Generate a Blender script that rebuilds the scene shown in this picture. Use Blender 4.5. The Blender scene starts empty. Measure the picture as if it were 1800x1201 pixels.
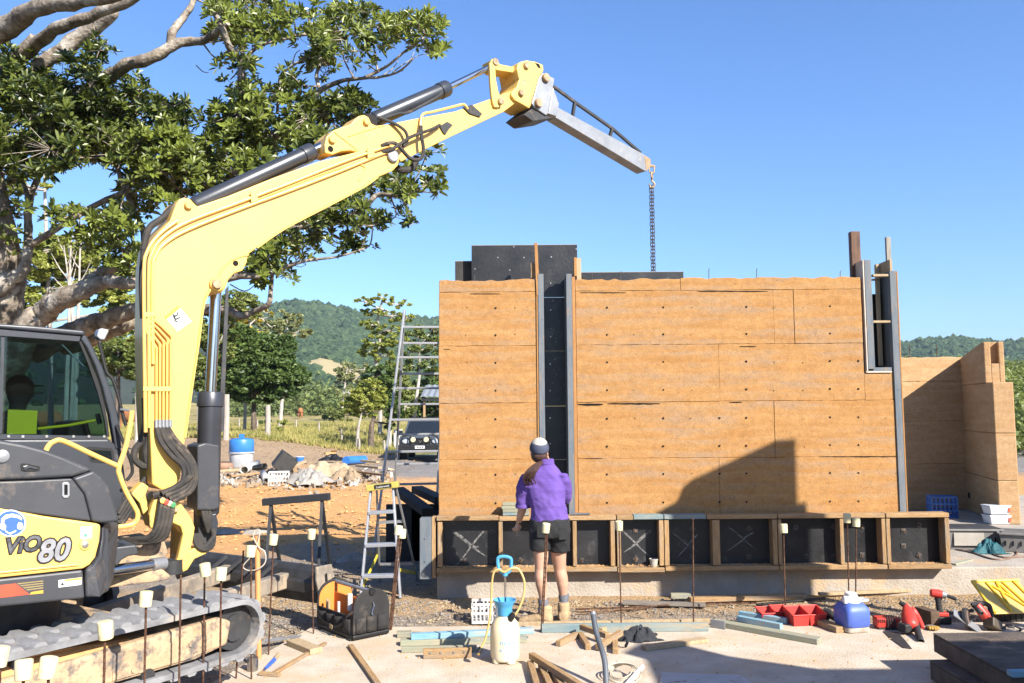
import bpy, bmesh, math, random
from mathutils import Vector, Matrix, Euler, noise as mnoise

random.seed(7)
scene = bpy.context.scene
COL = scene.collection
R = math.radians

# ------------------------------------------------------------------ camera
CAM_H = 1.9
FPX = 1500.0                      # focal length in pixels of the 1800 px wide photograph
PITCH, ROLL = R(4.63), R(-0.45)
cam_data = bpy.data.cameras.new('camera')
cam_data.sensor_width = 36.0
cam_data.lens = 36.0 * FPX / 1800.0
cam_data.clip_start = 0.05
cam_data.clip_end = 6000.0
cam = bpy.data.objects.new('camera', cam_data)
COL.objects.link(cam)
CAMR = Matrix.Rotation(R(90) + PITCH, 3, 'X') @ Matrix.Rotation(ROLL, 3, 'Z')
cam.matrix_world = Matrix.Translation((0, 0, CAM_H)) @ CAMR.to_4x4()
scene.camera = cam

# ------------------------------------------------------------------ sky and sun
SUN_AZ, SUN_EL = R(41), R(34)     # towards the right rear of the camera
sun_vec = Vector((math.sin(SUN_AZ) * math.cos(SUN_EL), -math.cos(SUN_AZ) * math.cos(SUN_EL), math.sin(SUN_EL)))
world = bpy.data.worlds.new('World')
scene.world = world
world.use_nodes = True
wn = world.node_tree
wbg = wn.nodes['Background']
sky = wn.nodes.new('ShaderNodeTexSky')
sky.sky_type = 'NISHITA'
sky.sun_disc = False
sky.sun_elevation = SUN_EL
sky.sun_rotation = math.pi - SUN_AZ
sky.altitude = 100
sky.air_density = 1.2
sky.dust_density = 1.0
sky.ozone_density = 4.0
tint = wn.nodes.new('ShaderNodeMix'); tint.data_type = 'RGBA'; tint.blend_type = 'MULTIPLY'
tint.inputs['Factor'].default_value = 1.0; tint.inputs['B'].default_value = (0.84, 1.04, 1.38, 1)   # white balance of the whole sky
wn.links.new(sky.outputs[0], tint.inputs['A'])
wn.links.new(tint.outputs['Result'], wbg.inputs['Color'])
wbg.inputs['Strength'].default_value = 0.058
sd = bpy.data.lights.new('sun', 'SUN')
sd.energy = 4.35
sd.angle = R(0.53)
sd.color = (1.0, 0.94, 0.85)
sun = bpy.data.objects.new('sun', sd)
COL.objects.link(sun)
sun.rotation_euler = sun_vec.to_track_quat('Z', 'Y').to_euler()
scene.view_settings.view_transform = 'Standard'
scene.view_settings.look = 'None'
scene.view_settings.gamma = 1.0
scene.view_settings.exposure = 1.56
try: scene.view_settings.use_curve_mapping = False
except Exception: pass

# ------------------------------------------------------------------ pixel helpers
CAMP = Vector((0, 0, CAM_H))
def ray(u, v):
    return CAMR @ Vector(((u - 900.0) / FPX, -(v - 600.5) / FPX, -1.0))
def atY(u, v, Y):
    d = ray(u, v); return CAMP + d * (Y / d.y)
def atZ(u, v, z=0.0):
    d = ray(u, v); return CAMP + d * ((z - CAM_H) / d.z)
def atP(u, v, o, n):
    d = ray(u, v); return CAMP + d * ((Vector(o) - CAMP).dot(n) / d.dot(n))
def lerp(a, b, t): return a + (b - a) * t
def sstep(x, a, b):
    t = max(0.0, min(1.0, (x - a) / (b - a))); return t * t * (3 - 2 * t)
def fbm(x, y, z=0.0, o=4):
    return mnoise.fractal(Vector((x, y, z)), 1.0, 2.0, o)

# ------------------------------------------------------------------ materials
MATS = {}
def alb(c, k=None):
    if c is None: return None
    if k is None: m = max(c); t = max(0.0, min(1.0, (m - .06) / .30)); k = .66 * (.50 + .50 * t)      # keep dark things really dark
    return tuple(x * k for x in c)
def node(nt, t, **kw):
    n = nt.nodes.new(t)
    for k, v in kw.items():
        if k.startswith('i_'): n.inputs[k[2:].replace('_', ' ')].default_value = v
        else: setattr(n, k, v)
    return n
def mk(name, c1, c2=None, scale=6.0, rough=0.6, metal=0.0, bump=0.15, bscale=60.0, fac=(0.35, 0.65), spec=0.4,
       c3=None, s3=2.0, f3=(0.55, 0.75), stretch=None, rvar=0.1, coat=0.0, detail=6.0, world=False, trans=0.0, per_obj=0.0):
    """general worn procedural surface: two colours mixed by noise, a third patchy one (dirt), fine relief"""
    if name in MATS: return MATS[name]
    c1, c2, c3 = alb(c1), alb(c2), alb(c3)
    m = bpy.data.materials.new(name); m.use_nodes = True
    nt = m.node_tree; b = nt.nodes['Principled BSDF']
    L = nt.links.new
    if world:
        g = node(nt, 'ShaderNodeNewGeometry'); src = g.outputs['Position']
    else:
        tc = node(nt, 'ShaderNodeTexCoord'); src = tc.outputs['Object']
    if stretch:
        mp = node(nt, 'ShaderNodeMapping'); mp.inputs['Scale'].default_value = stretch
        L(src, mp.inputs['Vector']); src2 = mp.outputs[0]
    else: src2 = src
    c2 = c2 or tuple(x * 0.72 for x in c1)
    n1 = node(nt, 'ShaderNodeTexNoise', i_Scale=scale, i_Detail=detail, i_Roughness=0.6); L(src2, n1.inputs['Vector'])
    r1 = node(nt, 'ShaderNodeMapRange'); r1.inputs[1].default_value, r1.inputs[2].default_value = fac
    L(n1.outputs['Fac'], r1.inputs[0])
    mx = node(nt, 'ShaderNodeMix', data_type='RGBA'); mx.inputs['A'].default_value = (*c1, 1); mx.inputs['B'].default_value = (*c2, 1)
    L(r1.outputs[0], mx.inputs['Factor']); col = mx.outputs['Result']
    if c3:
        n3 = node(nt, 'ShaderNodeTexNoise', i_Scale=s3, i_Detail=8.0, i_Roughness=0.7); L(src2, n3.inputs['Vector'])
        r3 = node(nt, 'ShaderNodeMapRange'); r3.inputs[1].default_value, r3.inputs[2].default_value = f3
        L(n3.outputs['Fac'], r3.inputs[0])
        m3 = node(nt, 'ShaderNodeMix', data_type='RGBA'); m3.inputs['B'].default_value = (*c3, 1)
        L(r3.outputs[0], m3.inputs['Factor']); L(col, m3.inputs['A']); col = m3.outputs['Result']
    if per_obj:
        oi = node(nt, 'ShaderNodeObjectInfo')
        hv = node(nt, 'ShaderNodeHueSaturation')
        mr = node(nt, 'ShaderNodeMapRange'); mr.inputs[3].default_value = 1 - per_obj; mr.inputs[4].default_value = 1 + per_obj
        L(oi.outputs['Random'], mr.inputs[0]); L(mr.outputs[0], hv.inputs['Value']); L(col, hv.inputs['Color']); col = hv.outputs[0]
    L(col, b.inputs['Base Color'])
    rr = node(nt, 'ShaderNodeMapRange'); rr.inputs[3].default_value = max(0.02, rough - rvar); rr.inputs[4].default_value = min(1, rough + rvar)
    L(n1.outputs['Fac'], rr.inputs[0]); L(rr.outputs[0], b.inputs['Roughness'])
    b.inputs['Metallic'].default_value = metal
    b.inputs['Specular IOR Level'].default_value = spec
    if coat: b.inputs['Coat Weight'].default_value = coat
    if trans: b.inputs['Transmission Weight'].default_value = trans
    if bump:
        nb = node(nt, 'ShaderNodeTexNoise', i_Scale=bscale, i_Detail=5.0); L(src2, nb.inputs['Vector'])
        bp = node(nt, 'ShaderNodeBump', i_Strength=bump, i_Distance=0.02); L(nb.outputs['Fac'], bp.inputs['Height'])
        L(bp.outputs[0], b.inputs['Normal'])
    MATS[name] = m
    return m

# ------------------------------------------------------------------ mesh building
class MB:
    def __init__(self): self.v = []; self.f = []
    def add(self, vs, fs):
        o = len(self.v); self.v += [Vector(p) for p in vs]; self.f += [tuple(i + o for i in f) for f in fs]; return self
    def box(self, c, s, rot=None):
        hx, hy, hz = s[0] / 2, s[1] / 2, s[2] / 2
        vs = [Vector((x, y, z)) for x in (-hx, hx) for y in (-hy, hy) for z in (-hz, hz)]
        if rot is not None:
            m = rot if isinstance(rot, Matrix) else Euler(rot).to_matrix()
            vs = [m @ p for p in vs]
        vs = [p + Vector(c) for p in vs]
        return self.add(vs, [(0, 1, 3, 2), (4, 6, 7, 5), (0, 4, 5, 1), (2, 3, 7, 6), (0, 2, 6, 4), (1, 5, 7, 3)])
    def bx(self, a, b):
        a, b = Vector(a), Vector(b); d = b - a
        return self.box((a + b) / 2, (abs(d.x), abs(d.y), abs(d.z)))
    def beam(self, p, q, w, h, up=(0, 0, 1)):
        """rectangular bar from p to q, width w across, height h along up"""
        p, q = Vector(p), Vector(q); d = (q - p); l = d.length; d.normalize()
        s = d.cross(Vector(up))
        if s.length < 1e-4: s = d.cross(Vector((1, 0, 0)))
        s.normalize(); t = s.cross(d)
        vs = [b + s * (i * w / 2) + t * (j * h / 2) for b in (p, q) for i in (-1, 1) for j in (-1, 1)]
        return self.add(vs, [(0, 1, 3, 2), (4, 6, 7, 5), (0, 4, 5, 1), (2, 3, 7, 6), (0, 2, 6, 4), (1, 5, 7, 3)])
    def prism(self, pts, vec):
        pts = [Vector(p) for p in pts]; n = len(pts); vec = Vector(vec)
        nn = Vector((0, 0, 0))
        for i in range(n): nn += pts[i].cross(pts[(i + 1) % n])
        if nn.dot(vec) > 0: pts = pts[::-1]
        vs = pts + [p + vec for p in pts]
        fs = [tuple(range(n)), tuple(range(2 * n - 1, n - 1, -1))]
        for i in range(n):
            j = (i + 1) % n; fs.append((i, i + n, j + n, j))
        return self.add(vs, fs)
    def tube(self, pts, r, n=8, cap=True, flat=None):
        pts = [Vector(p) for p in pts]
        rs = r if isinstance(r, (list, tuple)) else [r] * len(pts)
        prev = None; vs = []; fs = []
        for i, p in enumerate(pts):
            if i == 0: d = pts[1] - p
            elif i == len(pts) - 1: d = p - pts[i - 1]
            else: d = pts[i + 1] - pts[i - 1]
            if d.length < 1e-9: d = Vector((0, 0, 1))
            d.normalize()
            if prev is None:
                a = d.orthogonal().normalized()
            else:
                a = prev - d * prev.dot(d)
                a = a.normalized() if a.length > 1e-6 else d.orthogonal().normalized()
            prev = a; b = d.cross(a)
            for k in range(n):
                th = 2 * math.pi * k / n
                vs.append(p + (a * math.cos(th) + b * math.sin(th)) * rs[i])
        for i in range(len(pts) - 1):
            for k in range(n):
                k2 = (k + 1) % n
                fs.append((i * n + k, i * n + k2, (i + 1) * n + k2, (i + 1) * n + k))
        if cap:
            fs.append(tuple(range(n - 1, -1, -1))); fs.append(tuple((len(pts) - 1) * n + k for k in range(n)))
        return self.add(vs, fs)
    def cyl(self, p, q, r, n=16): return self.tube([p, q], r, n)
    def lathe(self, prof, c=(0, 0, 0), n=20, rot=None, sx=1, sy=1):
        """profile [(r, z)...]; solid of revolution about z, closed with caps"""
        vs = []; fs = []
        for r, z in prof:
            for k in range(n):
                th = 2 * math.pi * k / n; vs.append(Vector((r * math.cos(th) * sx, r * math.sin(th) * sy, z)))
        if rot is not None:
            m = rot if isinstance(rot, Matrix) else Euler(rot).to_matrix(); vs = [m @ p for p in vs]
        vs = [p + Vector(c) for p in vs]
        for i in range(len(prof) - 1):
            for k in range(n):
                k2 = (k + 1) % n; fs.append((i * n + k, i * n + k2, (i + 1) * n + k2, (i + 1) * n + k))
        fs.append(tuple(range(n - 1, -1, -1))); fs.append(tuple((len(prof) - 1) * n + k for k in range(n)))
        return self.add(vs, fs)
    def loft(self, rings, cap=True):
        n = len(rings[0]); vs = [Vector(p) for r in rings for p in r]; fs = []
        for i in range(len(rings) - 1):
            for k in range(n):
                k2 = (k + 1) % n; fs.append((i * n + k, i * n + k2, (i + 1) * n + k2, (i + 1) * n + k))
        if cap:
            fs.append(tuple(range(n - 1, -1, -1))); fs.append(tuple((len(rings) - 1) * n + k for k in range(n)))
        return self.add(vs, fs)
    def grid(self, fn, nu, nv):
        vs = [fn(i / nu, j / nv) for j in range(nv + 1) for i in range(nu + 1)]
        fs = [(j * (nu + 1) + i, j * (nu + 1) + i + 1, (j + 1) * (nu + 1) + i + 1, (j + 1) * (nu + 1) + i) for j in range(nv) for i in range(nu)]
        return self.add(vs, fs)
    def xf(self, m):
        self.v = [m @ p for p in self.v]; return self
    def mesh(self, name):
        me = bpy.data.meshes.new(name); me.from_pydata([tuple(p) for p in self.v], [], self.f); me.update(); return me
    def build(self, name, m, parent=None, smooth=False, bevel=0.0, W=False, angle=35, fix=True, seg=2, solid=0.0, sub=0):
        """link as ONE mesh object; W: vertices are world coordinates and the parent's frame is taken off"""
        if W and parent is not None:
            inv = world_of(parent).inverted(); self.v = [inv @ p for p in self.v]
        me = self.mesh(name)
        if fix:
            bm = bmesh.new(); bm.from_mesh(me); bmesh.ops.recalc_face_normals(bm, faces=bm.faces); bm.to_mesh(me); bm.free()
        o = bpy.data.objects.new(name, me); COL.objects.link(o)
        if m: me.materials.append(m)
        if parent is not None: o.parent = parent
        if smooth:
            me.polygons.foreach_set('use_smooth', [True] * len(me.polygons))
            try: me.set_sharp_from_angle(angle=R(angle))
            except Exception: pass
        if solid:
            s = o.modifiers.new('thick', 'SOLIDIFY'); s.thickness = solid; s.offset = 0
        if bevel:
            bv = o.modifiers.new('bevel', 'BEVEL'); bv.width = bevel; bv.segments = seg; bv.limit_method = 'ANGLE'; bv.angle_limit = R(40)
        if sub:
            sb = o.modifiers.new('sub', 'SUBSURF'); sb.levels = sub; sb.render_levels = sub
        return o

WM = {}
def world_of(o):
    m = Matrix.Identity(4)
    while o is not None:
        m = WM.get(o.name, Matrix.Identity(4)) @ m; o = o.parent
    return m
def thing(name, label, cat, loc=(0, 0, 0), rotz=0.0, group=None):
    o = bpy.data.objects.new(name, None); COL.objects.link(o)
    o.empty_display_size = 0.2
    o.location = loc; o.rotation_euler = (0, 0, rotz)
    WM[o.name] = Matrix.Translation(loc) @ Matrix.Rotation(rotz, 4, 'Z')
    return tag(o, label, cat, group)
def tag(o, label, cat, group=None):
    o['label'] = label; o['category'] = cat
    if group: o['group'] = group
    return o
def struct(o, kind='structure', label=None):
    o['kind'] = kind
    if label: o['label'] = label
    return o
def place(o, loc, rot=(0, 0, 0)):
    o.location = loc; o.rotation_euler = rot
    WM[o.name] = Matrix.Translation(loc) @ Euler(rot).to_matrix().to_4x4()
    return o
def copy_tree(o, parent=None):
    c = o.copy(); COL.objects.link(c); c.parent = parent
    WM[c.name] = WM.get(o.name, Matrix.Identity(4))
    for ch in list(o.children): copy_tree(ch, c)
    return c
def text_mesh(body, size, extrude=0.002, shear=0.0, font_scale=(1, 1), offset=0.0):
    cu = bpy.data.curves.new('lettering', 'FONT'); cu.body = body; cu.size = size; cu.extrude = extrude; cu.shear = shear
    cu.offset = offset; cu.resolution_u = 3
    ob = bpy.data.objects.new('lettering', cu); COL.objects.link(ob)
    dg = bpy.context.evaluated_depsgraph_get(); me = bpy.data.meshes.new_from_object(ob.evaluated_get(dg))
    bpy.data.objects.remove(ob); bpy.data.curves.remove(cu)
    b = MB(); b.v = [Vector((v.co.x * font_scale[0], v.co.y * font_scale[1], v.co.z)) for v in me.vertices]
    b.f = [tuple(p.vertices) for p in me.polygons]
    bpy.data.meshes.remove(me)
    return b
def frame(o, ex, ey, ez):
    m = Matrix.Identity(4)
    for i in range(3): m[i][0], m[i][1], m[i][2], m[i][3] = ex[i], ey[i], ez[i], o[i]
    return m
def smooth_path(pts, n=6):
    """Catmull-Rom through the points"""
    pts = [Vector(p) for p in pts]; out = []
    for i in range(len(pts) - 1):
        p0 = pts[max(i - 1, 0)]; p1 = pts[i]; p2 = pts[i + 1]; p3 = pts[min(i + 2, len(pts) - 1)]
        for k in range(n):
            t = k / n; t2 = t * t; t3 = t2 * t
            out.append(0.5 * ((2 * p1) + (p2 - p0) * t + (2 * p0 - 5 * p1 + 4 * p2 - p3) * t2 + (3 * p1 - p0 - 3 * p2 + p3) * t3))
    out.append(pts[-1]); return out
# ------------------------------------------------------------------ ground
GZ = -0.06                        # gravel level beside the slabs
pA, pB = atZ(552, 1096, 0), atZ(372, 1196, 0); PAX, PAY = pA.x, pA.y
def terrain(x, y):
    z = GZ
    if y < 7.6 and x < 0: z += .29 * sstep((PAX - x) * .86 - (PAY - y) * .51, .22, .55) * (1 - sstep(y, 6.3, 7.4))   # made-up pad the machine stands on
    # bank rising to the left behind the yard
    z += sstep(y, 17, 44) * (0.95 * sstep(-x, 5.0, 13.0) - 0.15)
    # small spoil mounds of orange earth
    z += 0.35 * math.exp(-((x + 6.2) ** 2 / 3.0 + (y - 26.5) ** 2 / 2.5))
    z += 0.16 * math.exp(-((x + 5.2) ** 2 / 2.0 + (y - 17.2) ** 2 / 1.2))
    # far paddock climbs to the foot of the hills
    z += sstep(y, 60, 420) * 7.0
    z += (0.10 * sstep(y, 12, 20)) * fbm(x * 0.5, y * 0.5, 3.0) + (0.5 * sstep(y, 60, 200)) * fbm(x * 0.03, y * 0.03, 1.0)
    d = 0.016 * fbm(x * 2.1, y * 2.1, 0.0) + 0.012 * fbm(x * 7.0, y * 7.0, 5.0)
    rough = 1.0 + 2.2 * sstep(y, 12.0, 15.0) * (1 - sstep(y, 30, 40))
    return z + d * rough
C_ORANGE, C_TAN, C_GRAVEL = (0.95, 0.50, 0.18), (0.52, 0.38, 0.245), (0.42, 0.35, 0.28)
C_STRAW, C_GREEN, C_CLAY, C_ROAD = (0.56, 0.44, 0.19), (0.20, 0.23, 0.07), (0.64, 0.42, 0.21), (0.36, 0.33, 0.30)
def mix3(a, b, t): return tuple(a[i] + (b[i] - a[i]) * t for i in range(3))
def ground_col(x, y):
    n = fbm(x * 0.55, y * 0.55, 9.0); n2 = fbm(x * 1.7, y * 1.7, 2.0)
    c = mix3(C_GRAVEL, C_CLAY, sstep(n2, 0.0, 0.45) * 0.6)
    if y > 8.2: c = mix3(c, C_CLAY, 0.75 * sstep(y, 8.2, 8.6) * (1 - sstep(y, 9.3, 10)))
    t = sstep(y + 2.5 * n, 11.5, 13.5)
    c = mix3(c, C_ORANGE, t * (0.85 + 0.15 * n2))
    c = mix3(c, C_TAN, sstep(y + 3.0 * n + 0.6 * (-x - 8), 23.5, 27.5) * 0.92)
    # access track by the parked car
    rd = sstep(y, 24, 27) * sstep(x + 0.8 * n, -6.2, -4.6)
    c = mix3(c, C_ROAD, rd * (1 - sstep(y, 44, 50)))
    edge = 41.0 + 1.3 * n2 - 1.2 * sstep(-x, 6, 14)
    g = sstep(y, edge, edge + 1.5)
    gc = mix3(C_STRAW, C_GREEN, sstep(n2 + 0.7 * n, -0.25, 0.55) * 0.75)
    gc = mix3(gc, C_GREEN, 0.8 * (1 - sstep(y, edge + 0.5, edge + 5)))
    return mix3(c, gc, g)
gm = bpy.data.materials.new('earth_and_gravel'); gm.use_nodes = True
nt = gm.node_tree; b = nt.nodes['Principled BSDF']; L = nt.links.new
at = node(nt, 'ShaderNodeAttribute', attribute_name='soil')
gp = node(nt, 'ShaderNodeNewGeometry')
n1 = node(nt, 'ShaderNodeTexNoise', i_Scale=9.0, i_Detail=9.0, i_Roughness=0.75); L(gp.outputs['Position'], n1.inputs['Vector'])
n2 = node(nt, 'ShaderNodeTexVoronoi', i_Scale=42.0); L(gp.outputs['Position'], n2.inputs['Vector'])
n3 = node(nt, 'ShaderNodeTexNoise', i_Scale=55.0, i_Detail=6.0, i_Roughness=0.8); L(gp.outputs['Position'], n3.inputs['Vector'])
v1 = node(nt, 'ShaderNodeMapRange'); v1.inputs[1].default_value, v1.inputs[2].default_value, v1.inputs[3].default_value, v1.inputs[4].default_value = 0.25, 0.75, 0.62, 1.32
L(n1.outputs['Fac'], v1.inputs[0])
v2 = node(nt, 'ShaderNodeMapRange'); v2.inputs[1].default_value, v2.inputs[2].default_value, v2.inputs[3].default_value, v2.inputs[4].default_value = 0.25, 0.75, 0.55, 1.4
L(n3.outputs['Fac'], v2.inputs[0])
mu = node(nt, 'ShaderNodeMath', operation='MULTIPLY'); L(v1.outputs[0], mu.inputs[0]); L(v2.outputs[0], mu.inputs[1])
hs = node(nt, 'ShaderNodeHueSaturation'); L(at.outputs['Color'], hs.inputs['Color']); L(mu.outputs[0], hs.inputs['Value'])
L(hs.outputs[0], b.inputs['Base Color']); b.inputs['Roughness'].default_value = 0.95; b.inputs['Specular IOR Level'].default_value = 0.15
ad = node(nt, 'ShaderNodeMath', operation='SUBTRACT'); L(n3.outputs['Fac'], ad.inputs[0]); L(n2.outputs['Distance'], ad.inputs[1])
bp = node(nt, 'ShaderNodeBump', i_Strength=0.8, i_Distance=0.03); L(ad.outputs[0], bp.inputs['Height']); L(bp.outputs[0], b.inputs['Normal'])
def ground_sheet():
    ys = []; y = -6.0
    while y < 900:
        ys.append(y)
        y += 0.09 if 6.5 < y < 10 else (0.16 if 10 <= y < 30 else (0.15 if 3 < y < 6.5 else 0.4 if y < 6.5 else max(0.3, y * 0.022)))
    nx = 150
    vs, fs, cs = [], [], []
    for y in ys:
        half = 9.0 + max(0, y) * 1.35
        for i in range(nx + 1):
            s = -1 + 2 * i / nx; x = half * (0.45 * s + 0.55 * s * abs(s))
            vs.append((x, y, terrain(x, y))); cs.append(alb(ground_col(x, y), .62))
    for j in range(len(ys) - 1):
        for i in range(nx):
            a = j * (nx + 1) + i; fs.append((a, a + 1, a + nx + 2, a + nx + 1))
    me = bpy.data.meshes.new('ground'); me.from_pydata(vs, [], fs)
    ca = me.color_attributes.new('soil', 'FLOAT_COLOR', 'POINT')
    ca.data.foreach_set('color', [c for col in cs for c in (*col, 1.0)])
    me.polygons.foreach_set('use_smooth', [True] * len(me.polygons))
    me.materials.append(gm)
    o = bpy.data.objects.new('ground', me); COL.objects.link(o); return struct(o, label='gravel and orange earth building site running into dry paddock')
ground_sheet()

# loose stones and clods lying on the earth
def scatter_stones(name, n, fx, smin, smax, m, label):
    rnd = random.Random(5); B = MB()
    base = [(1, 0, 0), (-1, 0, 0), (0, 1, 0), (0, -1, 0), (0, 0, .7), (0, 0, -.5)]
    tri = [(0, 2, 4), (2, 1, 4), (1, 3, 4), (3, 0, 4), (2, 0, 5), (1, 2, 5), (3, 1, 5), (0, 3, 5)]
    for _ in range(n):
        x, y = fx(rnd); s = rnd.uniform(smin, smax) * (0.6 + rnd.random() ** 3 * 1.5)
        rz = Matrix.Rotation(rnd.uniform(0, 6.3), 3, 'Z'); z = terrain(x, y) + s * 0.2
        B.add([Vector((x, y, z)) + rz @ Vector((p[0] * s * rnd.uniform(.6, 1.3), p[1] * s * rnd.uniform(.6, 1.2), p[2] * s * rnd.uniform(.7, 1.2))) for p in base], tri)
    return struct(B.build(name, m, fix=False), 'stuff', label)
m_stone = mk('gravel_stone', (0.36, 0.31, 0.26), (0.20, 0.18, 0.16), scale=14, c3=(0.5, 0.38, 0.22), s3=3.0, f3=(0.5, 0.62), rough=0.9, bump=0.2, world=True)
m_clod = mk('earth_clod', (0.85, 0.46, 0.18), (0.55, 0.30, 0.13), scale=6, rough=0.95, bump=0.4, world=True)
scatter_stones('gravel', 9500, lambda r: (r.uniform(-3.2, 5.4), 7.5 + 1.5 * r.random()), 0.005, 0.014, m_stone, 'loose grey gravel between the two slabs')
scatter_stones('gravel_by_ladder', 4200, lambda r: (r.uniform(-3.2, -0.6), r.uniform(7.4, 11.5)), 0.006, 0.016, m_stone, 'loose gravel around the stepladder')
scatter_stones('earth_clods', 3800, lambda r: (r.uniform(-11, -1.0), r.triangular(11.5, 26, 15)), 0.010, 0.034, m_clod, 'clods of orange earth over the yard')

# ------------------------------------------------------------------ concrete
m_conc = mk('concrete', (0.70, 0.60, 0.48), (0.54, 0.455, 0.35), scale=3.2, c3=(0.62, 0.46, 0.29), s3=1.4, f3=(0.48, 0.68), rough=0.88, bump=0.35, bscale=55, spec=0.2, world=True)
m_conc2 = mk('concrete_edge', (0.52, 0.46, 0.39), (0.41, 0.35, 0.28), scale=3.5, c3=(0.62, 0.42, 0.22), s3=1.6, f3=(0.52, 0.7), rough=0.9, bump=0.5, bscale=45, spec=0.2, world=True)
dirL = (pB - pA).normalized()
pC = pA + dirL * 9.0
SLAB_Y = atZ(1000, 1099, 0).y
fs_ = MB().prism([(pA.x, SLAB_Y, 0), (9, SLAB_Y, 0), (9, pC.y, 0), (pC.x, pC.y, 0)], (0, 0, -0.28)).build('concrete_slab', m_conc, bevel=0.012)
struct(fs_, label='pale dusty concrete slab in the foreground')
_t0 = terrain; terrain = lambda x, y: .001
scatter_stones('slab_crumbs', 1500, lambda r: (r.uniform(-2.2, 4.2), 7.42 - 2.6 * r.random() ** 1.5), 0.002, 0.007, m_clod, 'crumbs of earth and grit lying on the foreground slab')
terrain = _t0
SLAB2_Y = 9.17
SLAB2_Z = atY(1700, 997, SLAB2_Y).z
sx0 = atY(768, 1030, SLAB2_Y).x
bs_ = MB().prism([(sx0, SLAB2_Y, SLAB2_Z), (14, SLAB2_Y, SLAB2_Z), (14, 16.5, SLAB2_Z), (sx0, 16.5, SLAB2_Z)], (0, 0, -0.6)).build('house_slab', m_conc2, bevel=0.015)
struct(bs_, label='raised concrete house slab under the rammed earth wall')

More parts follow.
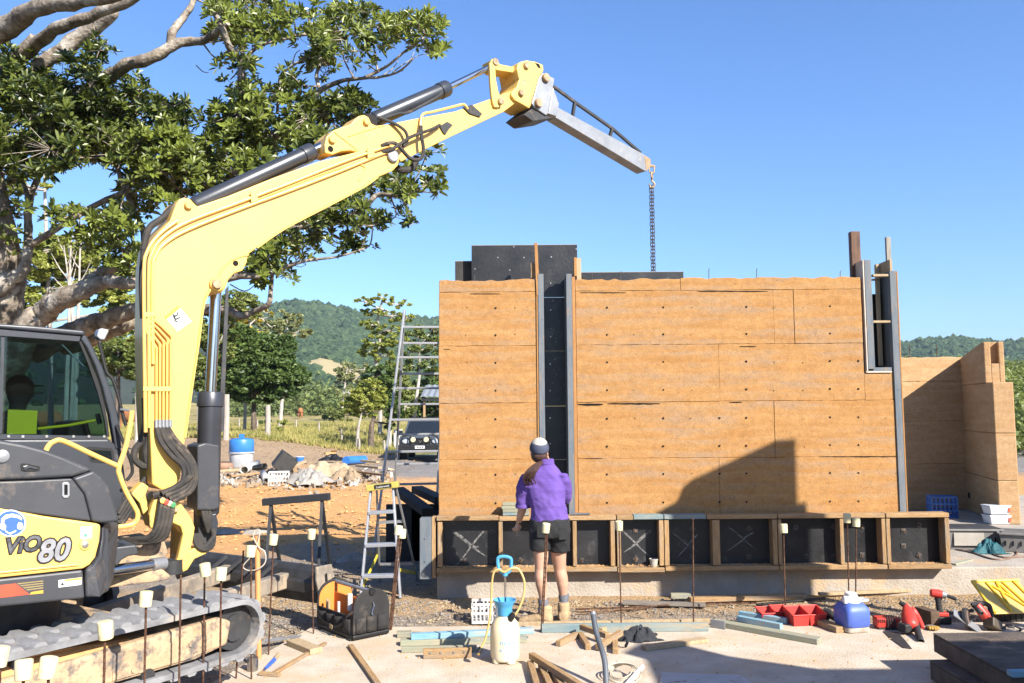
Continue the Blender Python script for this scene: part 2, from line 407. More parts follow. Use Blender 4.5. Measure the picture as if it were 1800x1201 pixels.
# ------------------------------------------------------------------ rammed earth
def earth_mat(name, c_lo, c_hi, c_grey, grey=(0.48, 0.66), pit=1.0):
    m = bpy.data.materials.new(name); m.use_nodes = True; nt = m.node_tree; b = nt.nodes['Principled BSDF']; L = nt.links.new
    c_lo, c_hi, c_grey = alb(c_lo, .60), alb(c_hi, .60), alb(c_grey, .62)
    g = node(nt, 'ShaderNodeNewGeometry')
    mp = node(nt, 'ShaderNodeMapping'); mp.inputs['Scale'].default_value = (0.8, 0.8, 3.6); L(g.outputs['Position'], mp.inputs['Vector'])
    n1 = node(nt, 'ShaderNodeTexNoise', i_Scale=1.9, i_Detail=8.0, i_Roughness=0.72); L(mp.outputs[0], n1.inputs['Vector'])
    n2 = node(nt, 'ShaderNodeTexNoise', i_Scale=16.0, i_Detail=10.0, i_Roughness=0.8); L(g.outputs['Position'], n2.inputs['Vector'])
    # compaction layers about 115 mm thick, wavering
    sx = node(nt, 'ShaderNodeSeparateXYZ'); L(g.outputs['Position'], sx.inputs[0])
    nw = node(nt, 'ShaderNodeTexNoise', i_Scale=1.3, i_Detail=4.0); L(g.outputs['Position'], nw.inputs['Vector'])
    mw = node(nt, 'ShaderNodeMath', operation='MULTIPLY_ADD'); mw.inputs[1].default_value = 0.13; L(nw.outputs['Fac'], mw.inputs[0]); L(sx.outputs['Z'], mw.inputs[2])
    md = node(nt, 'ShaderNodeMath', operation='MULTIPLY'); md.inputs[1].default_value = 1 / 0.118; L(mw.outputs[0], md.inputs[0])
    fr = node(nt, 'ShaderNodeMath', operation='FRACT'); L(md.outputs[0], fr.inputs[0])
    lay = node(nt, 'ShaderNodeMapRange', interpolation_type='SMOOTHSTEP'); lay.inputs[1].default_value, lay.inputs[2].default_value = 0.0, 1.0; lay.inputs[3].default_value, lay.inputs[4].default_value = -0.05, 0.05
    L(fr.outputs[0], lay.inputs[0])
    a1 = node(nt, 'ShaderNodeMath', operation='ADD'); L(n1.outputs['Fac'], a1.inputs[0]); L(lay.outputs[0], a1.inputs[1])
    cr = node(nt, 'ShaderNodeMapRange'); cr.inputs[1].default_value, cr.inputs[2].default_value = 0.33, 0.68; L(a1.outputs[0], cr.inputs[0])
    mx = node(nt, 'ShaderNodeMix', data_type='RGBA'); mx.inputs['A'].default_value = (*c_lo, 1); mx.inputs['B'].default_value = (*c_hi, 1); L(cr.outputs[0], mx.inputs['Factor'])
    # greyish smears where the form face polished the clay
    mp3 = node(nt, 'ShaderNodeMapping'); mp3.inputs['Scale'].default_value = (0.8, 0.8, 3.2); mp3.inputs['Location'].default_value = (7, 3, 1); L(g.outputs['Position'], mp3.inputs['Vector'])
    n3 = node(nt, 'ShaderNodeTexNoise', i_Scale=1.5, i_Detail=7.0, i_Roughness=0.7); L(mp3.outputs[0], n3.inputs['Vector'])
    a3 = node(nt, 'ShaderNodeMath', operation='ADD'); L(n3.outputs['Fac'], a3.inputs[0]); L(lay.outputs[0], a3.inputs[1])
    gr = node(nt, 'ShaderNodeMapRange'); gr.inputs[1].default_value, gr.inputs[2].default_value = grey; gr.inputs[4].default_value = 0.75; L(a3.outputs[0], gr.inputs[0])
    m3 = node(nt, 'ShaderNodeMix', data_type='RGBA'); m3.inputs['B'].default_value = (*c_grey, 1); L(gr.outputs[0], m3.inputs['Factor']); L(mx.outputs['Result'], m3.inputs['A'])
    # grain
    gv = node(nt, 'ShaderNodeMapRange'); gv.inputs[1].default_value, gv.inputs[2].default_value, gv.inputs[3].default_value, gv.inputs[4].default_value = 0.3, 0.7, 0.80, 1.18; L(n2.outputs['Fac'], gv.inputs[0])
    hs = node(nt, 'ShaderNodeHueSaturation'); L(m3.outputs['Result'], hs.inputs['Color']); L(gv.outputs[0], hs.inputs['Value'])
    vs_ = node(nt, 'ShaderNodeTexVoronoi', i_Scale=150.0); L(g.outputs['Position'], vs_.inputs['Vector'])
    sr = node(nt, 'ShaderNodeSeparateColor'); L(vs_.outputs['Color'], sr.inputs[0])
    sm = node(nt, 'ShaderNodeMapRange'); sm.inputs[3].default_value, sm.inputs[4].default_value = 0.84, 1.15; L(sr.outputs[0], sm.inputs[0])
    gm2 = node(nt, 'ShaderNodeMath', operation='MULTIPLY'); L(gv.outputs[0], gm2.inputs[0]); L(sm.outputs[0], gm2.inputs[1]); L(gm2.outputs[0], hs.inputs['Value'])
    # boney pits strung along the layer bottoms
    vo = node(nt, 'ShaderNodeTexVoronoi', i_Scale=38.0); mpv = node(nt, 'ShaderNodeMapping'); mpv.inputs['Scale'].default_value = (0.7, 0.7, 1.2)
    L(g.outputs['Position'], mpv.inputs['Vector']); L(mpv.outputs[0], vo.inputs['Vector'])
    pc = node(nt, 'ShaderNodeMapRange'); pc.inputs[1].default_value, pc.inputs[2].default_value, pc.inputs[3].default_value, pc.inputs[4].default_value = 0.10, 0.26, 1.0, 0.0; L(vo.outputs['Distance'], pc.inputs[0])
    pm = node(nt, 'ShaderNodeTexNoise', i_Scale=2.6, i_Detail=6.0, i_Roughness=0.7); L(mp.outputs[0], pm.inputs['Vector'])
    pr = node(nt, 'ShaderNodeMapRange'); pr.inputs[1].default_value, pr.inputs[2].default_value = 0.60, 0.70; L(pm.outputs['Fac'], pr.inputs[0])
    pp = node(nt, 'ShaderNodeMath', operation='MULTIPLY'); L(pc.outputs[0], pp.inputs[0]); L(pr.outputs[0], pp.inputs[1])
    m4 = node(nt, 'ShaderNodeMix', data_type='RGBA'); m4.inputs['B'].default_value = (c_lo[0] * .45, c_lo[1] * .4, c_lo[2] * .4, 1); L(hs.outputs[0], m4.inputs['A'])
    p2 = node(nt, 'ShaderNodeMath', operation='MULTIPLY'); p2.inputs[1].default_value = 0.7 * pit; L(pp.outputs[0], p2.inputs[0]); L(p2.outputs[0], m4.inputs['Factor'])
    L(m4.outputs['Result'], b.inputs['Base Color'])
    b.inputs['Roughness'].default_value = 0.92; b.inputs['Specular IOR Level'].default_value = 0.15
    h1 = node(nt, 'ShaderNodeMath', operation='SUBTRACT'); L(n2.outputs['Fac'], h1.inputs[0]); L(pp.outputs[0], h1.inputs[1])
    bp = node(nt, 'ShaderNodeBump', i_Strength=0.55, i_Distance=0.012); L(h1.outputs[0], bp.inputs['Height']); L(bp.outputs[0], b.inputs['Normal'])
    MATS[name] = m; return m
m_earth = earth_mat('rammed_earth', (0.475, 0.236, 0.080), (0.595, 0.335, 0.135), (0.43, 0.285, 0.175))
m_earth2 = earth_mat('rammed_earth_pale', (0.58, 0.34, 0.155), (0.70, 0.46, 0.25), (0.50, 0.32, 0.17), grey=(0.56, 0.75), pit=0.7)
m_dark = mk('dark_void', (0.012, 0.010, 0.008), rough=1.0, bump=0)
m_crumb = mk('joint_crumb', (0.34, 0.18, 0.07), rough=1.0, bump=0.4)

WY = 9.2                           # face of the main wall
WTH = 0.36
def wx(u, v=700): return atY(u, v, WY).x
def wz(v, u=1180): return atY(u, v, WY).z
rj = random.Random(11)
def ragged(x0, x1, z0, z1, y0, th, top_rough=0.0, j=0.0035, step=0.07):
    """block of earth with slightly uneven arrises"""
    def edge(a, b, amp, nrm):
        a, b = Vector(a), Vector(b); n = max(2, int((b - a).length / step)); out = []
        for i in range(n):
            p = a.lerp(b, i / n)
            if i: p = p + nrm * rj.uniform(-amp, amp)
            out.append(p)
        return out
    P = edge((x0, y0, z0), (x1, y0, z0), j, Vector((0, 0, 1))) + edge((x1, y0, z0), (x1, y0, z1), j * .5, Vector((1, 0, 0)))
    P += edge((x1, y0, z1), (x0, y0, z1), j + top_rough, Vector((0, 0, 1))) + edge((x0, y0, z1), (x0, y0, z0), j * .5, Vector((1, 0, 0)))
    return MB().prism(P, (0, th, 0))
wall = thing('rammed_earth_wall', 'long ochre rammed earth wall in stacked lifts standing on the raised slab', 'wall', (wx(1180), WY, SLAB2_Z))
zT, z1, z2, z3, z4 = wz(490), wz(511), wz(606), wz(706.5), wz(805.5)
zB = SLAB2_Z + 0.001
# left pier
xl0, xl1 = wx(771), wx(944)
rows = [(z1, zT), (z2, z1), (z3, z2), (z4, z3), (zB, z4)]
GAP = 0.0018
def lift(x0, x1, za, zb, top=False, dy=0.0):
    o = ragged(x0 + .0003, x1 - .0003, za + GAP / 2, zb - (0 if top else GAP / 2), WY + dy, WTH - dy, 0.009 if top else 0.0).build('earth_lift', m_earth, wall, W=True, bevel=0.004, seg=1)
    return o
for k, (za, zb) in enumerate(rows): lift(xl0 + (0.006 if k == 0 else 0.0) + 0.004 * (k % 2), xl1, za, zb, k == 0, rj.uniform(0, 0.004))
# long panel: vertical joints differ row by row
xr0, xr1, xw = wx(1014), wx(1574), wx(1521)
zSill = wz(655, 1545)
lift(xr0, wx(1196, 500), z1, zT - 0.004, True, 0.003); lift(wx(1196, 500), xw, z1, zT, True, 0.0)
lift(xr0, wx(1360, 560), z2, z1, False, 0.002); lift(wx(1360, 560), wx(1396, 560), z2, z1, False, 0.006); lift(wx(1396, 560), xw, z2, z1, False, 0.0)
lift(xr0, wx(1264, 660), z3, z2, False, 0.0); lift(wx(1264, 660), xw, z3, z2, False, 0.004)
lift(xw, xr1, z3, zSill, False, 0.004)
lift(xr0, wx(1362, 760), z4, z3, False, 0.005); lift(wx(1362, 760), xr1, z4, z3, False, 0.0)
lift(xr0, wx(1265, 860), zB, z4, False, 0.002); lift(wx(1265, 860), xr1, zB, z4, False, 0.0)
# dark packing seen in the open joints
jt = MB()
for (a, c) in ((xl0, xl1), (xr0, xr1)):
    for z in (z1, z2, z3, z4):
        if a == xr0 and z in (z1, z2): jt.bx((a + .02, WY + .010, z - .006), (xw - .02, WY + WTH - .02, z + .006))
        else: jt.bx((a + .02, WY + .010, z - .006), (c - .02, WY + WTH - .02, z + .006))
jt.build('joint_filling', m_crumb, wall, W=True)
# wider eroded stretches of the joints: shallow recesses with crumbled lips
er = MB()
def eroded(u0, u1, v, th):
    n = max(3, int((u1 - u0) / 7)); top = []; bot = []
    for i in range(n + 1):
        u = lerp(u0, u1, i / n); e = 0.35 + 0.65 * math.sin(math.pi * min(1, max(0, i / n))) ** .4
        top.append(atY(u, v - th * e * rj.uniform(.2, .7), WY - .0022)); bot.append(atY(u, v + th * e * rj.uniform(.3, 1.0), WY - .0022))
    er.prism(top + bot[::-1], (0, 0.004, 0))
eroded(1016, 1060, 710.5, 2.6); eroded(1068, 1160, 709.5, 2.0); eroded(1283, 1305, 707, 1.6); eroded(1226, 1350, 512, 1.5); eroded(1020, 1100, 514.5, 1.2)
eroded(1440, 1575, 803, 1.4); eroded(1300, 1330, 609, 1.0); eroded(1025, 1060, 806, 1.0); eroded(779, 792, 614, 1.0); eroded(826, 880, 516.5, 1.0)
# tie-rod holes
def hole(u, v, r):
    p = atY(u, v, WY - .0015); er.prism([(p.x + r * math.cos(t) * rj.uniform(.8, 1.1), WY - .0022, p.z + r * math.sin(t) * rj.uniform(.8, 1.1)) for t in [k * math.pi / 4 for k in range(8)]], (0, .004, 0))
hv = [541, 588.5, 637, 686, 736, 785, 834, 884]
for i, v in enumerate(hv):
    for u in (871,): hole(u, v + .8, .0125)
    for u in ([1067, 1166, 1312, 1459] + ([1265] if i > 3 else [])): hole(u, v - (u - 1067) * .006, .012)
    if i > 1: hole(1509, v - 2.5, .012)
    for u in (820, 905, 1115, 1215, 1360, 1412, 1557):
        if rj.random() < .55 and not (u == 1557 and i < 4): hole(u + rj.uniform(-2, 2), v + rj.uniform(-1, 1), .006)
er.build('eroded_joints_and_tie_holes', m_dark, wall, W=True)['kind'] = 'stuff'

# starter wires sticking out of the wall top
m_rust = mk('rusty_steel', (0.20, 0.085, 0.04), (0.11, 0.05, 0.03), scale=30, c3=(0.33, 0.20, 0.12), s3=9, f3=(0.5, 0.65), rough=0.85, metal=0.2, bump=0.5, bscale=150)
m_wire = mk('wire', (0.25, 0.23, 0.21), (0.14, 0.12, 0.10), rough=0.6, metal=0.6)
for u, vt in ((1246, 474), (1330, 474), (1477, 478), (1091, 479), (1041, 481), (834, 485)):
    p = atY(u, 493, WY + .12); q = atY(u, vt, WY + .12)
    MB().tube([p, q, q + Vector((.008, 0, .012))], .004, 6).build('tie_wire', m_wire, wall, W=True)

# ------------------------------------------------------------------ far right walls
bw = thing('low_earth_wall', 'lower pale rammed earth wall half in shade behind the far right end', 'wall', (6.9, 14.2, SLAB2_Z))
BY = 14.2
xa, xc = atY(1560, 650, BY).x, atY(1688, 650, BY).x
zt = atY(1640, 628, BY).z
zz = [SLAB2_Z + .001, lerp(SLAB2_Z, zt, .3), lerp(SLAB2_Z, zt, .58), lerp(SLAB2_Z, zt, .84), zt]
for k in range(4): ragged(xa, xc + .3, zz[k] + .002, zz[k + 1] - .002 * (k < 3), BY, .35, .008 if k == 3 else 0).build('earth_lift', m_earth2, bw, W=True, bevel=.004, seg=1)
for u in (1599, 1646): MB().cyl(atY(u, 630, BY + .15), atY(u, 606, BY + .15), .006, 6).build('starter_bar', m_rust, bw, W=True)
pw = thing('earth_pier_wall', 'stepped pale rammed earth pier with a notch in its top at far right', 'wall', (7.1, 12.5, SLAB2_Z))
F0 = Vector((atY(1746, 700, 12.45).x, 12.45)); F1 = Vector((atY(1688, 650, BY).x, BY - .004))
dW = (F1 - F0).normalized(); nW = Vector((dW.y, -dW.x))       # to the right of the wall
TW = 0.27
def pier(a, b, z0, z1a, z1b, name='earth_lift'):
    """length of the side wall between distances a..b along it"""
    pa, pb = F0 + dW * a, F0 + dW * b
    n = 6; P = [Vector((pa.x, pa.y, z0)), Vector((pb.x, pb.y, z0))]
    for i in range(n + 1):
        t = 1 - i / n; p = pa.lerp(pb, t); P.append(Vector((p.x, p.y, lerp(z1a, z1b, t) + (rj.uniform(-.006, .006) if 0 < i < n else 0))))
    return MB().prism(P, (nW.x * TW, nW.y * TW, 0)).build(name, m_earth2, pw, W=True, bevel=.012, seg=2)
zlow = atY(1760, 672, 12.45).z; zs = [SLAB2_Z + .001, SLAB2_Z + .62, SLAB2_Z + 1.3, zlow]
Ltot = (F1 - F0).length
for k in range(3): pier(0, Ltot, zs[k] + .002, zs[k + 1] - .002, zs[k + 1] - .002)
zup = atY(1737, 601, 12.8).z
# upper lift starts back from the end; keyway cut in its front face
pa = F0 + dW * .36
key = .10
pier(.36 + key, Ltot, zlow + .002, zup, zup - .17)
for t0, t1 in ((0, .33), (.73, 1.0)):
    a = F0 + dW * .36 + nW * (TW * t0); c = F0 + dW * .36 + nW * (TW * t1)
    P = [(a.x, a.y, zlow + .002), (c.x, c.y, zlow + .002), (c.x, c.y, zup - .003), (a.x, a.y, zup - .003)]
    MB().prism(P, (dW.x * (key - .001), dW.y * (key - .001), 0)).build('keyway_cheek', m_earth2, pw, W=True, bevel=.012)
a = F0 + dW * .361 + nW * (TW * .331); c = F0 + dW * .361 + nW * (TW * .729)
MB().prism([(a.x, a.y, zlow + .003), (c.x, c.y, zlow + .003), (c.x, c.y, zup - .33), (a.x, a.y, zup - .33)], (dW.x * key * .97, dW.y * key * .97, 0)).build('keyway_base', m_earth2, pw, W=True, bevel=.008)
m_blackpl = mk('black_plastic', (0.02, 0.02, 0.022), (0.035, 0.034, 0.033), rough=0.5, bump=0.1)
pb = atP(1704, 871, (F0.x, F0.y, 1), Vector((nW.x, nW.y, 0)))
MB().box(pb - Vector((nW.x, nW.y, 0)) * .006, (.012, .09, .09), (0, 0, math.atan2(nW.y, nW.x))).build('socket_box', m_blackpl, pw, W=True, bevel=.004)

# ------------------------------------------------------------------ unseen earth walls beside and behind the camera, added to shade the foreground
sw = thing('shade_wall', 'rammed earth corner wall standing beside the camera', 'wall', (3.8, 3.0, 0))
hw = 3.25; kk = hw / math.tan(SUN_EL)
sv = Vector((math.sin(SUN_AZ), -math.cos(SUN_AZ)))
c0 = atZ(1122, 1131, 0); c1 = atZ(1440, 1176, 0); c2 = atZ(1650, 1181, 0); c3 = atZ(1150, 1199, 0)
q0 = Vector((c0.x, c0.y)) + sv * kk; q1 = Vector((c1.x, c1.y)) + sv * kk; q2 = q1 + Vector((4.0, -0.05))
q3 = q0 + (Vector((c3.x, c3.y)) - Vector((c0.x, c0.y))).normalized() * 4.5
for a, c in ((q0, q1), (q1, q2), (q3, q0)):
    d = (c - a).normalized(); n = Vector((d.y, -d.x)) * .32
    for k in range(5):
        z0, z1_ = .001 + hw * k / 5, hw * (k + 1) / 5 - .002
        MB().prism([(a.x, a.y, z0), (c.x - d.x * .001, c.y - d.y * .001, z0), (c.x - d.x * .001, c.y - d.y * .001, z1_), (a.x, a.y, z1_)], (n.x, n.y, 0)).build('earth_lift', m_earth2, sw, W=True)
# ------------------------------------------------------------------ formwork timber and black ply
m_ply = mk('black_form_ply', (0.022, 0.022, 0.025), (0.045, 0.046, 0.05), scale=3.0, c3=(0.16, 0.15, 0.14), s3=5.0, f3=(0.56, 0.85), rough=0.42, rvar=0.15, bump=0.12, bscale=30, spec=0.5)
m_plyedge = mk('ply_edge', (0.50, 0.36, 0.20), (0.38, 0.26, 0.14), scale=12, rough=0.8)
m_wood = mk('site_timber', (0.52, 0.335, 0.165), (0.36, 0.215, 0.10), scale=7, stretch=(1, 7, 7), c3=(0.36, 0.31, 0.25), s3=1.6, f3=(0.5, 0.7), rough=0.85, bump=0.5, bscale=26, per_obj=0.12, spec=0.2)
m_woodz = mk('site_timber_upright', (0.52, 0.335, 0.165), (0.36, 0.215, 0.10), scale=7, stretch=(7, 7, 1), c3=(0.36, 0.31, 0.25), s3=1.6, f3=(0.5, 0.7), rough=0.85, bump=0.5, bscale=26, per_obj=0.12, spec=0.2)
m_woody = mk('site_timber_deep', (0.43, 0.26, 0.12), (0.30, 0.17, 0.075), scale=7, stretch=(7, 1, 7), c3=(0.40, 0.33, 0.25), s3=1.6, f3=(0.5, 0.7), rough=0.85, bump=0.5, bscale=26, per_obj=0.15, spec=0.2)
m_orange = mk('earth_stained_timber', (0.55, 0.27, 0.09), (0.42, 0.20, 0.07), scale=6, stretch=(6, 6, 1), rough=0.85, bump=0.4)
m_blue = mk('blue_treated_pine', (0.20, 0.30, 0.33), (0.34, 0.37, 0.33), scale=3, stretch=(1, 6, 6), c3=(0.50, 0.37, 0.22), s3=2.2, f3=(0.52, 0.72), rough=0.8, bump=0.4, per_obj=0.1, spec=0.25)
m_bluez = mk('blue_grey_jamb', (0.17, 0.21, 0.25), (0.25, 0.265, 0.275), scale=3.5, stretch=(5, 5, 1), c3=(0.36, 0.24, 0.14), s3=5.0, f3=(0.56, 0.70), rough=0.75, bump=0.3, spec=0.3)
m_paleblue = mk('bright_blue_pine', (0.20, 0.44, 0.58), (0.40, 0.52, 0.55), scale=3, stretch=(1, 6, 6), c3=(0.52, 0.42, 0.28), s3=2.5, f3=(0.55, 0.72), rough=0.8, bump=0.4, spec=0.25)
m_green = mk('greenish_pine', (0.34, 0.36, 0.26), (0.46, 0.40, 0.27), scale=3, stretch=(1, 6, 6), c3=(0.25, 0.30, 0.30), s3=2.5, f3=(0.5, 0.7), rough=0.85, bump=0.4, per_obj=0.12, spec=0.2)
m_pale = mk('pale_pine', (0.55, 0.42, 0.26), (0.44, 0.31, 0.17), scale=5, stretch=(5, 5, 1), rough=0.8, bump=0.3)
m_bolt = mk('zinc_bolt', (0.55, 0.54, 0.52), (0.4, 0.38, 0.35), rough=0.4, metal=0.8, bump=0.1)
m_chalk = mk('chalk_spray', (0.62, 0.60, 0.57), (0.40, 0.39, 0.38), scale=40, rough=1.0, bump=0.3)
_cn = m_chalk.node_tree                                    # sprayed paint: broken, partly see-through
_b = _cn.nodes['Principled BSDF']; _n = node(_cn, 'ShaderNodeTexNoise', i_Scale=28.0, i_Detail=6.0, i_Roughness=0.8)
_g = node(_cn, 'ShaderNodeNewGeometry'); _cn.links.new(_g.outputs['Position'], _n.inputs['Vector'])
_r = node(_cn, 'ShaderNodeMapRange'); _r.inputs[1].default_value, _r.inputs[2].default_value, _r.inputs[3].default_value, _r.inputs[4].default_value = 0.38, 0.70, 0.0, 0.50
_cn.links.new(_n.outputs['Fac'], _r.inputs[0]); _cn.links.new(_r.outputs[0], _b.inputs['Alpha'])

FY = 9.03                         # front of the low form
fz1 = atY(1200, 905.5, FY).z; fz0 = atY(1200, 1003.5, FY).z
def fx(u): return atY(u, 955, FY).x
def form_panel(u0, u1, studs, label, top=None, bot=None, dy=0.0):
    t = thing('low_formwork', label, 'formwork', ((fx(u0) + fx(u1)) / 2, FY, fz0), 0, 'low form panels along the foot of the wall')
    x0, x1 = fx(u0) + .002, fx(u1) - .002; h = .045; dp = .145
    y0 = FY + dy
    tops = top or [(u0, u1, 0.0, m_wood)]
    for a, c, dz, mm in tops: MB().bx((fx(a) + .002, y0 + abs(dz), fz1 - h + dz), (fx(c) - .002, y0 + dp, fz1 + dz)).build('top_rail', mm, t, W=True, bevel=.004)
    for a, c, dz, mm in (bot or [(u0, u1, 0.0, m_wood)]): MB().bx((fx(a) + .002, y0 - .01, fz0 + dz), (fx(c) - .002, y0 + dp, fz0 + h + dz)).build('bottom_rail', mm, t, W=True, bevel=.004)
    for a, c in studs:
        w = max(.040, fx(c) - fx(a)); xm = (fx(a) + fx(c)) / 2
        MB().bx((xm - w / 2, y0 + .003, fz0 + h + .0075), (xm + w / 2, y0 + dp - .001, fz1 - h - .010)).build('stud', m_woodz, t, W=True, bevel=.004)
    s = MB().bx((x0 + .004, y0 + dp + .0005, fz0 + .004), (x1 - .004, y0 + dp + .018, fz1 - .012)).build('ply_sheet', m_ply, t, W=True)
    return t, y0 + dp
T = {}
T[0] = form_panel(767, 1084, [(769, 777), (876.5, 883.5), (1008, 1013), (1073.5, 1081)], 'low black form panel at the left end with a sprayed cross, behind the standing person',
    top=[(767, 877, .004, m_wood), (877.5, 1084, -.001, m_wood)])
T[1] = form_panel(1085, 1167.5, [(1087, 1089.5), (1159, 1167)], 'short form panel with a sprayed cross and a small white pot inside', top=[(1085, 1114, -.001, m_wood), (1114.5, 1167.5, .002, m_blue)], bot=[(1085, 1167.5, -.012, m_wood)])
T[2] = form_panel(1168.5, 1368, [(1168.5, 1176.5), (1253, 1266), (1359, 1367)], 'form panel with two sprayed crosses in the shade of the tower', top=[(1168.5, 1243, .002, m_blue), (1243.5, 1368, 0, m_wood)])
T[3] = form_panel(1369, 1558.5, [(1369, 1375), (1478, 1484.5), (1552, 1558)], 'form panel behind the pair of tall capped bars', dy=.006)
T[4] = form_panel(1559.5, 1671, [(1559.5, 1566), (1662.5, 1670.5)], 'form panel at the far right end of the low formwork')
def cross(t, py, pts, w):
    B = MB()
    for (a, c, ww) in pts:
        p, q = atY(*a, py), atY(*c, py); d = (q - p); d.normalize(); s = Vector((-d.z, 0, d.x)); n = 10; up = []; dn = []
        for i in range(n + 1):
            k = i / n; m_ = p.lerp(q, k) + Vector((0, 0, .006 * math.sin(k * 7))); e = .75 * ww * (0.55 + 0.45 * math.sin(3.0 * k + 1)) * (0.4 + .6 * min(1, 5 * (1 - k)))
            m_.y = py - .0012; up.append(m_ + s * e); dn.append(m_ - s * e)
        B.prism(up + dn[::-1], (0, .0006, 0))
    B.build('sprayed_cross', m_chalk, t, W=True)
cross(T[0][0], T[0][1], [((797, 935), (858, 981), .022), ((850, 934), (797, 1000), .012), ((824, 960), (842, 961), .025)], 1)
cross(T[1][0], T[1][1], [((1092, 932), (1150, 985), .013), ((1144, 934), (1096, 972), .022)], 1)
cross(T[2][0], T[2][1], [((1183, 938), (1228, 972), .012), ((1228, 938), (1186, 984), .011)], 1)
cross(T[2][0], T[2][1], [((1282, 928), (1330, 966), .010), ((1324, 936), (1276, 970), .012)], 1)
def washer(t, py, u, v, a=40):
    p = atY(u, v, py); p.y = py - .005
    w = MB().box(p, (.05, .008, .05), (0, R(a), 0)).build('washer_plate', mk('washer_steel', (0.22, 0.21, 0.20), (0.12, 0.11, 0.10), rough=0.5, metal=0.7, c3=(.35, .26, .18), s3=12), t, W=True, bevel=.002)
    MB().cyl(p + Vector((0, 0, 0)), p - Vector((0, .012, 0)), .011, 10).build('rod_end', m_rust, w, W=True)
for k, u, v, a in ((0, 866, 935, 42), (0, 864, 985, 8), (0, 816, 985, 20), (0, 1022, 985, 10), (0, 915, 985, 30), (0, 980, 984, 12), (1, 1117, 933, 0), (1, 1117, 983, 42), (2, 1217, 930, 35), (2, 1217, 979, 10), (2, 1316, 929, 40), (2, 1316, 979, 8), (3, 1398, 927, 20), (3, 1465, 926, 35), (3, 1465, 977, 8), (3, 1416, 978, 15), (3, 1515, 976, 5), (3, 1515, 926, 30), (4, 1615, 923, 12), (4, 1615, 976, 30), (4, 1588, 934, 0), (4, 1588, 960, 0)):
    washer(T[k][0], T[k][1], u, v, a)
# spilled earth along the bottom rails
sp = MB(); rs = random.Random(3)
for _ in range(900):
    u = rs.uniform(775, 1660); p = atY(u, 1000, FY); x = p.x; y = FY + rs.uniform(0.01, .13); s = rs.uniform(.003, .010)
    sp.add([Vector((x, y, fz0 + .046)) + Vector(q) * s for q in ((1, 0, 0), (-.6, .8, 0), (-.6, -.8, 0), (0, 0, 1.0))], [(0, 1, 3), (1, 2, 3), (2, 0, 3)])
struct(sp.build('spilled_earth', m_clod, fix=False), 'stuff', 'crumbs of earth spilled along the bottom rails of the low form')

# blue end board standing at the left end of the low form
t = thing('end_board', 'short upright blue treated plank closing the left end of the low form', 'plank', (fx(752), FY, fz0))
MB().bx((fx(737.5), FY + .012, atY(745, 1019, FY).z), (fx(758), FY + .17, atY(745, 912, FY).z)).build('plank', m_bluez, t, W=True, bevel=.005)
MB().bx((fx(758.4), FY + .03, atY(745, 1018, FY).z), (fx(765.5), FY + .16, atY(745, 910, FY).z)).build('backing_stud', m_woodz, t, W=True, bevel=.004)
for v in (948, 988): MB().cyl(atY(746, v, FY + .016), atY(746, v, FY + .008), .006, 8).build('bolt_hole', m_dark, t, W=True)

# ---------------- slot in the wall: black ply at the back, blue-grey jambs
bf = thing('rear_form', 'tall stack of black form ply sheets bolted to the back of the wall', 'formwork', (wx(920), WY + WTH, SLAB2_Z))
RY = WY + WTH + .006
def rx(u, v=460): return atY(u, v, RY).x
def rz(v, u=980): return atY(u, v, RY).z
def sheet(u0, u1, v0, v1, y, name='ply_sheet', mm=None):
    vm = (v0 + v1) / 2; p, q = atY(u0, vm, y), atY(u1, vm, y); p.z = atY((u0 + u1) / 2, v1, y).z; q.z = atY((u0 + u1) / 2, v0, y).z
    o = MB().bx((p.x, y, p.z + .0015), (q.x, y + .018, q.z - .0015)).build(name, mm or m_ply, bf, W=True)
    MB().bx((p.x, y - .0005, q.z - .0012), (q.x, y + .0185, q.z + .0025)).build('sheet_edge', m_plyedge, o, W=True)
    return o
sheet(829, 1015, 431, 523, RY); sheet(930, 1015, 523.5, 617, RY); sheet(930, 1015, 617.5, 714, RY); sheet(930, 1015, 714.5, 808, RY); sheet(930, 1015, 808.5, 905, RY)
sheet(800, 905, 459, 540, RY + .12, mm=mk('weathered_ply', (0.12, 0.11, 0.10), (0.07, 0.065, 0.06), scale=5, c3=(.3, .24, .17), s3=4, rough=.8, bump=.3))
sheet(1021, 1202, 478.5, 540, RY + .02)
bl = MB()  # pale dots standing in for daylight through the tie holes
for u, v in ((968, 498), (968, 545), (968, 592), (967, 640), (967, 687), (967, 735), (967, 780), (875, 453), (921, 453), (969, 452), (835, 473), (896, 475), (1013, 438), (903, 434)):
    p = atY(u, v, RY); bl.cyl(p - Vector((0, .005, 0)), p + Vector((0, .001, 0)), .0085, 8)
for _ in range(26):
    p = atY(rj.uniform(962, 992), rj.uniform(520, 780), RY); bl.cyl(p - Vector((0, .002, 0)), p + Vector((0, .001, 0)), rj.uniform(.002, .004), 6)
bl.build('tie_hole_light_dots', m_bolt, bf, W=True)['kind'] = 'stuff'
# walers on the rear form
for v in (700, 860): 
    p, q = atY(925, v, RY + .06), atY(1020, v, RY + .06); MB().bx((p.x, RY + .02, p.z - .05), (q.x, RY + .09, p.z + .05)).build('waler', m_wood, bf, W=True)

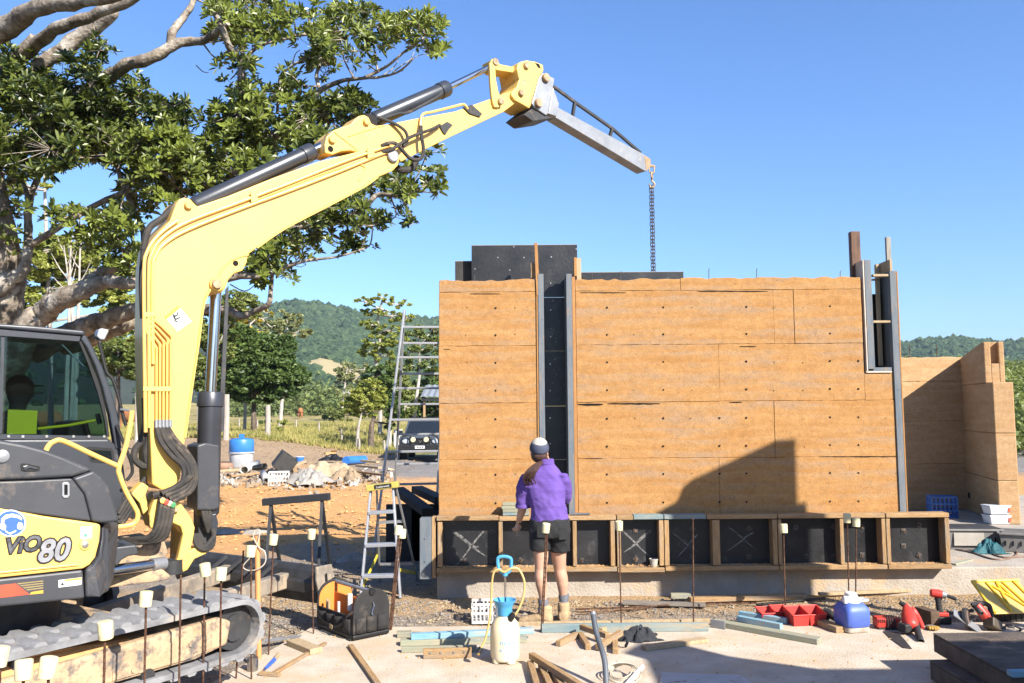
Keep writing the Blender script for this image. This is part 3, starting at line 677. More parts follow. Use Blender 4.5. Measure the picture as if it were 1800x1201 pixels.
js = thing('slot_jambs', 'blue-grey jamb boards with orange strips lining the tall narrow slot', 'formwork', (wx(978), WY, SLAB2_Z))
def jamb(u0, u1, v0, v1, yo, mm, name, dep=None, ub=None):
    vm = (v0 + v1) / 2; p, q = atY(u0, vm, WY), atY(u1, vm, WY); p.z = atY((u0 + u1) / 2, v1, WY).z; q.z = atY((u0 + u1) / 2, v0, WY).z
    pb, qb = (p, q) if ub is None else (atY(u0 + ub, vm, WY), atY(u1 + ub, vm, WY))
    P = [(pb.x, WY + yo, p.z), (qb.x, WY + yo, p.z), (q.x, WY + yo, q.z), (p.x, WY + yo, q.z)]
    return MB().prism(P, (0, dep or (WTH - yo), 0)).build(name, mm, js, W=True, bevel=.003)
jamb(947.5, 957.5, 482, 905, -.02, m_bluez, 'jamb_board'); jamb(997.5, 1007.5, 482, 905, -.02, m_bluez, 'jamb_board')
jamb(944.3, 947.2, 490, 905, -.012, m_orange, 'packing_strip'); jamb(1007.8, 1013.5, 487, 905, -.012, m_orange, 'packing_strip')
jamb(939.5, 945, 427, 520, -.016, m_orange, 'tall_strip', .05, 3); jamb(1008.8, 1013.8, 453, 486, -.013, m_orange, 'strip_end', .09); jamb(1014, 1022, 453, 492, .03, m_pale, 'strip_block', .08)
p, q = atY(933, 489, WY + .05), atY(940, 463, WY + .05); MB().bx((p.x, WY + .03, p.z), (q.x, WY + .07, q.z)).build('wedge', m_woodz, js, W=True, bevel=.003)
for v in (560, 610, 655, 720, 790, 840):
    for u in (952.5, 1002.5):
        p = atY(u, v + rj.uniform(-9, 9), WY - .022); MB().cyl(p, p + Vector((0, .01, 0)), .0035, 6).build('nail_hole', m_dark, js, W=True)
# ---------------- window box-out at the right
wb = thing('window_boxout', 'timber and blue-grey window box-out rising above the wall at its right end', 'formwork', (wx(1550), WY, zSill))
def wbx(u0, u1, v0, v1, y0, y1, mm, name, bev=.003):
    vm = (v0 + v1) / 2; p, q = atY(u0, vm, WY + y0), atY(u1, vm, WY + y0); p.z = atY((u0 + u1) / 2, v1, WY + y0).z; q.z = atY((u0 + u1) / 2, v0, WY + y0).z
    return MB().bx((p.x, WY + y0, p.z), (q.x, WY + y1, q.z)).build(name, mm, wb, W=True, bevel=bev)
m_whitestrip = mk('white_strip', (0.72, 0.64, 0.54), (0.6, 0.5, 0.38), rough=0.7)
wbx(1520, 1522.3, 457, 655, -.012, .30, m_whitestrip, 'edge_strip'); wbx(1522.8, 1534.5, 457, 649, -.016, .33, m_bluez, 'jamb_board')
wbx(1523, 1568, 652.3, 655.4, -.012, .30, m_whitestrip, 'sill_strip'); wbx(1535, 1567.8, 646, 652, -.010, .33, m_bluez, 'sill_board')
wbx(1568.2, 1572.5, 456, 655.5, -.010, .30, m_pale, 'inner_stud'); wbx(1573.2, 1584.5, 476, 905, -.018, .20, m_bluez, 'tall_jamb')
wbx(1584.8, 1587.2, 477, 905, -.006, .16, m_orange, 'edge_lining')
wbx(1535, 1568, 481.8, 486, -.004, .05, m_pale, 'cross_bar'); wbx(1535, 1568, 563.5, 567.5, -.004, .05, m_pale, 'cross_bar')
wbx(1543.5, 1549, 464.5, 643, .22, .27, m_pale, 'rear_stud'); wbx(1534, 1545, 490, 493, .22, .26, m_pale, 'rear_bar')
wbx(1559, 1567, 416.5, 480, .34, .38, mk('grey_slat', (.42, .39, .33), (.32, .29, .24), scale=5, stretch=(5, 5, 1), rough=.85, bump=.3), 'tall_slat')
wbx(1497, 1513.5, 406.5, 490, .18, .26, mk('dark_hardwood', (0.24, 0.11, 0.05), (0.14, 0.065, 0.03), scale=6, stretch=(6, 6, 1), rough=.6, bump=.3), 'tall_hardwood_post', .008)
wbx(1514, 1520, 459, 490, .19, .25, m_woodz, 'packer')
wbx(1536, 1549, 517, 650, .335, .352, m_ply, 'rear_ply'); wbx(1549.2, 1578, 487, 650, .3355, .352, m_ply, 'rear_ply')
p, q = atY(1566, 650, WY + .1), atY(1568, 487, WY + .1); MB().bx((p.x - .02, WY + .06, p.z), (p.x - .005, WY + .33, q.z)).build('side_ply', m_ply, wb, W=True)
for v in (520, 560, 600, 640, 690, 740, 780, 830, 870):
    p = atY(1578.5, v + rj.uniform(-8, 8), WY - .02); MB().cyl(p, p + Vector((0, .01, 0)), .0035, 6).build('nail_hole', m_dark, wb, W=True)

# ---------------- things resting on the low form
def plank(name, label, cat, p, q, w, h, mm, group=None, up=(0, 0, 1), bev=.004):
    """a timber as one mesh in its own frame, lengthwise along local x"""
    p, q = Vector(p), Vector(q); d = q - p; l = d.length; ex = d.normalized(); ey = Vector(up).cross(ex).normalized(); ez = ex.cross(ey)
    o = MB().box((0, 0, 0), (l, w, h)).build(name, mm, None, bevel=bev)
    o.matrix_world = frame((p + q) / 2, ex, ey, ez)
    return tag(o, label, cat, group)
ztop = fz1 + .004
for k, (v0, v1, u0, u1, mm) in enumerate(((887.5, 893, 884, 930, m_green), (893.3, 899, 882, 931, m_green), (899.2, 904, 884, 930, m_green), (904.2, 911, 884, 931, m_blue))):
    z = ztop + .027 + (3 - k) * .034
    plank('offcut', ['topmost greenish pine offcut of the stack beside the hand', 'second pale pine offcut of the stack beside the hand', 'third greenish pine offcut of the stack beside the hand', 'lowest bluish pine offcut of the stack beside the hand'][k], 'timber',
          (fx(u0), FY + .06, z - .01), (fx(u1), FY + .06, z - .01), .09, .032, mm, 'offcuts stacked on the low form')
MB_ = MB().tube([(fx(1003), FY + .03, ztop + .012), (fx(1038), FY + .03, ztop + .012)], .012, 10)
o = MB_.build('steel_tube', mk('galv', (.35, .36, .38), (.25, .26, .28), rough=.4, metal=.8), None, smooth=True); tag(o, 'short grey steel tube lying on top of the low form', 'tube')
# white pot
t = thing('small_pot', 'small dirty white plastic pot standing inside the low form', 'pot', (fx(1150), FY + .05, fz0 + .034))
m_whitepl = mk('dirty_white_plastic', (.62, .57, .50), (.50, .43, .34), scale=8, c3=(.42, .28, .16), s3=6, f3=(.58, .75), rough=.55, bump=.05)
MB().lathe([(.036, 0), (.044, .07), (.041, .07), (.034, .008)], n=18).build('cup', m_whitepl, t, smooth=True); MB().lathe([(.045, .071), (.049, .071), (.049, .084), (.045, .084), (.045, .071)], n=18).build('rim', m_whitepl, t, smooth=True)
# ------------------------------------------------------------------ excavator
E1 = Vector((0.774, 0.633, 0)).normalized()      # machine forward
E2 = Vector((E1.y, -E1.x, 0))                    # its right side, towards the camera
EO = Vector((-2.58, 6.30, 0))
def MP(u, v, off=0.0): return atP(u, v, EO + E2 * off, E2)
def MPs(pts, off=0.0): return [MP(u, v, off) for u, v in pts]
m_yel = mk('machine_yellow', (1.0, 0.62, 0.155), (0.96, 0.57, 0.13), scale=2.5, c3=(0.80, 0.50, 0.18), s3=5, f3=(0.56, 0.80), rough=0.42, rvar=0.08, bump=0.04, bscale=14, spec=0.5, coat=0.15)
m_yelworn = mk('worn_yellow', (0.98, 0.66, 0.16), (0.92, 0.58, 0.14), scale=4, c3=(0.42, 0.24, 0.10), s3=9, f3=(0.54, 0.68), rough=0.55, bump=0.12, bscale=30)
m_char = mk('charcoal_cowl', (0.105, 0.11, 0.125), (0.075, 0.078, 0.088), scale=2.0, c3=(0.34, 0.26, 0.19), s3=2.6, f3=(0.56, 0.80), rough=0.48, rvar=0.12, bump=0.04, bscale=20)
m_frame = mk('cab_grey', (0.085, 0.095, 0.115), (0.065, 0.07, 0.085), scale=3, c3=(0.28, 0.24, 0.2), s3=4, f3=(0.62, 0.85), rough=0.4, bump=0.03)
m_seal = mk('rubber_seal', (0.015, 0.015, 0.016), (0.025, 0.024, 0.023), rough=0.7, bump=0.05)
m_hose = mk('rubber_hose', (0.055, 0.052, 0.05), (0.12, 0.10, 0.08), scale=9, c3=(0.30, 0.22, 0.15), s3=6, f3=(0.58, 0.75), rough=0.8, bump=0.2, bscale=90)
m_cyl = mk('cylinder_grey', (0.085, 0.095, 0.115), (0.06, 0.065, 0.08), scale=3, rough=0.33, rvar=0.08, bump=0.02, spec=0.6, c3=(.22, .19, .16), s3=8, f3=(.64, .8))
m_chrome = mk('chrome_rod', (0.85, 0.85, 0.86), (0.75, 0.75, 0.77), rough=0.16, rvar=0.05, metal=1.0, bump=0)
m_pin = mk('pin_steel', (0.62, 0.46, 0.28), (0.36, 0.24, 0.14), scale=14, rough=0.5, metal=0.5, bump=0.2, bscale=50)
m_track = mk('track_rubber', (0.34, 0.34, 0.35), (0.22, 0.22, 0.225), scale=5, c3=(0.48, 0.40, 0.31), s3=4, f3=(0.52, 0.72), rough=0.85, bump=0.25, bscale=30)
m_dust = mk('dusty_frame', (0.60, 0.43, 0.26), (0.46, 0.31, 0.18), scale=5, c3=(0.20, 0.18, 0.17), s3=9, f3=(0.48, 0.62), rough=0.92, bump=0.35, bscale=40)
m_steelg = mk('jib_steel', (0.44, 0.45, 0.46), (0.32, 0.33, 0.35), scale=5, c3=(0.60, 0.50, 0.40), s3=9, f3=(0.56, 0.70), rough=0.5, metal=0.55, bump=0.08)
m_steeld = mk('dark_steel', (0.12, 0.12, 0.125), (0.08, 0.08, 0.08), scale=6, c3=(0.25, 0.17, 0.11), s3=8, f3=(0.58, 0.72), rough=0.55, metal=0.3, bump=0.1)
m_white = mk('white_decal', (0.85, 0.84, 0.80), (0.78, 0.76, 0.72), rough=0.5, bump=0)
m_black = mk('black_print', (0.02, 0.02, 0.02), (0.03, 0.03, 0.03), rough=0.5, bump=0)
m_bluesign = mk('sign_blue', (0.06, 0.16, 0.75), (0.05, 0.14, 0.68), rough=0.4, bump=0)
m_red = mk('decal_red', (0.85, 0.10, 0.05), (0.75, 0.08, 0.04), rough=0.45, bump=0)
m_orangedecal = mk('decal_orange', (0.90, 0.45, 0.06), (0.8, 0.4, 0.05), rough=0.45, bump=0)
m_silver = mk('silver_letter', (0.70, 0.71, 0.74), (0.42, 0.43, 0.47), scale=9, rough=0.3, metal=0.6, bump=0)
m_greenpl = mk('lime_sheet', (1.0, 0.78, 0.02), (0.95, 0.74, 0.02), rough=0.5, bump=0.02)
gl = bpy.data.materials.new('cab_glass'); gl.use_nodes = True; _t = gl.node_tree; _t.nodes.remove(_t.nodes['Principled BSDF'])
_o = _t.nodes['Material Output']; _tr = node(_t, 'ShaderNodeBsdfTransparent'); _tr.inputs[0].default_value = (0.52, 0.64, 0.66, 1)
_gs = node(_t, 'ShaderNodeBsdfGlossy'); _gs.inputs['Roughness'].default_value = 0.02; _fr = node(_t, 'ShaderNodeFresnel', i_IOR=1.5)
_mx = node(_t, 'ShaderNodeMixShader'); _t.links.new(_fr.outputs[0], _mx.inputs[0]); _t.links.new(_tr.outputs[0], _mx.inputs[1]); _t.links.new(_gs.outputs[0], _mx.inputs[2]); _t.links.new(_mx.outputs[0], _o.inputs[0])

ex = thing('excavator', 'yellow and charcoal tracked excavator with its boom raised and a steel lifting jib', 'excavator', (-3.3, 5.46, GZ), math.atan2(E1.y, E1.x))
def part(B, name, m, par=None, **k): return B.build(name, m, par or ex, W=True, **k)
def plate(pts, off, th, name, m, par=None, **k):
    """outline on the machine's near side at offset off, thickness th away from the camera"""
    return part(MB().prism(MPs(pts, off), E2 * -th), name, m, par, **k)
def pin(u, v, off, r, name='pin', m=None, par=None, ln=.03):
    p = MP(u, v, off); o = part(MB().lathe([(r, 0), (r, ln * .8), (r * .86, ln)], (0, 0, 0), 18).xf(frame(p, E1, Vector((0, 0, 1)), E2)), name, m or m_pin, par, smooth=True)
    return o
def pipe(pts, off, r, name, m, par=None, n=8, sm=5):
    P = [MP(p[0], p[1], off if len(p) < 3 else p[2]) for p in pts]
    return part(MB().tube(smooth_path(P, sm) if sm > 1 else P, r, n), name, m, par, smooth=True)
# ---- boom
boom_pts = [(268, 852), (265, 780), (261, 700), (259, 600), (260, 470), (265, 434), (279, 408), (299, 388), (310, 358), (316, 350), (325, 347), (335, 350), (347, 363), (400, 345), (480, 313), (560, 284), (640, 264), (672, 257), (688, 257), (699, 265), (703, 277), (700, 291), (690, 301), (664, 312), (640, 329), (580, 361), (500, 403), (452, 436), (437, 447), (434, 462), (427, 476), (412, 481), (402, 492), (397, 507), (389, 515), (378, 516), (369, 511), (362, 522), (357, 545), (350, 600), (338, 680), (326, 770), (317, 842), (308, 856), (285, 862)]
bo = plate(boom_pts, .16, .32, 'boom', m_yel, bevel=.012, seg=2)
# raised edge flanges of the boom side (weld lips)
for pts in ([(437, 448), (412, 455), (392, 472), (376, 500), (364, 520), (357, 545), (350, 600), (338, 680), (325.5, 770)], [(664, 312), (640, 329), (580, 361), (500, 403), (452, 436)], [(300, 420), (335, 398), (400, 373), (480, 340), (560, 308), (620, 290), (640, 293), (641, 303), (630, 318)]):
    pipe(pts, .163, .008, 'weld_lip', m_yel, bo, 6, 4)
pin(330, 362, .16, .028, 'pin', m_yelworn); pin(380, 500, .16, .055, 'boss', m_yelworn); pin(380, 500, .185, .036, 'pin', m_pin)
pin(414, 463, .159, .022, 'lifting_eye', m_dark, bo, .004); pin(689, 275, .16, .055, 'arm_pivot', m_steelg)
# caution decal on the boom: white diamond square with orange edge and a small figure
dc = plate([(289, 557), (313, 537), (337, 565), (312, 583)], .1635, .002, 'warning_decal', m_white, bo)
plate([(289, 557), (313, 537), (317, 541.5), (293, 561.5)], .1642, .0006, 'decal_band', m_orangedecal, dc)
fg = MB()
for pts in ([(303, 553), (306, 552), (310, 562), (307, 563)], [(304, 556), (313, 552), (314, 554), (305, 559)], [(309, 560), (316, 557), (317, 559), (309, 563)], [(307, 562), (313, 566), (312, 568), (306, 564)], [(310, 549), (313, 549), (313, 552), (310, 552)]): fg.prism(MPs(pts, .1642), E2 * -.0005)
part(fg, 'decal_figure', m_black, dc)
# ---- arm
arm_pts = [(572, 269), (571, 255), (574, 241), (587, 229), (617, 218), (624, 210), (631, 204), (640, 202), (648, 206), (653, 217), (661, 221), (680, 219), (739, 207), (800, 196), (862, 174), (899, 160), (909, 167), (908, 180), (885, 197), (800, 237), (745, 264), (693, 291), (664, 285), (640, 270), (616, 264.5), (600, 266), (585, 272)]
ar = plate(arm_pts, .115, .23, 'arm', m_yel, bevel=.008)
plate([(586.5, 231.5), (590, 229.5), (632, 262), (628, 264)], .122, .01, 'stiffener_bar', m_yelworn, ar)
pipe([(612, 240), (640, 231), (663, 224), (675, 221)], .118, .006, 'weld_lip', m_yel, ar, 6, 3)
pin(643, 215, .115, .030, 'pin', m_yelworn); pin(583, 246, .115, .032, 'pin', m_yelworn); pin(581, 262, .1155, .026, 'sight_hole', m_dark, ar, .003)
_, = (None,)
# stencilled lettering on the arm, running along it
a0, a1 = MP(646, 246, .1165), MP(667, 240, .1165); dx = (a1 - a0).normalized(); up = E2.cross(dx)
tm = text_mesh('59PK', .088, .0008, 0, (.82, 1.0)).xf(frame(a0, dx, up, E2)); part(tm, 'lettering', mk('stencil_grey', (.42, .36, .22), (.5, .42, .26), rough=.7, bump=0), ar)
for k, (u, v, s) in enumerate(((622, 246, 'OPER.WT'), (625, 252, 'CAPACITY'))):
    a0 = MP(u, v, .1165); part(text_mesh(s, .035, .0006).xf(frame(a0, dx, up, E2)), 'small_lettering', mk('stencil_orange', (.80, .52, .22), (.84, .56, .25), rough=.7, bump=0), ar)
# ---- cylinders
def cylinder(name, a, b, c, rb, rr, off, m=m_cyl):
    A, Bq, Cq = MP(*a, off), MP(*b, off), MP(*c, off); d = (Bq - A).normalized()
    o = part(MB().tube([A, A + d * .02, Bq - d * .03, Bq], [rb * .85, rb, rb, rb * .98], 20), name, m, smooth=True)
    part(MB().tube([Bq - d * .11, Bq - d * .105, Bq - d * .012, Bq + d * .004], [rb, rb * 1.12, rb * 1.12, rb * 1.02], 20), 'gland', m, o, smooth=True)
    part(MB().tube([Bq - d * .02, Cq], rr, 14), 'rod', m_chrome, o, smooth=True)
    return o, d
c1, d1 = cylinder('arm_cylinder', (340, 362), (549, 266), (576, 252), .066, .038, 0.0)
part(MB().tube([MP(326, 363, -.06), MP(326, 363, .06)], .062, 16), 'cylinder_eye', m_yelworn, c1); part(MB().tube([MP(580, 249, -.07), MP(580, 249, .07)], .06, 16), 'rod_eye', m_steeld, c1)
plate([(352, 371), (552, 281), (552, 284), (352, 374)], .05, .015, 'rubber_pipe', m_hose, c1)
c2, d2 = cylinder('bucket_cylinder', (657, 211), (786, 155), (862, 118), .070, .030, 0.0)
part(MB().tube([MP(650, 214, -.06), MP(650, 214, .06)], .07, 16), 'cylinder_eye', m_steeld, c2); pipe([(668, 211, .06), (700, 200, .08), (720, 197, .085), (770, 170, .082), (777, 160, .06)], .08, .014, 'feed_pipe', m_steeld, c2)
c3_, d3 = cylinder('boom_cylinder', (364, 906), (370, 690), (380, 506), .088, .042, -.03)
gd = plate([(347, 783), (360, 779), (362, 779), (386, 783), (386, 893), (376, 897), (347, 897)], .09, .24, 'cylinder_guard', m_char, c3_, bevel=.012)
plate([(397, 509), (402, 503), (402, 540), (393, 757), (390, 760), (384, 757)], .02, .014, 'rod_guard', m_steeld, c3_, bevel=.003)
plate([(349, 895), (381, 893), (381, 940), (375, 948), (371, 960), (349, 955)], -.0, .12, 'cylinder_foot', m_steeld, c3_, bevel=.01)
plate([(373, 905), (380, 903), (384, 920), (380, 945), (372, 946)], .08, .04, 'valve_block', m_cyl, c3_, bevel=.004)
for k in range(3): pipe([(356 + 6 * k, 897, .06), (360 + 5 * k, 915, .07), (366 + 3 * k, 935, .05)], .06, .016, 'hose', m_hose, c3_)
# ---- linkage and coupler at the arm end
for s in (1, -1):
    plate([(861, 112), (866, 103), (875, 106), (878, 116), (871, 122), (872, 140), (876, 160), (881, 172), (882, 182), (877, 189), (869, 188), (866, 178), (864, 165), (862, 140)], .125 * s + (.02 if s > 0 else 0), .03, 'side_link', m_yelworn, bevel=.006)
plate([(866, 104), (880, 113), (900, 117), (910, 117), (913, 127), (904, 128), (884, 125), (872, 123)], .09, .18, 'push_link', m_yelworn, bevel=.008)
pin(869, 110, .13, .036); pin(879, 179, .145, .034)
cp = plate([(909, 122), (911, 112), (917, 108), (927, 106), (940, 108), (955, 114), (956, 125), (948, 135), (944, 150), (937, 172), (935, 182), (931, 191), (921, 185), (905, 176), (899, 168), (900, 162), (909, 152), (913, 140), (911, 130)], .15, .30, 'quick_coupler', m_yelworn, bevel=.012)
pin(924, 116, .15, .034, par=cp); pin(915, 164, .15, .034, par=cp); plate([(919, 144), (923, 138), (925, 141), (921, 153)], .1515, .002, 'rating_plate', m_pin, cp)
plate([(940, 110), (948, 113), (951, 121), (946, 119)], .152, .004, 'slot', m_dark, cp)
jb = plate([(948, 136), (955, 128), (975, 138), (973, 152), (964, 200), (960, 203), (941, 190), (935, 182), (940, 165)], .17, .34, 'lifting_jib', m_steelg, bevel=.008)
plate([(972.6, 153), (983, 183), (979, 205), (964.5, 200)], .15, .30, 'jib_throat', m_steelg, jb, bevel=.006)
plate([(921, 202), (936, 213), (940, 213), (972, 208), (961, 203.4), (935, 191)], .15, .30, 'jib_underside', m_steeld, jb, bevel=.006)
pin(958, 137.5, .17, .045, 'jib_pin', m_pin, jb, .035); pin(945, 182, .17, .045, 'jib_pin', m_pin, jb, .035)
plate([(981, 189), (1133, 272), (1137, 301), (1134, 301), (977, 207)], .07, .14, 'jib_beam', m_steelg, jb, bevel=.005)
plate([(1132.8, 272.5), (1144, 280), (1143.5, 293), (1137, 301.2)], .074, .148, 'jib_end_cap', mk('rusty_cap', (.52, .33, .2), (.4, .24, .13), scale=10, rough=.7, metal=.3, bump=.2), jb, bevel=.004)
def jbar(a, b, w=.028): part(MB().beam(MP(*a, 0), MP(*b, 0), w, w), 'truss_bar', m_steeld, jb)
jbar((973, 152.5), (1012, 181)); jbar((1012, 181), (1076, 226)); jbar((1076, 226), (1126, 269)); jbar((1010, 182), (1006.5, 204), .03); jbar((1075.5, 228), (1071.5, 242), .03)
# ---- hydraulic pipes on the boom
for k, (x0, pts) in enumerate(((0, [(256, 760), (254, 620), (253, 480), (259, 442), (280, 412), (312, 388)]), (0, [(262.5, 752), (262, 620), (261.5, 480), (267, 446), (286, 418), (330, 390), (420, 356), (520, 318), (600, 286), (664, 263), (684, 257)]), (0, [(269, 640), (268, 480), (274, 450), (290, 428), (330, 404), (420, 368), (520, 331), (600, 300), (668, 272), (686, 267)]))):
    pipe(pts, .178, .0125, 'hydraulic_pipe', m_yel, bo)
for k in range(5):
    x = 275 + 5.4 * k
    pipe([(253 + k * 1.5, 566 - k * 1.0), (258 + k * 2, 583 - k * 6), (x - 4 + k * 2, 606 - k * 4), (x + k * .8, 614 - k * 3), (x + k * .8, 640), (x + k * .7, 742)], .180, .0085, 'steel_line', m_yel, bo, 6, 2)
    pipe([(x + k * .7, 738), (x + k * .7, 752)], .180, .013, 'ferrule', m_steelg, bo, 8, 1)
for u0, u1, v in ((252, 275, 553), (252, 302, 684)): plate([(u0, v - 4), (u1, v - 4), (u1, v + 4), (u0, v + 4)], .192, .014, 'pipe_clamp', m_yelworn, bo, bevel=.003)
for u, v in ((445, 345), (650, 268)): plate([(u - 4, v - 8), (u + 7, v - 11), (u + 9, v + 8), (u - 3, v + 12)], .196, .014, 'pipe_clamp', m_yel, bo, bevel=.003)
# hoses over the arm joint
for pts, r in (([(670, 257, .18), (682, 252, .2), (694, 252, .2), (704, 260, .2), (712, 270, .2), (722, 279, .2), (735, 281, .2), (743, 274, .2), (744, 258, .2), (741, 240, .19), (740, 222, .16)], .017), ([(672, 268, .18), (688, 263, .2), (705, 252, .21), (722, 241, .2), (740, 234, .19), (760, 227, .17), (773, 220, .14)], .015), ([(664, 206, .09), (680, 212, .12), (700, 221, .15), (713, 232, .17), (716, 246, .18), (708, 257, .19)], .015), ([(697, 294, .0), (706, 299, .0), (720, 298, 0), (730, 287, 0), (732, 275, 0)], .03)):
    pipe(pts, .18, r, 'hose', m_hose)
pipe([(739, 222, .15), (741, 205, .14), (748, 199, .13), (760, 197, .13), (800, 187, .13), (815, 184, .13), (822, 192, .13)], .13, .013, 'hydraulic_pipe', m_yel, ar)
plate([(773, 222), (786, 214), (790, 216), (796, 220), (790, 226), (784, 236), (780, 234)], .13, .016, 'hose_bracket', m_steeld, ar); plate([(814, 188), (830, 184), (848, 200), (844, 206), (826, 200)], .13, .018, 'pipe_block', m_steeld, ar, bevel=.004)
# black hose bundle up the back of the boom
pipe([(254, 480, .05), (250, 520, .05), (252, 440, .05), (262, 402, .05), (285, 384, .05), (308, 360, .05)][2:], .05, .025, 'hose', m_hose); pipe([(251, 560, .04), (249, 500, .04), (252, 440, .05)], .05, .022, 'hose', m_hose)
# ---- boom foot, swing bracket, hoses
sb = plate([(264, 928), (263, 905), (270, 880), (282, 867), (292, 866), (304, 880), (316, 882), (328, 898), (338, 914), (343, 928), (340, 948), (334, 972), (328, 1000), (318, 1007), (296, 1012), (287, 1010), (287, 1000), (296, 995), (312, 985), (316, 968), (322, 940), (318, 926), (300, 918), (280, 925), (272, 932)], .20, .06, 'swing_bracket', m_yelworn, bevel=.012)
plate([(264, 905), (270, 880), (282, 867), (300, 878), (328, 898), (340, 925), (330, 990), (316, 995), (318, 940), (300, 918), (272, 930)], .05, .24, 'bracket_web', m_yelworn, sb, bevel=.01)
plate([(318, 985), (332, 970), (345, 962), (358, 968), (372, 958), (375, 961), (362, 974), (342, 983), (330, 1002), (318, 1008)], .12, .26, 'cylinder_lug', m_yelworn, sb, bevel=.01)
part(MB().cyl(MP(302, 984, .16), MP(302, 1008, .16), .075, 18), 'swing_pin', m_steeld, sb, smooth=True)
pin(308, 896, .201, .018, 'bolt', m_pin, sb)
plate([(230, 868), (250, 848), (262, 856), (256, 870), (262, 895), (252, 905), (246, 885)], .10, .10, 'side_bracket', m_yelworn, bevel=.008)
plate([(283, 870), (288, 866), (311, 884), (306, 888)], .245, .02, 'hose_strap', m_white, sb, bevel=.003)
for k, (a, b2, cc, d, e, f) in enumerate((((276, 752), (282, 775), (300, 800), (322, 822), (318, 850), (284, 868)), ((283, 752), (292, 775), (312, 800), (331, 825), (326, 855), (290, 872)), ((289, 752), (300, 775), (322, 798), (338, 825), (332, 858), (297, 877)), ((295, 752), (308, 772), (330, 797), (343, 824), (338, 860), (303, 882)))):
    pipe([(*a, .18), (*b2, .2), (*cc, .22), (*d, .24), (*e, .25), (*f, .26)], .2, .019, 'hose', m_hose)
    g = [(285 + 6 * k, 873 + 4 * k, .25), (281 + 7 * k, 900, .25), (276 + 7 * k, 925, .25), (262 + 8 * k, 944 + k, .22), (240, 948 + 2 * k, .15), (212, 950 + 2 * k, .0)]
    pipe(g, .2, .020, 'hose', m_hose); pin(286 + 6.2 * k, 880 + 2.6 * k, .272, .02, 'hose_mark', [m_yel, m_red, m_whitepl, mk('hose_green', (.1, .4, .15))][k], None, .006)
pipe([(270, 872, .2), (300, 862, .24), (322, 848, .26), (336, 836, .26)], .2, .024, 'hose', m_hose); pipe([(255, 700, .1), (256, 745, .08), (248, 775, .06), (238, 790, .05), (236, 806, .05), (248, 818, .05), (258, 820, .05)], .1, .026, 'hose', m_hose); pipe([(260, 705, .1), (262, 760, .08), (256, 800, .06), (262, 818, .05)], .1, .026, 'hose', m_hose)
for k in range(3): pipe([(342 + 3 * k, 938, .1), (345 + 4 * k, 958, .12), (357 + 2 * k, 966 - 3 * k, .13), (371, 962 - 6 * k, .12), (376, 948 - 3 * k, .1), (374, 930, .08)], .1, .018, 'hose', m_hose)
for k in range(4): pipe([(208, 928 - 8 * k, .1), (225, 905 - 10 * k, .08), (240, 880 - 6 * k, .04), (256, 870 - 10 * k, .02)], .1, .02, 'hose', m_hose)
# swing cylinder
sc_ = part(MB().cyl(MP(192, 1003, .45), MP(284, 991, .24), .036, 16), 'swing_cylinder', m_chrome, smooth=True); part(MB().tube([MP(266, 993.5, .28), MP(288, 990, .24)], .046, 16), 'rod_end', m_steelg, sc_, smooth=True)
plate([(204, 962), (240, 958), (244, 975), (226, 978), (214, 985), (206, 996), (198, 990)], .5, .3, 'front_deck', m_char, bevel=.01)
plate([(190, 1012), (286, 1001), (300, 1012), (296, 1020), (190, 1034)], .3, .6, 'swing_frame', m_dust, bevel=.01); plate([(200, 965), (290, 952), (296, 972), (286, 990), (205, 1000)], .05, .6, 'main_frame', m_dust, bevel=.01)
# ---- bodywork on the near side
SO = 1.08
cw = plate([(-260, 742), (-120, 750), (0, 773), (40, 780), (77, 790), (115, 804), (150, 820), (164, 827), (150, 832), (127, 839), (60, 843), (0, 845), (-260, 850)], SO - .03, .80, 'engine_cowl', m_char, bevel=.03, seg=3)
gp = plate([(-260, 852), (0, 847), (60, 845), (127, 841.5), (148, 870), (160, 916), (153, 915), (77, 905), (0, 890), (-260, 850)][:8] + [(-260, 862)], SO, .85, 'side_cover', m_char, bevel=.008, seg=2)
plate([(127.5, 841), (150, 833), (164, 827.5), (178, 838), (190, 853), (200, 880), (209, 912), (209, 917), (178, 919.5), (161, 916.5), (149, 870)], SO - .02, .6, 'corner_cover', m_char, bevel=.02, seg=3)
yp = plate([(-260, 864), (0, 893), (77, 907.5), (153, 918), (176, 922), (177, 926), (175, 952), (168, 980), (158, 993), (146, 1000), (70, 1008.5), (0, 1016), (-260, 1046)], SO + .004, .06, 'yellow_door', m_yel, bevel=.012, seg=2)
plate([(-260, 1048), (0, 1018), (70, 1010.5), (146, 1002), (149, 1052), (0, 1067), (-260, 1092)], SO, .8, 'skirt', m_char, bevel=.012, seg=2)
cor = [(150, 1001.5), (162, 993), (172, 979), (179, 950), (181, 923), (209, 918.5), (205, 975), (198, 1024), (191, 1041), (170, 1049), (151, 1052)]
L3 = []
for (u, v) in cor: L3.append(MP(u, v, SO - .004 - .30 * sstep(u, 168, 214)))
part(MB().prism(L3, E2 * -.5), 'corner_skirt', m_char, bevel=.02, seg=3)
plate([(-260, 870), (0, 895), (150, 925), (190, 930), (190, 1035), (0, 1060), (-260, 1085)], SO - .09, 1.9, 'inner_body', m_frame)
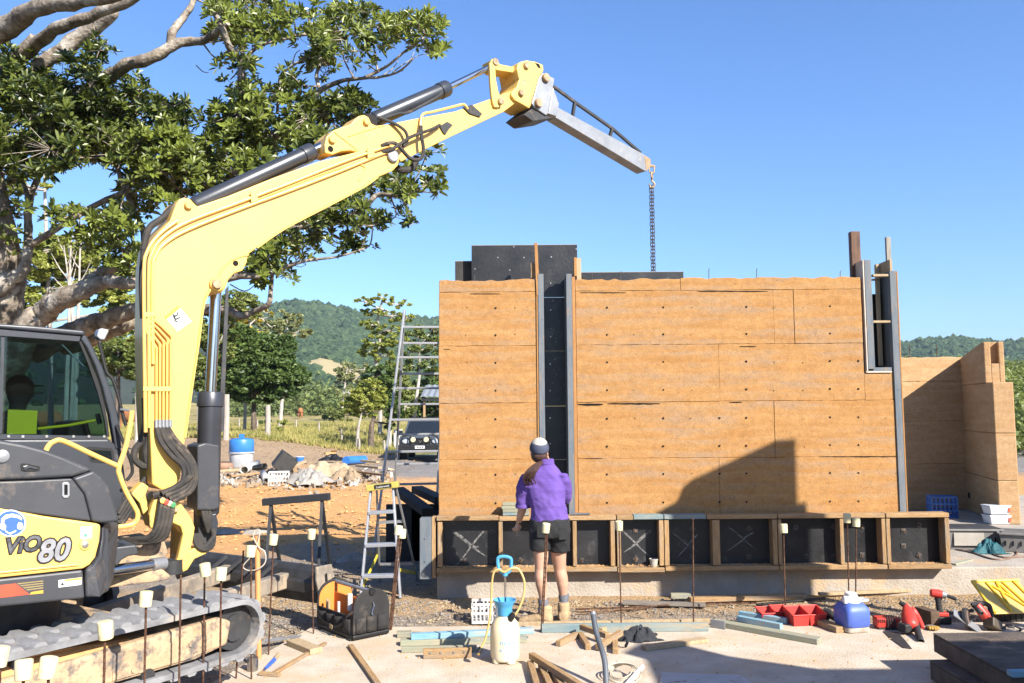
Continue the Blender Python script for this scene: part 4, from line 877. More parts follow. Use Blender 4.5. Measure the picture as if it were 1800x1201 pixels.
# trims on the bodywork
plate([(-10, 1006), (135, 991), (139, 992), (139, 994.5), (-10, 1010)], SO + .016, .014, 'door_rib', m_yel, yp, bevel=.004)
rc = plate([(36, 818), (38, 815), (46, 815), (70, 820), (70, 827), (60, 829), (44, 829), (37, 827)], SO - .025, .008, 'handle_recess', m_seal, cw); plate([(40, 820), (48, 818), (66, 823), (66, 826), (52, 823), (43, 827)], SO - .018, .01, 'handle', m_cyl, rc, bevel=.003)
kh = plate([(109, 851), (112, 847.5), (120, 847.5), (123, 851), (123, 871), (119, 876), (112, 876), (109, 872)], SO + .008, .012, 'lock_bezel', m_steelg, gp, bevel=.004); plate([(113, 852), (119, 852), (119, 870), (113, 870)], SO + .0095, .003, 'lock_slot', m_dark, kh)
pin(4, 802, SO - .03, .035, 'rear_lock', m_steelg, cw, .012)
pin(150, 957, SO + .004, .032, 'door_latch_ring', m_yel, yp, .010); pin(150, 958, SO + .014, .018, 'door_latch', m_bolt, yp, .006)
plate([(142, 926), (162, 925), (161.5, 946), (141, 947)], SO + .0055, .001, 'white_decal', m_white, yp); plate([(148, 938), (153, 938), (153, 944), (148, 944)], SO + .0062, .0006, 'green_mark', mk('mark_green', (.12, .5, .3)), yp)
ld = plate([(103, 1020), (144, 1015), (143, 1028), (103, 1033)], SO + .0015, .001, 'caution_label', m_white, None); plate([(114, 1019.2), (143.5, 1015.6), (143.5, 1019), (114, 1022.2)], SO + .0021, .0005, 'label_band', m_orangedecal, ld); plate([(106, 1029.5), (110, 1023.8), (113, 1028.7)], SO + .0021, .0005, 'label_triangle', m_black, ld)
plate([(-40, 1033), (28, 1026), (52, 1045), (-40, 1056)], SO + .0015, .001, 'red_stripe', m_red); plate([(55, 1041), (76, 1037.5), (76, 1043), (52, 1045.3)], SO + .0015, .001, 'orange_stripe', m_orangedecal)
for k in range(4): plate([(30 + 5 * k, 1025.5 + 3.6 * k), (76, 1020.5 + 4 * k), (76, 1022.3 + 4 * k), (33 + 5 * k, 1027.5 + 3.6 * k)], SO + .0015, .001, 'thin_stripe', mk('stripe_olive', (.40, .30, .12)))
# hearing-protection sign: white disc, blue disc, white head band, ear cups and jaw
def disc(u, v, ru, rv, n=28): return [(u + ru * math.cos(2 * math.pi * k / n), v + rv * math.sin(2 * math.pi * k / n)) for k in range(n)]
sg = plate(disc(19, 920, 27, 24), SO + .0055, .001, 'hearing_sign', m_white, yp); plate(disc(19, 920, 24.5, 21.5), SO + .0062, .0006, 'sign_disc', m_bluesign, sg)
plate([(2, 922), (2, 912), (10, 905), (22, 903), (34, 906), (39, 911), (38, 915), (32, 911), (20, 909), (9, 913), (6, 922)], SO + .0068, .0005, 'sign_band', m_white, sg)
for pts in ([(0, 921), (7, 919), (11, 925), (10, 932), (4, 932), (0, 928)], [(33, 918), (40, 920), (41, 927), (37, 931), (31, 930), (30, 924)], [(9, 932), (17, 937), (28, 932), (29, 934), (18, 940), (9, 935)]): plate(pts, SO + .0068, .0005, 'sign_mark', m_white, sg)
# model number in silver letters
def letter(s, u, v, u2, v2, size, mm, off, sc, sh=.25, offs=0.0, ex_=.003):
    a0, a1 = MP(u, v, off), MP(u2, v2, off); d_ = (a1 - a0).normalized(); up_ = E2.cross(d_)
    return part(text_mesh(s, size, ex_, sh, sc, offs).xf(frame(a0, d_, up_, E2)), 'model_lettering', mm, yp)
letter('ViO', 6.5, 974, 60, 968, .116, m_black, SO + .006, (.92, 1), .22, .0095, .001); letter('ViO', 6.5, 974, 60, 968, .116, mk('letter_dark', (.30, .31, .34), (.10, .10, .11), scale=16, rough=.3, metal=.5, bump=0), SO + .0095, (.92, 1), .22, .0025)
letter('80', 64, 988.5, 123, 982.5, .170, m_black, SO + .008, (.93, 1), .22, .0135, .001); letter('80', 64, 988.5, 123, 982.5, .170, m_silver, SO + .0115, (.93, 1), .22, .0045)
# ---- yellow hand rails
for pts in ([(81, 792, .75), (86, 783, .75), (95, 776.5, .75), (111, 775.5, .75), (160, 798, .72), (208, 820, .70)], [(232, 722, .70), (229, 745, .70), (221, 785, .70), (209, 822, .70), (211, 838, .70), (222, 866, .70), (236, 890, .70), (242, 903, .70), (240, 915, .70), (230, 923, .70), (206, 927, .70)]):
    pipe(pts, .7, .0155, 'hand_rail', m_yel, None, 10)
# ---- cab
CN, CF = -.02, -1.02          # near and far cab sides
cab = part(MB().prism(MPs([(-260, 772), (0, 773), (190, 772), (214, 790), (222, 850), (214, 905), (205, 925), (-260, 925)], CN), E2 * -.06), 'cab', m_frame, bevel=.015, seg=2)
def cpl(pts, off, th, name, m, par=None, **k): return plate(pts, off, th, name, m, par or cab, **k)
roof = part(MB().prism(MPs([(-260, 552), (0, 569), (60, 573), (148, 581), (151, 588), (146, 590), (0, 577), (-260, 560)], CN + .02), E2 * -(CN - CF + .04)), 'cab_roof', m_frame, cab, bevel=.015, seg=3)
for off in (CN, CF + .06):
    nm = 'near' if off == CN else 'far'
    cpl([(-260, 562), (0, 578.5), (142, 591), (139, 600), (0, 590), (-260, 574)], off, .06, 'window_head', m_frame)
    cpl([(146, 589), (152, 590), (166, 615), (180, 644), (192, 676), (200, 700), (208, 730), (213, 760), (214, 790), (203, 790), (200, 770), (193, 730), (180, 680), (168, 645), (152, 610), (142, 597)], off + .01, .08, 'front_pillar', m_frame, bevel=.012, seg=2)
    cpl([(139, 600.5), (143, 600), (157, 632), (172, 668), (184, 712), (190, 745), (192, 768), (188, 768), (184, 738), (172, 690), (155, 640)], off - .005, .03, 'window_seal', m_seal)
    cpl([(-260, 762), (0, 763.5), (188, 767), (190, 772), (0, 772.5), (-260, 772)], off, .05, 'window_sill', m_frame)
    cpl([(-260, 574), (0, 589), (137, 599), (155, 638), (172, 690), (184, 738), (188, 767), (0, 763), (-260, 762)], off - .02, .006, 'window_pane', gl)
cpl([(2, 590), (8, 590.5), (4, 762), (-2, 762)], CN - .012, .02, 'window_divider', m_frame)
lw = cpl([(150, 788), (156, 785), (196, 788), (200, 793), (201, 812), (197, 815), (160, 812)], CN + .004, .01, 'lower_window_seal', m_seal); cpl([(156, 791), (195, 793), (197, 810), (162, 808)], CN + .006, .004, 'lower_window', gl, lw)
for u in (15, 40, 82, 129, 156, 183): pin(u, 767.5, CN, .010, 'sill_bolt', m_bolt, cab, .006)
cpl([(14, 720), (66, 722), (64, 763), (12, 763)], CN - .03, .004, 'lime_sheet', m_greenpl)
pipe([(66, 754, CN - .1), (120, 748, CN - .1), (168, 739, CN - .1)], CN, .010, 'lever', m_greenpl, cab, 6, 1)
cpl([(170, 728), (176, 727), (180, 744), (174, 746)], CN - .09, .05, 'lever_box', m_cyl)
cpl([(-260, 925), (205, 925), (205, 945), (-260, 945)], CN, 1.0, 'cab_floor', m_frame)
# far lower wall, seat and console inside
cpl([(-260, 772), (190, 772), (205, 925), (-260, 925)], CF + .06, .06, 'cab_far_wall', m_frame)
st = cpl([(-30, 690), (-12, 688), (-4, 760), (40, 764), (44, 800), (-30, 800)], -.32, .48, 'seat', m_seal, bevel=.03, seg=3)
cpl([(120, 742), (155, 738), (170, 800), (110, 800)], -.4, .5, 'console', m_seal, bevel=.03, seg=3)
# worklight and mirror arm at the cab front
wl = cpl([(170, 592), (173, 580), (178, 577), (190, 579), (192, 582), (184, 598), (176, 597)], -.2, .10, 'work_light', m_steelg, bevel=.01); cpl([(166, 588), (171, 590), (178, 602), (176, 604)], -.22, .03, 'light_bracket', m_steeld, wl)
pipe([(175, 604, -.1), (180, 625, -.05), (188, 655, 0), (197, 665, .02), (206, 690, .03), (214, 722, .04), (221, 748, .05)], 0, .012, 'mirror_arm', m_seal, cab, 8, 3); pipe([(212, 720, .05), (222, 721, .08), (231, 722, .1)], 0, .008, 'mirror_stay', m_steelg, cab, 6, 1)
pipe([(205, 748, .0), (222, 790, .1), (231, 815, .1), (232, 832, .1), (222, 845, .1)], 0, .012, 'grab_cable', m_seal, cab, 8, 3)
pipe([(108, 605, CN - .05), (147, 644, CN - .05)], 0, .006, 'wiper', m_bolt, cab, 6, 1)
# ---- undercarriage
TD = Vector((0.541, 0.841, 0)).normalized(); TN = Vector((TD.y, -TD.x, 0)); T0 = Vector((-2.72, 4.54, 0))
TZ, TR, TWD = 0.66, 0.345, 0.42
def TP(s, off, z): return T0 + TD * s + TN * off + Vector((0, 0, z))
def make_track(off0):
    s0, s1 = -1.0, 1.62; TG = .23; zc = (TZ + TG) / 2; rr = (TZ - TG) / 2
    def loop(r, ds=0.0):
        P = []
        for k in range(13): a = math.pi / 2 - math.pi * k / 12; P.append((s1 + r * math.cos(a), zc + r * math.sin(a)))
        for k in range(13): a = -math.pi / 2 - math.pi * k / 12; P.append((s0 + r * math.cos(a), zc + r * math.sin(a)))
        return P
    out, inn = loop(rr - .022), loop(rr - .058); B = MB(); n = len(out)
    rings = []
    for i in range(n):
        rings.append([TP(out[i][0], off0, out[i][1]), TP(out[i][0], off0 - TWD, out[i][1]), TP(inn[i][0], off0 - TWD, inn[i][1]), TP(inn[i][0], off0, inn[i][1])])
    vs = [p for r_ in rings for p in r_]; fs = []
    for i in range(n):
        j = (i + 1) % n
        for k in range(4): fs.append((i * 4 + k, i * 4 + (k + 1) % 4, j * 4 + (k + 1) % 4, j * 4 + k))
    tr = part(MB().add(vs, fs), 'track_belt', m_track)
    # lugs in two staggered rows
    per = 2 * (s1 - s0) + 2 * math.pi * rr; npad = 52
    lug = None
    def at(d):
        d %= per; L1 = s1 - s0
        if d < L1: return s0 + d, zc + rr - .022, 0.0
        d -= L1
        if d < math.pi * rr: a = math.pi / 2 - d / rr; return s1 + (rr - .022) * math.cos(a), zc + (rr - .022) * math.sin(a), a - math.pi / 2
        d -= math.pi * rr
        if d < L1: return s1 - d, zc - rr + .022, math.pi
        d -= L1; a = -math.pi / 2 - d / rr; return s0 + (rr - .022) * math.cos(a), zc + (rr - .022) * math.sin(a), a - math.pi / 2
    inv = world_of(ex).inverted()
    for k in range(npad):
        for h in (0, 1):
            s, z, ang = at(per * (k + .5 * h) / npad); tx = TD * math.cos(ang) + Vector((0, 0, math.sin(ang))); up = TN.cross(tx) * -1
            if up.dot(Vector((0, 0, 1)) if abs(ang) < .1 else (TD * (s - (s1 if s > .3 else s0)) + Vector((0, 0, z - zc)))) < 0: up = -up
            if lug is None:
                me = MB().prism([(-.040, .0, 0), (.040, 0, 0), (.022, 0, .022), (-.022, 0, .022)], (0, .20, 0)).mesh('track_lug')
                bm = bmesh.new(); bm.from_mesh(me); bmesh.ops.recalc_face_normals(bm, faces=bm.faces); bm.to_mesh(me); bm.free(); me.materials.append(m_track); lug = me
            o = bpy.data.objects.new('track_lug', lug); COL.objects.link(o); o.parent = tr
            org = TP(s, off0 - (.005 if h == 0 else .215), z)
            o.matrix_local = inv @ frame(org, tx, -TN, up)
    # side frame, rollers, idler, sprocket
    fo = off0 - .05
    fr = part(MB().prism([TP(-1.05, fo, .31), TP(1.30, fo, .31), TP(1.55, fo, .35), TP(1.58, fo, .50), TP(1.48, fo, .54), TP(.2, fo, .50), TP(-1.05, fo, .50)], TN * -.30), 'track_frame', m_dust, bevel=.02)
    part(MB().prism([TP(-1.0, fo - .03, .502), TP(.9, fo - .03, .502), TP(1.1, fo - .08, .505), TP(.6, fo - .1, .55), TP(0, fo - .09, .58), TP(-.9, fo - .1, .57)], TN * -.16), 'packed_earth', m_clod, fr)
    part(MB().tube([TP(1.62, fo - .03, zc), TP(1.62, fo - .32, zc)], rr - .066, 28), 'idler', m_steeld, fr, smooth=True)
    part(MB().tube([TP(1.62, fo - .01, zc), TP(1.62, fo - .06, zc)], .09, 18), 'idler_hub', m_steeld, fr, smooth=True)
    part(MB().tube([TP(-1.0, fo + .02, zc), TP(-1.0, fo - .32, zc)], rr - .066, 24), 'sprocket', m_steeld, fr, smooth=True)
    for s in (-.55, -.05, .45, .95): part(MB().tube([TP(s, fo + .015, .30), TP(s, fo - .3, .30)], .045, 16), 'roller', m_steeld, fr, smooth=True)
    part(MB().tube([TP(.2, fo - .05, .55), TP(.2, fo - .25, .55)], .04, 14), 'top_roller', m_steeld, fr, smooth=True)
    # bent line shown on the frame side: a raised access plate
    part(MB().prism([TP(.72, fo + .008, .33), TP(1.25, fo + .008, .33), TP(1.42, fo + .008, .36), TP(1.42, fo + .008, .45), TP(.72, fo + .008, .48)], TN * -.006), 'frame_plate', m_dust, fr, bevel=.004)
    for s, z in ((.85, .36), (1.25, .42), (-.2, .35), (.3, .36)): part(MB().tube([TP(s, fo + .018, z), TP(s, fo - .01, z)], .016, 8), 'frame_bolt', m_dust, fr)
make_track(0.0); make_track(-1.72)
cc = TP(.35, -1.07, 0)
part(MB().box((cc.x, cc.y, .46), (1.5, 1.5, .26), (0, 0, math.atan2(TD.y, TD.x))), 'car_body', m_dust, bevel=.03)
part(MB().cyl((cc.x, cc.y, .56), (cc.x, cc.y, .80), .55, 32), 'slew_ring', m_steeld, smooth=True)
# dozer blade on two arms
br = atY(572, 997, 8.0); bl_ = br - TN * 2.15
prof = [(0, 0), (-.03, -.05), (-.05, -.15), (-.04, -.26), (.0, -.34), (.02, -.34), (-.01, -.26), (-.015, -.15), (.0, -.06), (.03, 0)]
bd = part(MB().prism([br + TD * a + Vector((0, 0, c)) for a, c in prof], TN * -2.15), 'dozer_blade', m_steeld, bevel=.004)
part(MB().prism([br + TD * a + Vector((0, 0, c)) for a, c in ((-.055, -.12), (-.07, -.15), (-.075, -.24), (-.06, -.25), (-.055, -.2))], TN * -2.0), 'blade_rear_beam', MATS['dusty_steel'] if 'dusty_steel' in MATS else m_steeld, bd, bevel=.006)
part(MB().prism([br + TD * a + Vector((0, 0, c)) for a, c in ((-.13, .02), (.06, .02), (.10, -.1), (.08, -.36), (-.06, -.36), (-.13, -.1))], TN * .02), 'blade_end_plate', mk('dusty_steel', (.40, .33, .25), (.26, .22, .18), scale=6, c3=(.55, .42, .28), s3=5, f3=(.5, .68), rough=.8, bump=.2), bd, bevel=.004)
part(MB().prism([br + TN * .0215 + TD * a + Vector((0, 0, c)) for a, c in ((-.03, -.06), (.0, -.05), (.01, -.13), (-.02, -.14))], TN * .001), 'end_plate_hole', m_dark, bd)
for k, off in enumerate((-.55, -1.45)):
    a = br - TN * (-off) * .9 + TD * -.03 + Vector((0, 0, -.16)); c = TP(1.0, -.45 + off * .55, .40)
    part(MB().beam(a, c, .10, .14), 'blade_arm', MATS['dusty_steel'], bd, bevel=.01)
for k in range(4):
    p = br - TN * (.62 + .24 * k) + TD * -.03 + Vector((0, 0, -.01)); part(MB().beam(p, p - TD * .20 + Vector((0, 0, -.10)), .018, .035), 'blade_rib', m_steeld, bd)

# ---- lifting chain (hangs from the jib)
ct = MP(1145, 291, 0); chn = thing('lifting_chain', 'rusty steel lifting chain with hook hanging from the jib down behind the wall', 'chain', tuple(ct))
cy = ct.y
def link_mesh(L, w, r):
    P = []
    for k in range(12):
        a = 2 * math.pi * k / 12; P.append(Vector((w * math.cos(a), 0, (L / 2 - w) * (1 if math.sin(a) >= 0 else -1) + w * math.sin(a))))
    vs = []; fs = []
    for i, p in enumerate(P):
        d = (P[(i + 1) % 12] - P[i - 1]).normalized(); a = Vector((0, 1, 0)); b_ = d.cross(a)
        for k in range(5): th = 2 * math.pi * k / 5; vs.append(p + (a * math.cos(th) + b_ * math.sin(th)) * r)
    for i in range(12):
        for k in range(5): fs.append((i * 5 + k, i * 5 + (k + 1) % 5, ((i + 1) % 12) * 5 + (k + 1) % 5, ((i + 1) % 12) * 5 + k))
    return MB().add(vs, fs)
m_chain = mk('chain_steel', (.15, .14, .14), (.10, .09, .085), scale=20, c3=(.35, .22, .12), s3=18, f3=(.55, .7), rough=.5, metal=.5, bump=.1)
sh_ = link_mesh(.10, .030, .009).build('shackle', m_pin, chn, smooth=True); sh_.location = (0.004, 0, -.045)
o = MB().cyl((-.035, 0, 0), (.045, 0, .004), .010, 10).build('shackle_pin', m_pin, sh_); o.location = (0, 0, .03)
rg = link_mesh(.085, .032, .010).build('ring', m_pin, chn, smooth=True); rg.location = (.004, 0, -.122); rg.rotation_euler = (0, 0, R(70))
P = [(0, 0, 0), (0, 0, -.03), (.022, 0, -.05), (.03, 0, -.075), (.016, 0, -.10), (-.010, 0, -.105), (-.026, 0, -.09), (-.028, 0, -.07)]
hk = MB().tube(smooth_path(P, 4), [.011] * 29, 8).build('hook', m_pin, chn, smooth=True); hk.location = (.002, 0, -.155)
lm = link_mesh(.052, .0150, .0046).mesh('chain_link'); lm.materials.append(m_chain); lm.polygons.foreach_set('use_smooth', [True] * len(lm.polygons))
zend = atY(1143, 476, cy).z - .12 - ct.z; z = -.255; k = 0
while z > zend:
    for dx in (-.013, .013):
        o = bpy.data.objects.new('chain_link', lm); COL.objects.link(o); o.parent = chn; o.location = (-.004 + dx + .0015 * math.sin(z * 30), .0, z); o.rotation_euler = (R(4) * math.sin(k * 1.7), R(4) * math.cos(k), R(45 + 90 * (k % 2)))
    z -= .0400; k += 1
# ------------------------------------------------------------------ foliage materials
def leaf_mat(name, c_dark, c_light, rough=0.4, trans=0.25, spec=0.4, k=0.66):
    m = bpy.data.materials.new(name); m.use_nodes = True; nt = m.node_tree; L = nt.links.new; b = nt.nodes['Principled BSDF']
    c_dark, c_light = alb(c_dark, k), alb(c_light, k)
    g = node(nt, 'ShaderNodeNewGeometry')
    mx = node(nt, 'ShaderNodeMix', data_type='RGBA'); mx.inputs['A'].default_value = (*c_dark, 1); mx.inputs['B'].default_value = (*c_light, 1)
    n = node(nt, 'ShaderNodeTexNoise', i_Scale=0.55, i_Detail=3.0); L(g.outputs['Position'], n.inputs['Vector'])
    a = node(nt, 'ShaderNodeMath', operation='MULTIPLY_ADD'); a.inputs[1].default_value = 0.65; L(g.outputs['Random Per Island'], a.inputs[0])
    r = node(nt, 'ShaderNodeMapRange'); r.inputs[1].default_value, r.inputs[2].default_value, r.inputs[3].default_value, r.inputs[4].default_value = 0.35, 0.65, -.15, .4
    L(n.outputs['Fac'], r.inputs[0]); L(r.outputs[0], a.inputs[2]); L(a.outputs[0], mx.inputs['Factor'])
    L(mx.outputs['Result'], b.inputs['Base Color']); b.inputs['Roughness'].default_value = rough; b.inputs['Specular IOR Level'].default_value = spec
    t = node(nt, 'ShaderNodeBsdfTranslucent'); hs = node(nt, 'ShaderNodeHueSaturation', i_Saturation=1.1, i_Value=1.3); L(mx.outputs['Result'], hs.inputs['Color']); L(hs.outputs[0], t.inputs[0])
    s = node(nt, 'ShaderNodeMixShader', i_Fac=trans); L(b.outputs[0], s.inputs[1]); L(t.outputs[0], s.inputs[2]); L(s.outputs[0], nt.nodes['Material Output'].inputs[0])
    MATS[name] = m; return m
m_fig = leaf_mat('fig_leaf', (0.012, 0.024, 0.005), (0.225, 0.265, 0.048), 0.36, 0.20, 0.4, 1.0)
m_leafd = leaf_mat('dark_leaf', (0.035, 0.065, 0.016), (0.10, 0.145, 0.034), 0.5, 0.2, 0.3, 1.0)
m_leafm = leaf_mat('mid_leaf', (0.085, 0.115, 0.028), (0.21, 0.235, 0.06), 0.5, 0.28, 0.3, 1.0)
m_leafl = leaf_mat('light_leaf', (0.15, 0.185, 0.035), (0.34, 0.35, 0.08), 0.5, 0.3, 0.3, 1.0)
m_leafg = leaf_mat('gum_leaf', (0.12, 0.145, 0.055), (0.27, 0.27, 0.11), 0.5, 0.25, 0.3, 1.0)
m_bark = mk('fig_bark', (0.44, 0.37, 0.29), (0.20, 0.155, 0.115), scale=7, c3=(0.60, 0.55, 0.47), s3=3, f3=(0.52, 0.64), rough=0.9, bump=1.0, bscale=22, spec=0.2)
m_gum = mk('gum_bark', (0.62, 0.57, 0.50), (0.42, 0.36, 0.30), scale=3, c3=(0.30, 0.25, 0.2), s3=2.5, f3=(0.55, 0.7), rough=0.85, bump=0.3, spec=0.2)
m_barkd = mk('dark_bark', (0.26, 0.20, 0.15), (0.15, 0.115, 0.09), scale=5, rough=0.9, bump=0.4, spec=0.2)

# ------------------------------------------------------------------ the big fig tree at the left
fig = thing('fig_tree', 'huge spreading fig tree with pale limbs and dark glossy leaves behind the excavator', 'tree', (-8.0, 13.0, GZ))
FYD = 12.6; rf = random.Random(21)
limbs = [ # (u, v, depth offset, width in px)
 [(-60, 700, .3, 150), (-40, 610, .3, 120), (0, 545, .2, 74), (14, 480, .1, 50), (8, 420, 0, 44), (-10, 330, 0, 46), (-40, 240, 0, 50), (-70, 150, 0, 50), (-30, 80, 0, 46), (20, 42, -.2, 40), (70, 16, -.4, 30), (140, 4, -.6, 24), (240, -12, -.8, 18), (330, -40, -.9, 14)],
 [(-60, 150, .3, 32), (20, 110, .2, 28), (70, 72, 0, 24), (120, 45, -.2, 22), (170, 22, -.3, 19), (230, 2, -.4, 16), (280, -40, -.5, 18)],
 [(60, 120, .2, 24), (110, 90, .2, 28), (150, 60, .2, 30), (200, 18, .1, 24)],
 [(30, 170, .4, 34), (24, 120, .4, 30), (60, 70, .3, 22)],
 [(120, 190, .5, 30), (170, 148, .3, 26), (215, 120, .1, 23), (262, 104, 0, 22), (300, 84, 0, 20), (340, 74, 0, 15), (372, 62, -.1, 14), (400, 40, -.2, 12)],
 [(298, 86, 0, 17), (306, 58, 0, 15), (322, 34, .1, 13), (336, 12, .1, 11), (345, -20, .2, 10)],
 [(415, 250, .2, 14), (422, 190, 0, 14), (424, 140, -.1, 14), (420, 110, -.1, 13), (402, 84, -.2, 12), (392, 52, -.3, 12), (376, 18, -.3, 11), (362, -20, -.4, 10)],
 [(422, 112, 0, 9), (445, 90, 0, 7), (470, 76, 0, 6), (520, 64, 0, 7), (552, 62, .1, 7)],
 [(455, 262, .3, 18), (500, 223, .2, 15), (522, 205, .1, 14), (545, 186, 0, 13), (563, 160, 0, 11), (600, 143, -.1, 8), (640, 138, -.2, 6), (668, 136, -.2, 5), (700, 127, -.3, 4), (727, 103, -.3, 3)],
 [(640, 138, -.2, 6), (664, 126, -.2, 6), (687, 113, -.3, 5), (713, 90, -.3, 4), (740, 72, -.3, 3)],
 [(563, 160, 0, 8), (556, 135, .1, 7), (562, 100, .1, 6), (548, 62, .1, 5), (540, 20, .2, 4)],
 [(486, 200, .2, 6), (490, 160, .2, 5), (494, 132, .2, 5), (520, 112, .2, 4), (548, 90, .2, 3)],
 [(20, 640, .2, 60), (48, 572, 0, 44), (75, 548, 0, 42), (100, 532, -.1, 40), (143, 510, -.2, 34), (175, 498, -.2, 26), (210, 497, -.3, 23), (247, 500, -.3, 20), (330, 498, -.3, 16), (412, 489, -.4, 14), (458, 487, -.4, 11)],
 [(60, 620, .5, 44), (110, 588, .4, 38), (140, 577, .4, 35), (180, 566, .3, 34), (247, 540, .2, 28), (320, 540, .1, 20), (402, 548, 0, 14), (424, 556, -.1, 13), (450, 545, -.1, 11), (472, 534, -.2, 10), (476, 505, -.2, 8), (480, 470, -.2, 7)],
 [(110, 612, .7, 26), (165, 595, .6, 24), (210, 580, .5, 22), (260, 560, .5, 16)],
 [(135, 512, .1, 30), (165, 490, 0, 26), (190, 474, 0, 24), (235, 447, 0, 20), (275, 420, -.1, 16), (330, 390, -.1, 14), (400, 330, -.2, 12), (455, 262, .3, 14)],
 [(-5, 505, 0, 34), (20, 490, 0, 26), (40, 476, 0, 20), (48, 440, 0, 16), (50, 405, .1, 14), (52, 370, .1, 13), (60, 325, .2, 11), (78, 285, .3, 9), (92, 250, .3, 7)],
 [(50, 432, 0, 13), (85, 412, 0, 12), (118, 390, 0, 11), (165, 362, -.1, 11), (218, 338, -.2, 10), (240, 315, -.2, 8)],
 [(52, 372, 0, 9), (45, 330, .1, 8), (30, 300, .2, 7), (15, 270, .3, 6)],
 [(250, 425, 0, 12), (246, 397, 0, 11), (230, 360, -.1, 10), (217, 327, -.1, 10), (208, 300, -.1, 9), (198, 270, 0, 7), (180, 240, .1, 6), (140, 205, .1, 6), (110, 185, .2, 6)],
 [(240, 330, .1, 8), (238, 305, 0, 6), (248, 275, 0, 5), (262, 245, 0, 4), (277, 227, 0, 3)],
 [(500, 400, 0, 14), (540, 396, 0, 14), (580, 392, 0, 13), (607, 387, 0, 12), (622, 378, 0, 12), (650, 353, -.1, 10), (667, 341, -.1, 9), (697, 343, -.2, 7), (715, 330, -.2, 5)],
 [(458, 487, -.3, 9), (500, 470, -.3, 7), (540, 458, -.3, 6), (590, 452, -.3, 4), (630, 440, -.3, 3)],
 [(380, 330, .3, 12), (420, 290, .3, 10), (450, 262, .3, 9)],
 [(500, 223, .2, 7), (540, 240, .2, 6), (580, 250, .2, 5)],
]
def lp(u, v, dy): return atY(u, v, FYD + dy * 2.0)
samples = []
trunk_b = MB()
for L_ in limbs:
    P = smooth_path([lp(u, v, d) for u, v, d, w in L_], 5); ws = [w for *_, w in L_]; rs = []
    for i in range(len(P)):
        t = i / 5; k = min(int(t), len(ws) - 2); w = lerp(ws[k], ws[k + 1], min(1, t - k)); rs.append(w * .5 * P[i].y / FPX * (1 + .07 * math.sin(i * 1.9)))
    P = [p + Vector((fbm(p.x * 1.5, p.z * 1.5, 4), 0, fbm(p.x * 1.5, p.z * 1.5, 8))) * min(.06, r_ * .8) for p, r_ in zip(P, rs)]
    trunk_b.tube(P, rs, 10 if ws[0] > 20 else 7)
    samples += [p for p in P]
trunk_b.build('trunk_and_limbs', m_bark, fig, W=True, smooth=True, angle=80)
foliage = [ # u, v, ru, rv, density
 (40, 200, 80, 60, 1.1), (110, 165, 80, 45, 1.2), (60, 150, 90, 60, 1.1), (140, 120, 45, 35, .9), (175, 85, 26, 22, .7), (60, 250, 90, 60, 1.3), (150, 210, 80, 50, 1.3), (130, 250, 90, 45, 1.2), (215, 165, 45, 40, 1.0), (230, 220, 80, 55, 1.3), (290, 205, 45, 40, 1.1), (310, 240, 35, 40, 1.1), (270, 265, 70, 40, 1.2), (200, 255, 90, 35, 1.0), (20, 290, 45, 40, 1.0), (0, 120, 40, 45, .8), (10, 400, 24, 60, .6),
 (300, 320, 70, 35, 1.1), (250, 345, 45, 35, .9), (340, 310, 60, 35, 1.1), (230, 300, 35, 25, .7), (300, 290, 60, 28, 1.0), (150, 265, 60, 25, .9),
 (110, 385, 34, 22, .8), (140, 395, 40, 22, .9), (190, 400, 45, 28, .9), (215, 440, 40, 30, .8), (160, 420, 45, 24, .9), (225, 380, 28, 30, .7), (235, 475, 22, 25, .5), (30, 360, 18, 24, .4),
 (440, 25, 60, 32, 1.1), (410, 60, 45, 32, .9), (385, 20, 30, 26, .7), (470, 50, 55, 25, .9), (500, 15, 40, 24, .8), (430, 95, 24, 25, .5), (390, 110, 16, 18, .5), (405, 140, 22, 24, .6), (440, 150, 18, 24, .5),
 (570, 40, 50, 35, 1.0), (620, 25, 40, 25, .9), (600, 70, 55, 32, 1.1), (555, 85, 40, 28, .8), (650, 60, 45, 28, 1.0), (690, 45, 40, 20, .9), (735, 45, 42, 24, 1.2), (755, 70, 30, 30, 1.1), (770, 92, 14, 14, .6), (700, 65, 30, 18, .6), (640, 90, 30, 18, .7), (560, 120, 30, 24, .7), (585, 105, 40, 20, .7), (648, 115, 10, 14, .4), (510, 130, 20, 20, .4),
 (420, 200, 50, 40, 1.1), (470, 190, 45, 35, 1.0), (500, 160, 35, 25, .7), (440, 240, 70, 38, 1.2), (380, 220, 35, 35, .9), (520, 210, 55, 35, 1.0), (490, 250, 60, 30, 1.0), (555, 195, 35, 30, .9), (610, 190, 42, 32, 1.1), (630, 180, 30, 26, .9), (590, 225, 45, 22, 1.0), (545, 250, 50, 24, .9), (390, 270, 60, 30, 1.2), (355, 275, 40, 28, .9), (430, 290, 60, 28, 1.0), (470, 290, 50, 20, .8),
 (700, 310, 38, 26, .9), (730, 325, 35, 26, .9), (765, 318, 20, 24, .6), (770, 340, 14, 14, .5), (680, 335, 45, 22, .8), (640, 355, 35, 20, .7), (600, 365, 40, 20, .8), (560, 380, 45, 22, .8), (520, 400, 40, 22, .8), (690, 385, 40, 18, .8), (655, 395, 34, 16, .7), (720, 395, 12, 10, .4), (625, 405, 30, 14, .6), (750, 270, 26, 12, .4),
 (480, 420, 42, 24, .9), (540, 430, 42, 18, .7), (470, 450, 34, 20, .8), (520, 455, 34, 18, .6), (600, 430, 30, 14, .5), (640, 430, 24, 16, .5), (455, 480, 34, 22, .8), (430, 450, 24, 24, .6), (500, 485, 34, 14, .5), (560, 410, 40, 18, .6),
]
leaves = MB(); twig = MB()
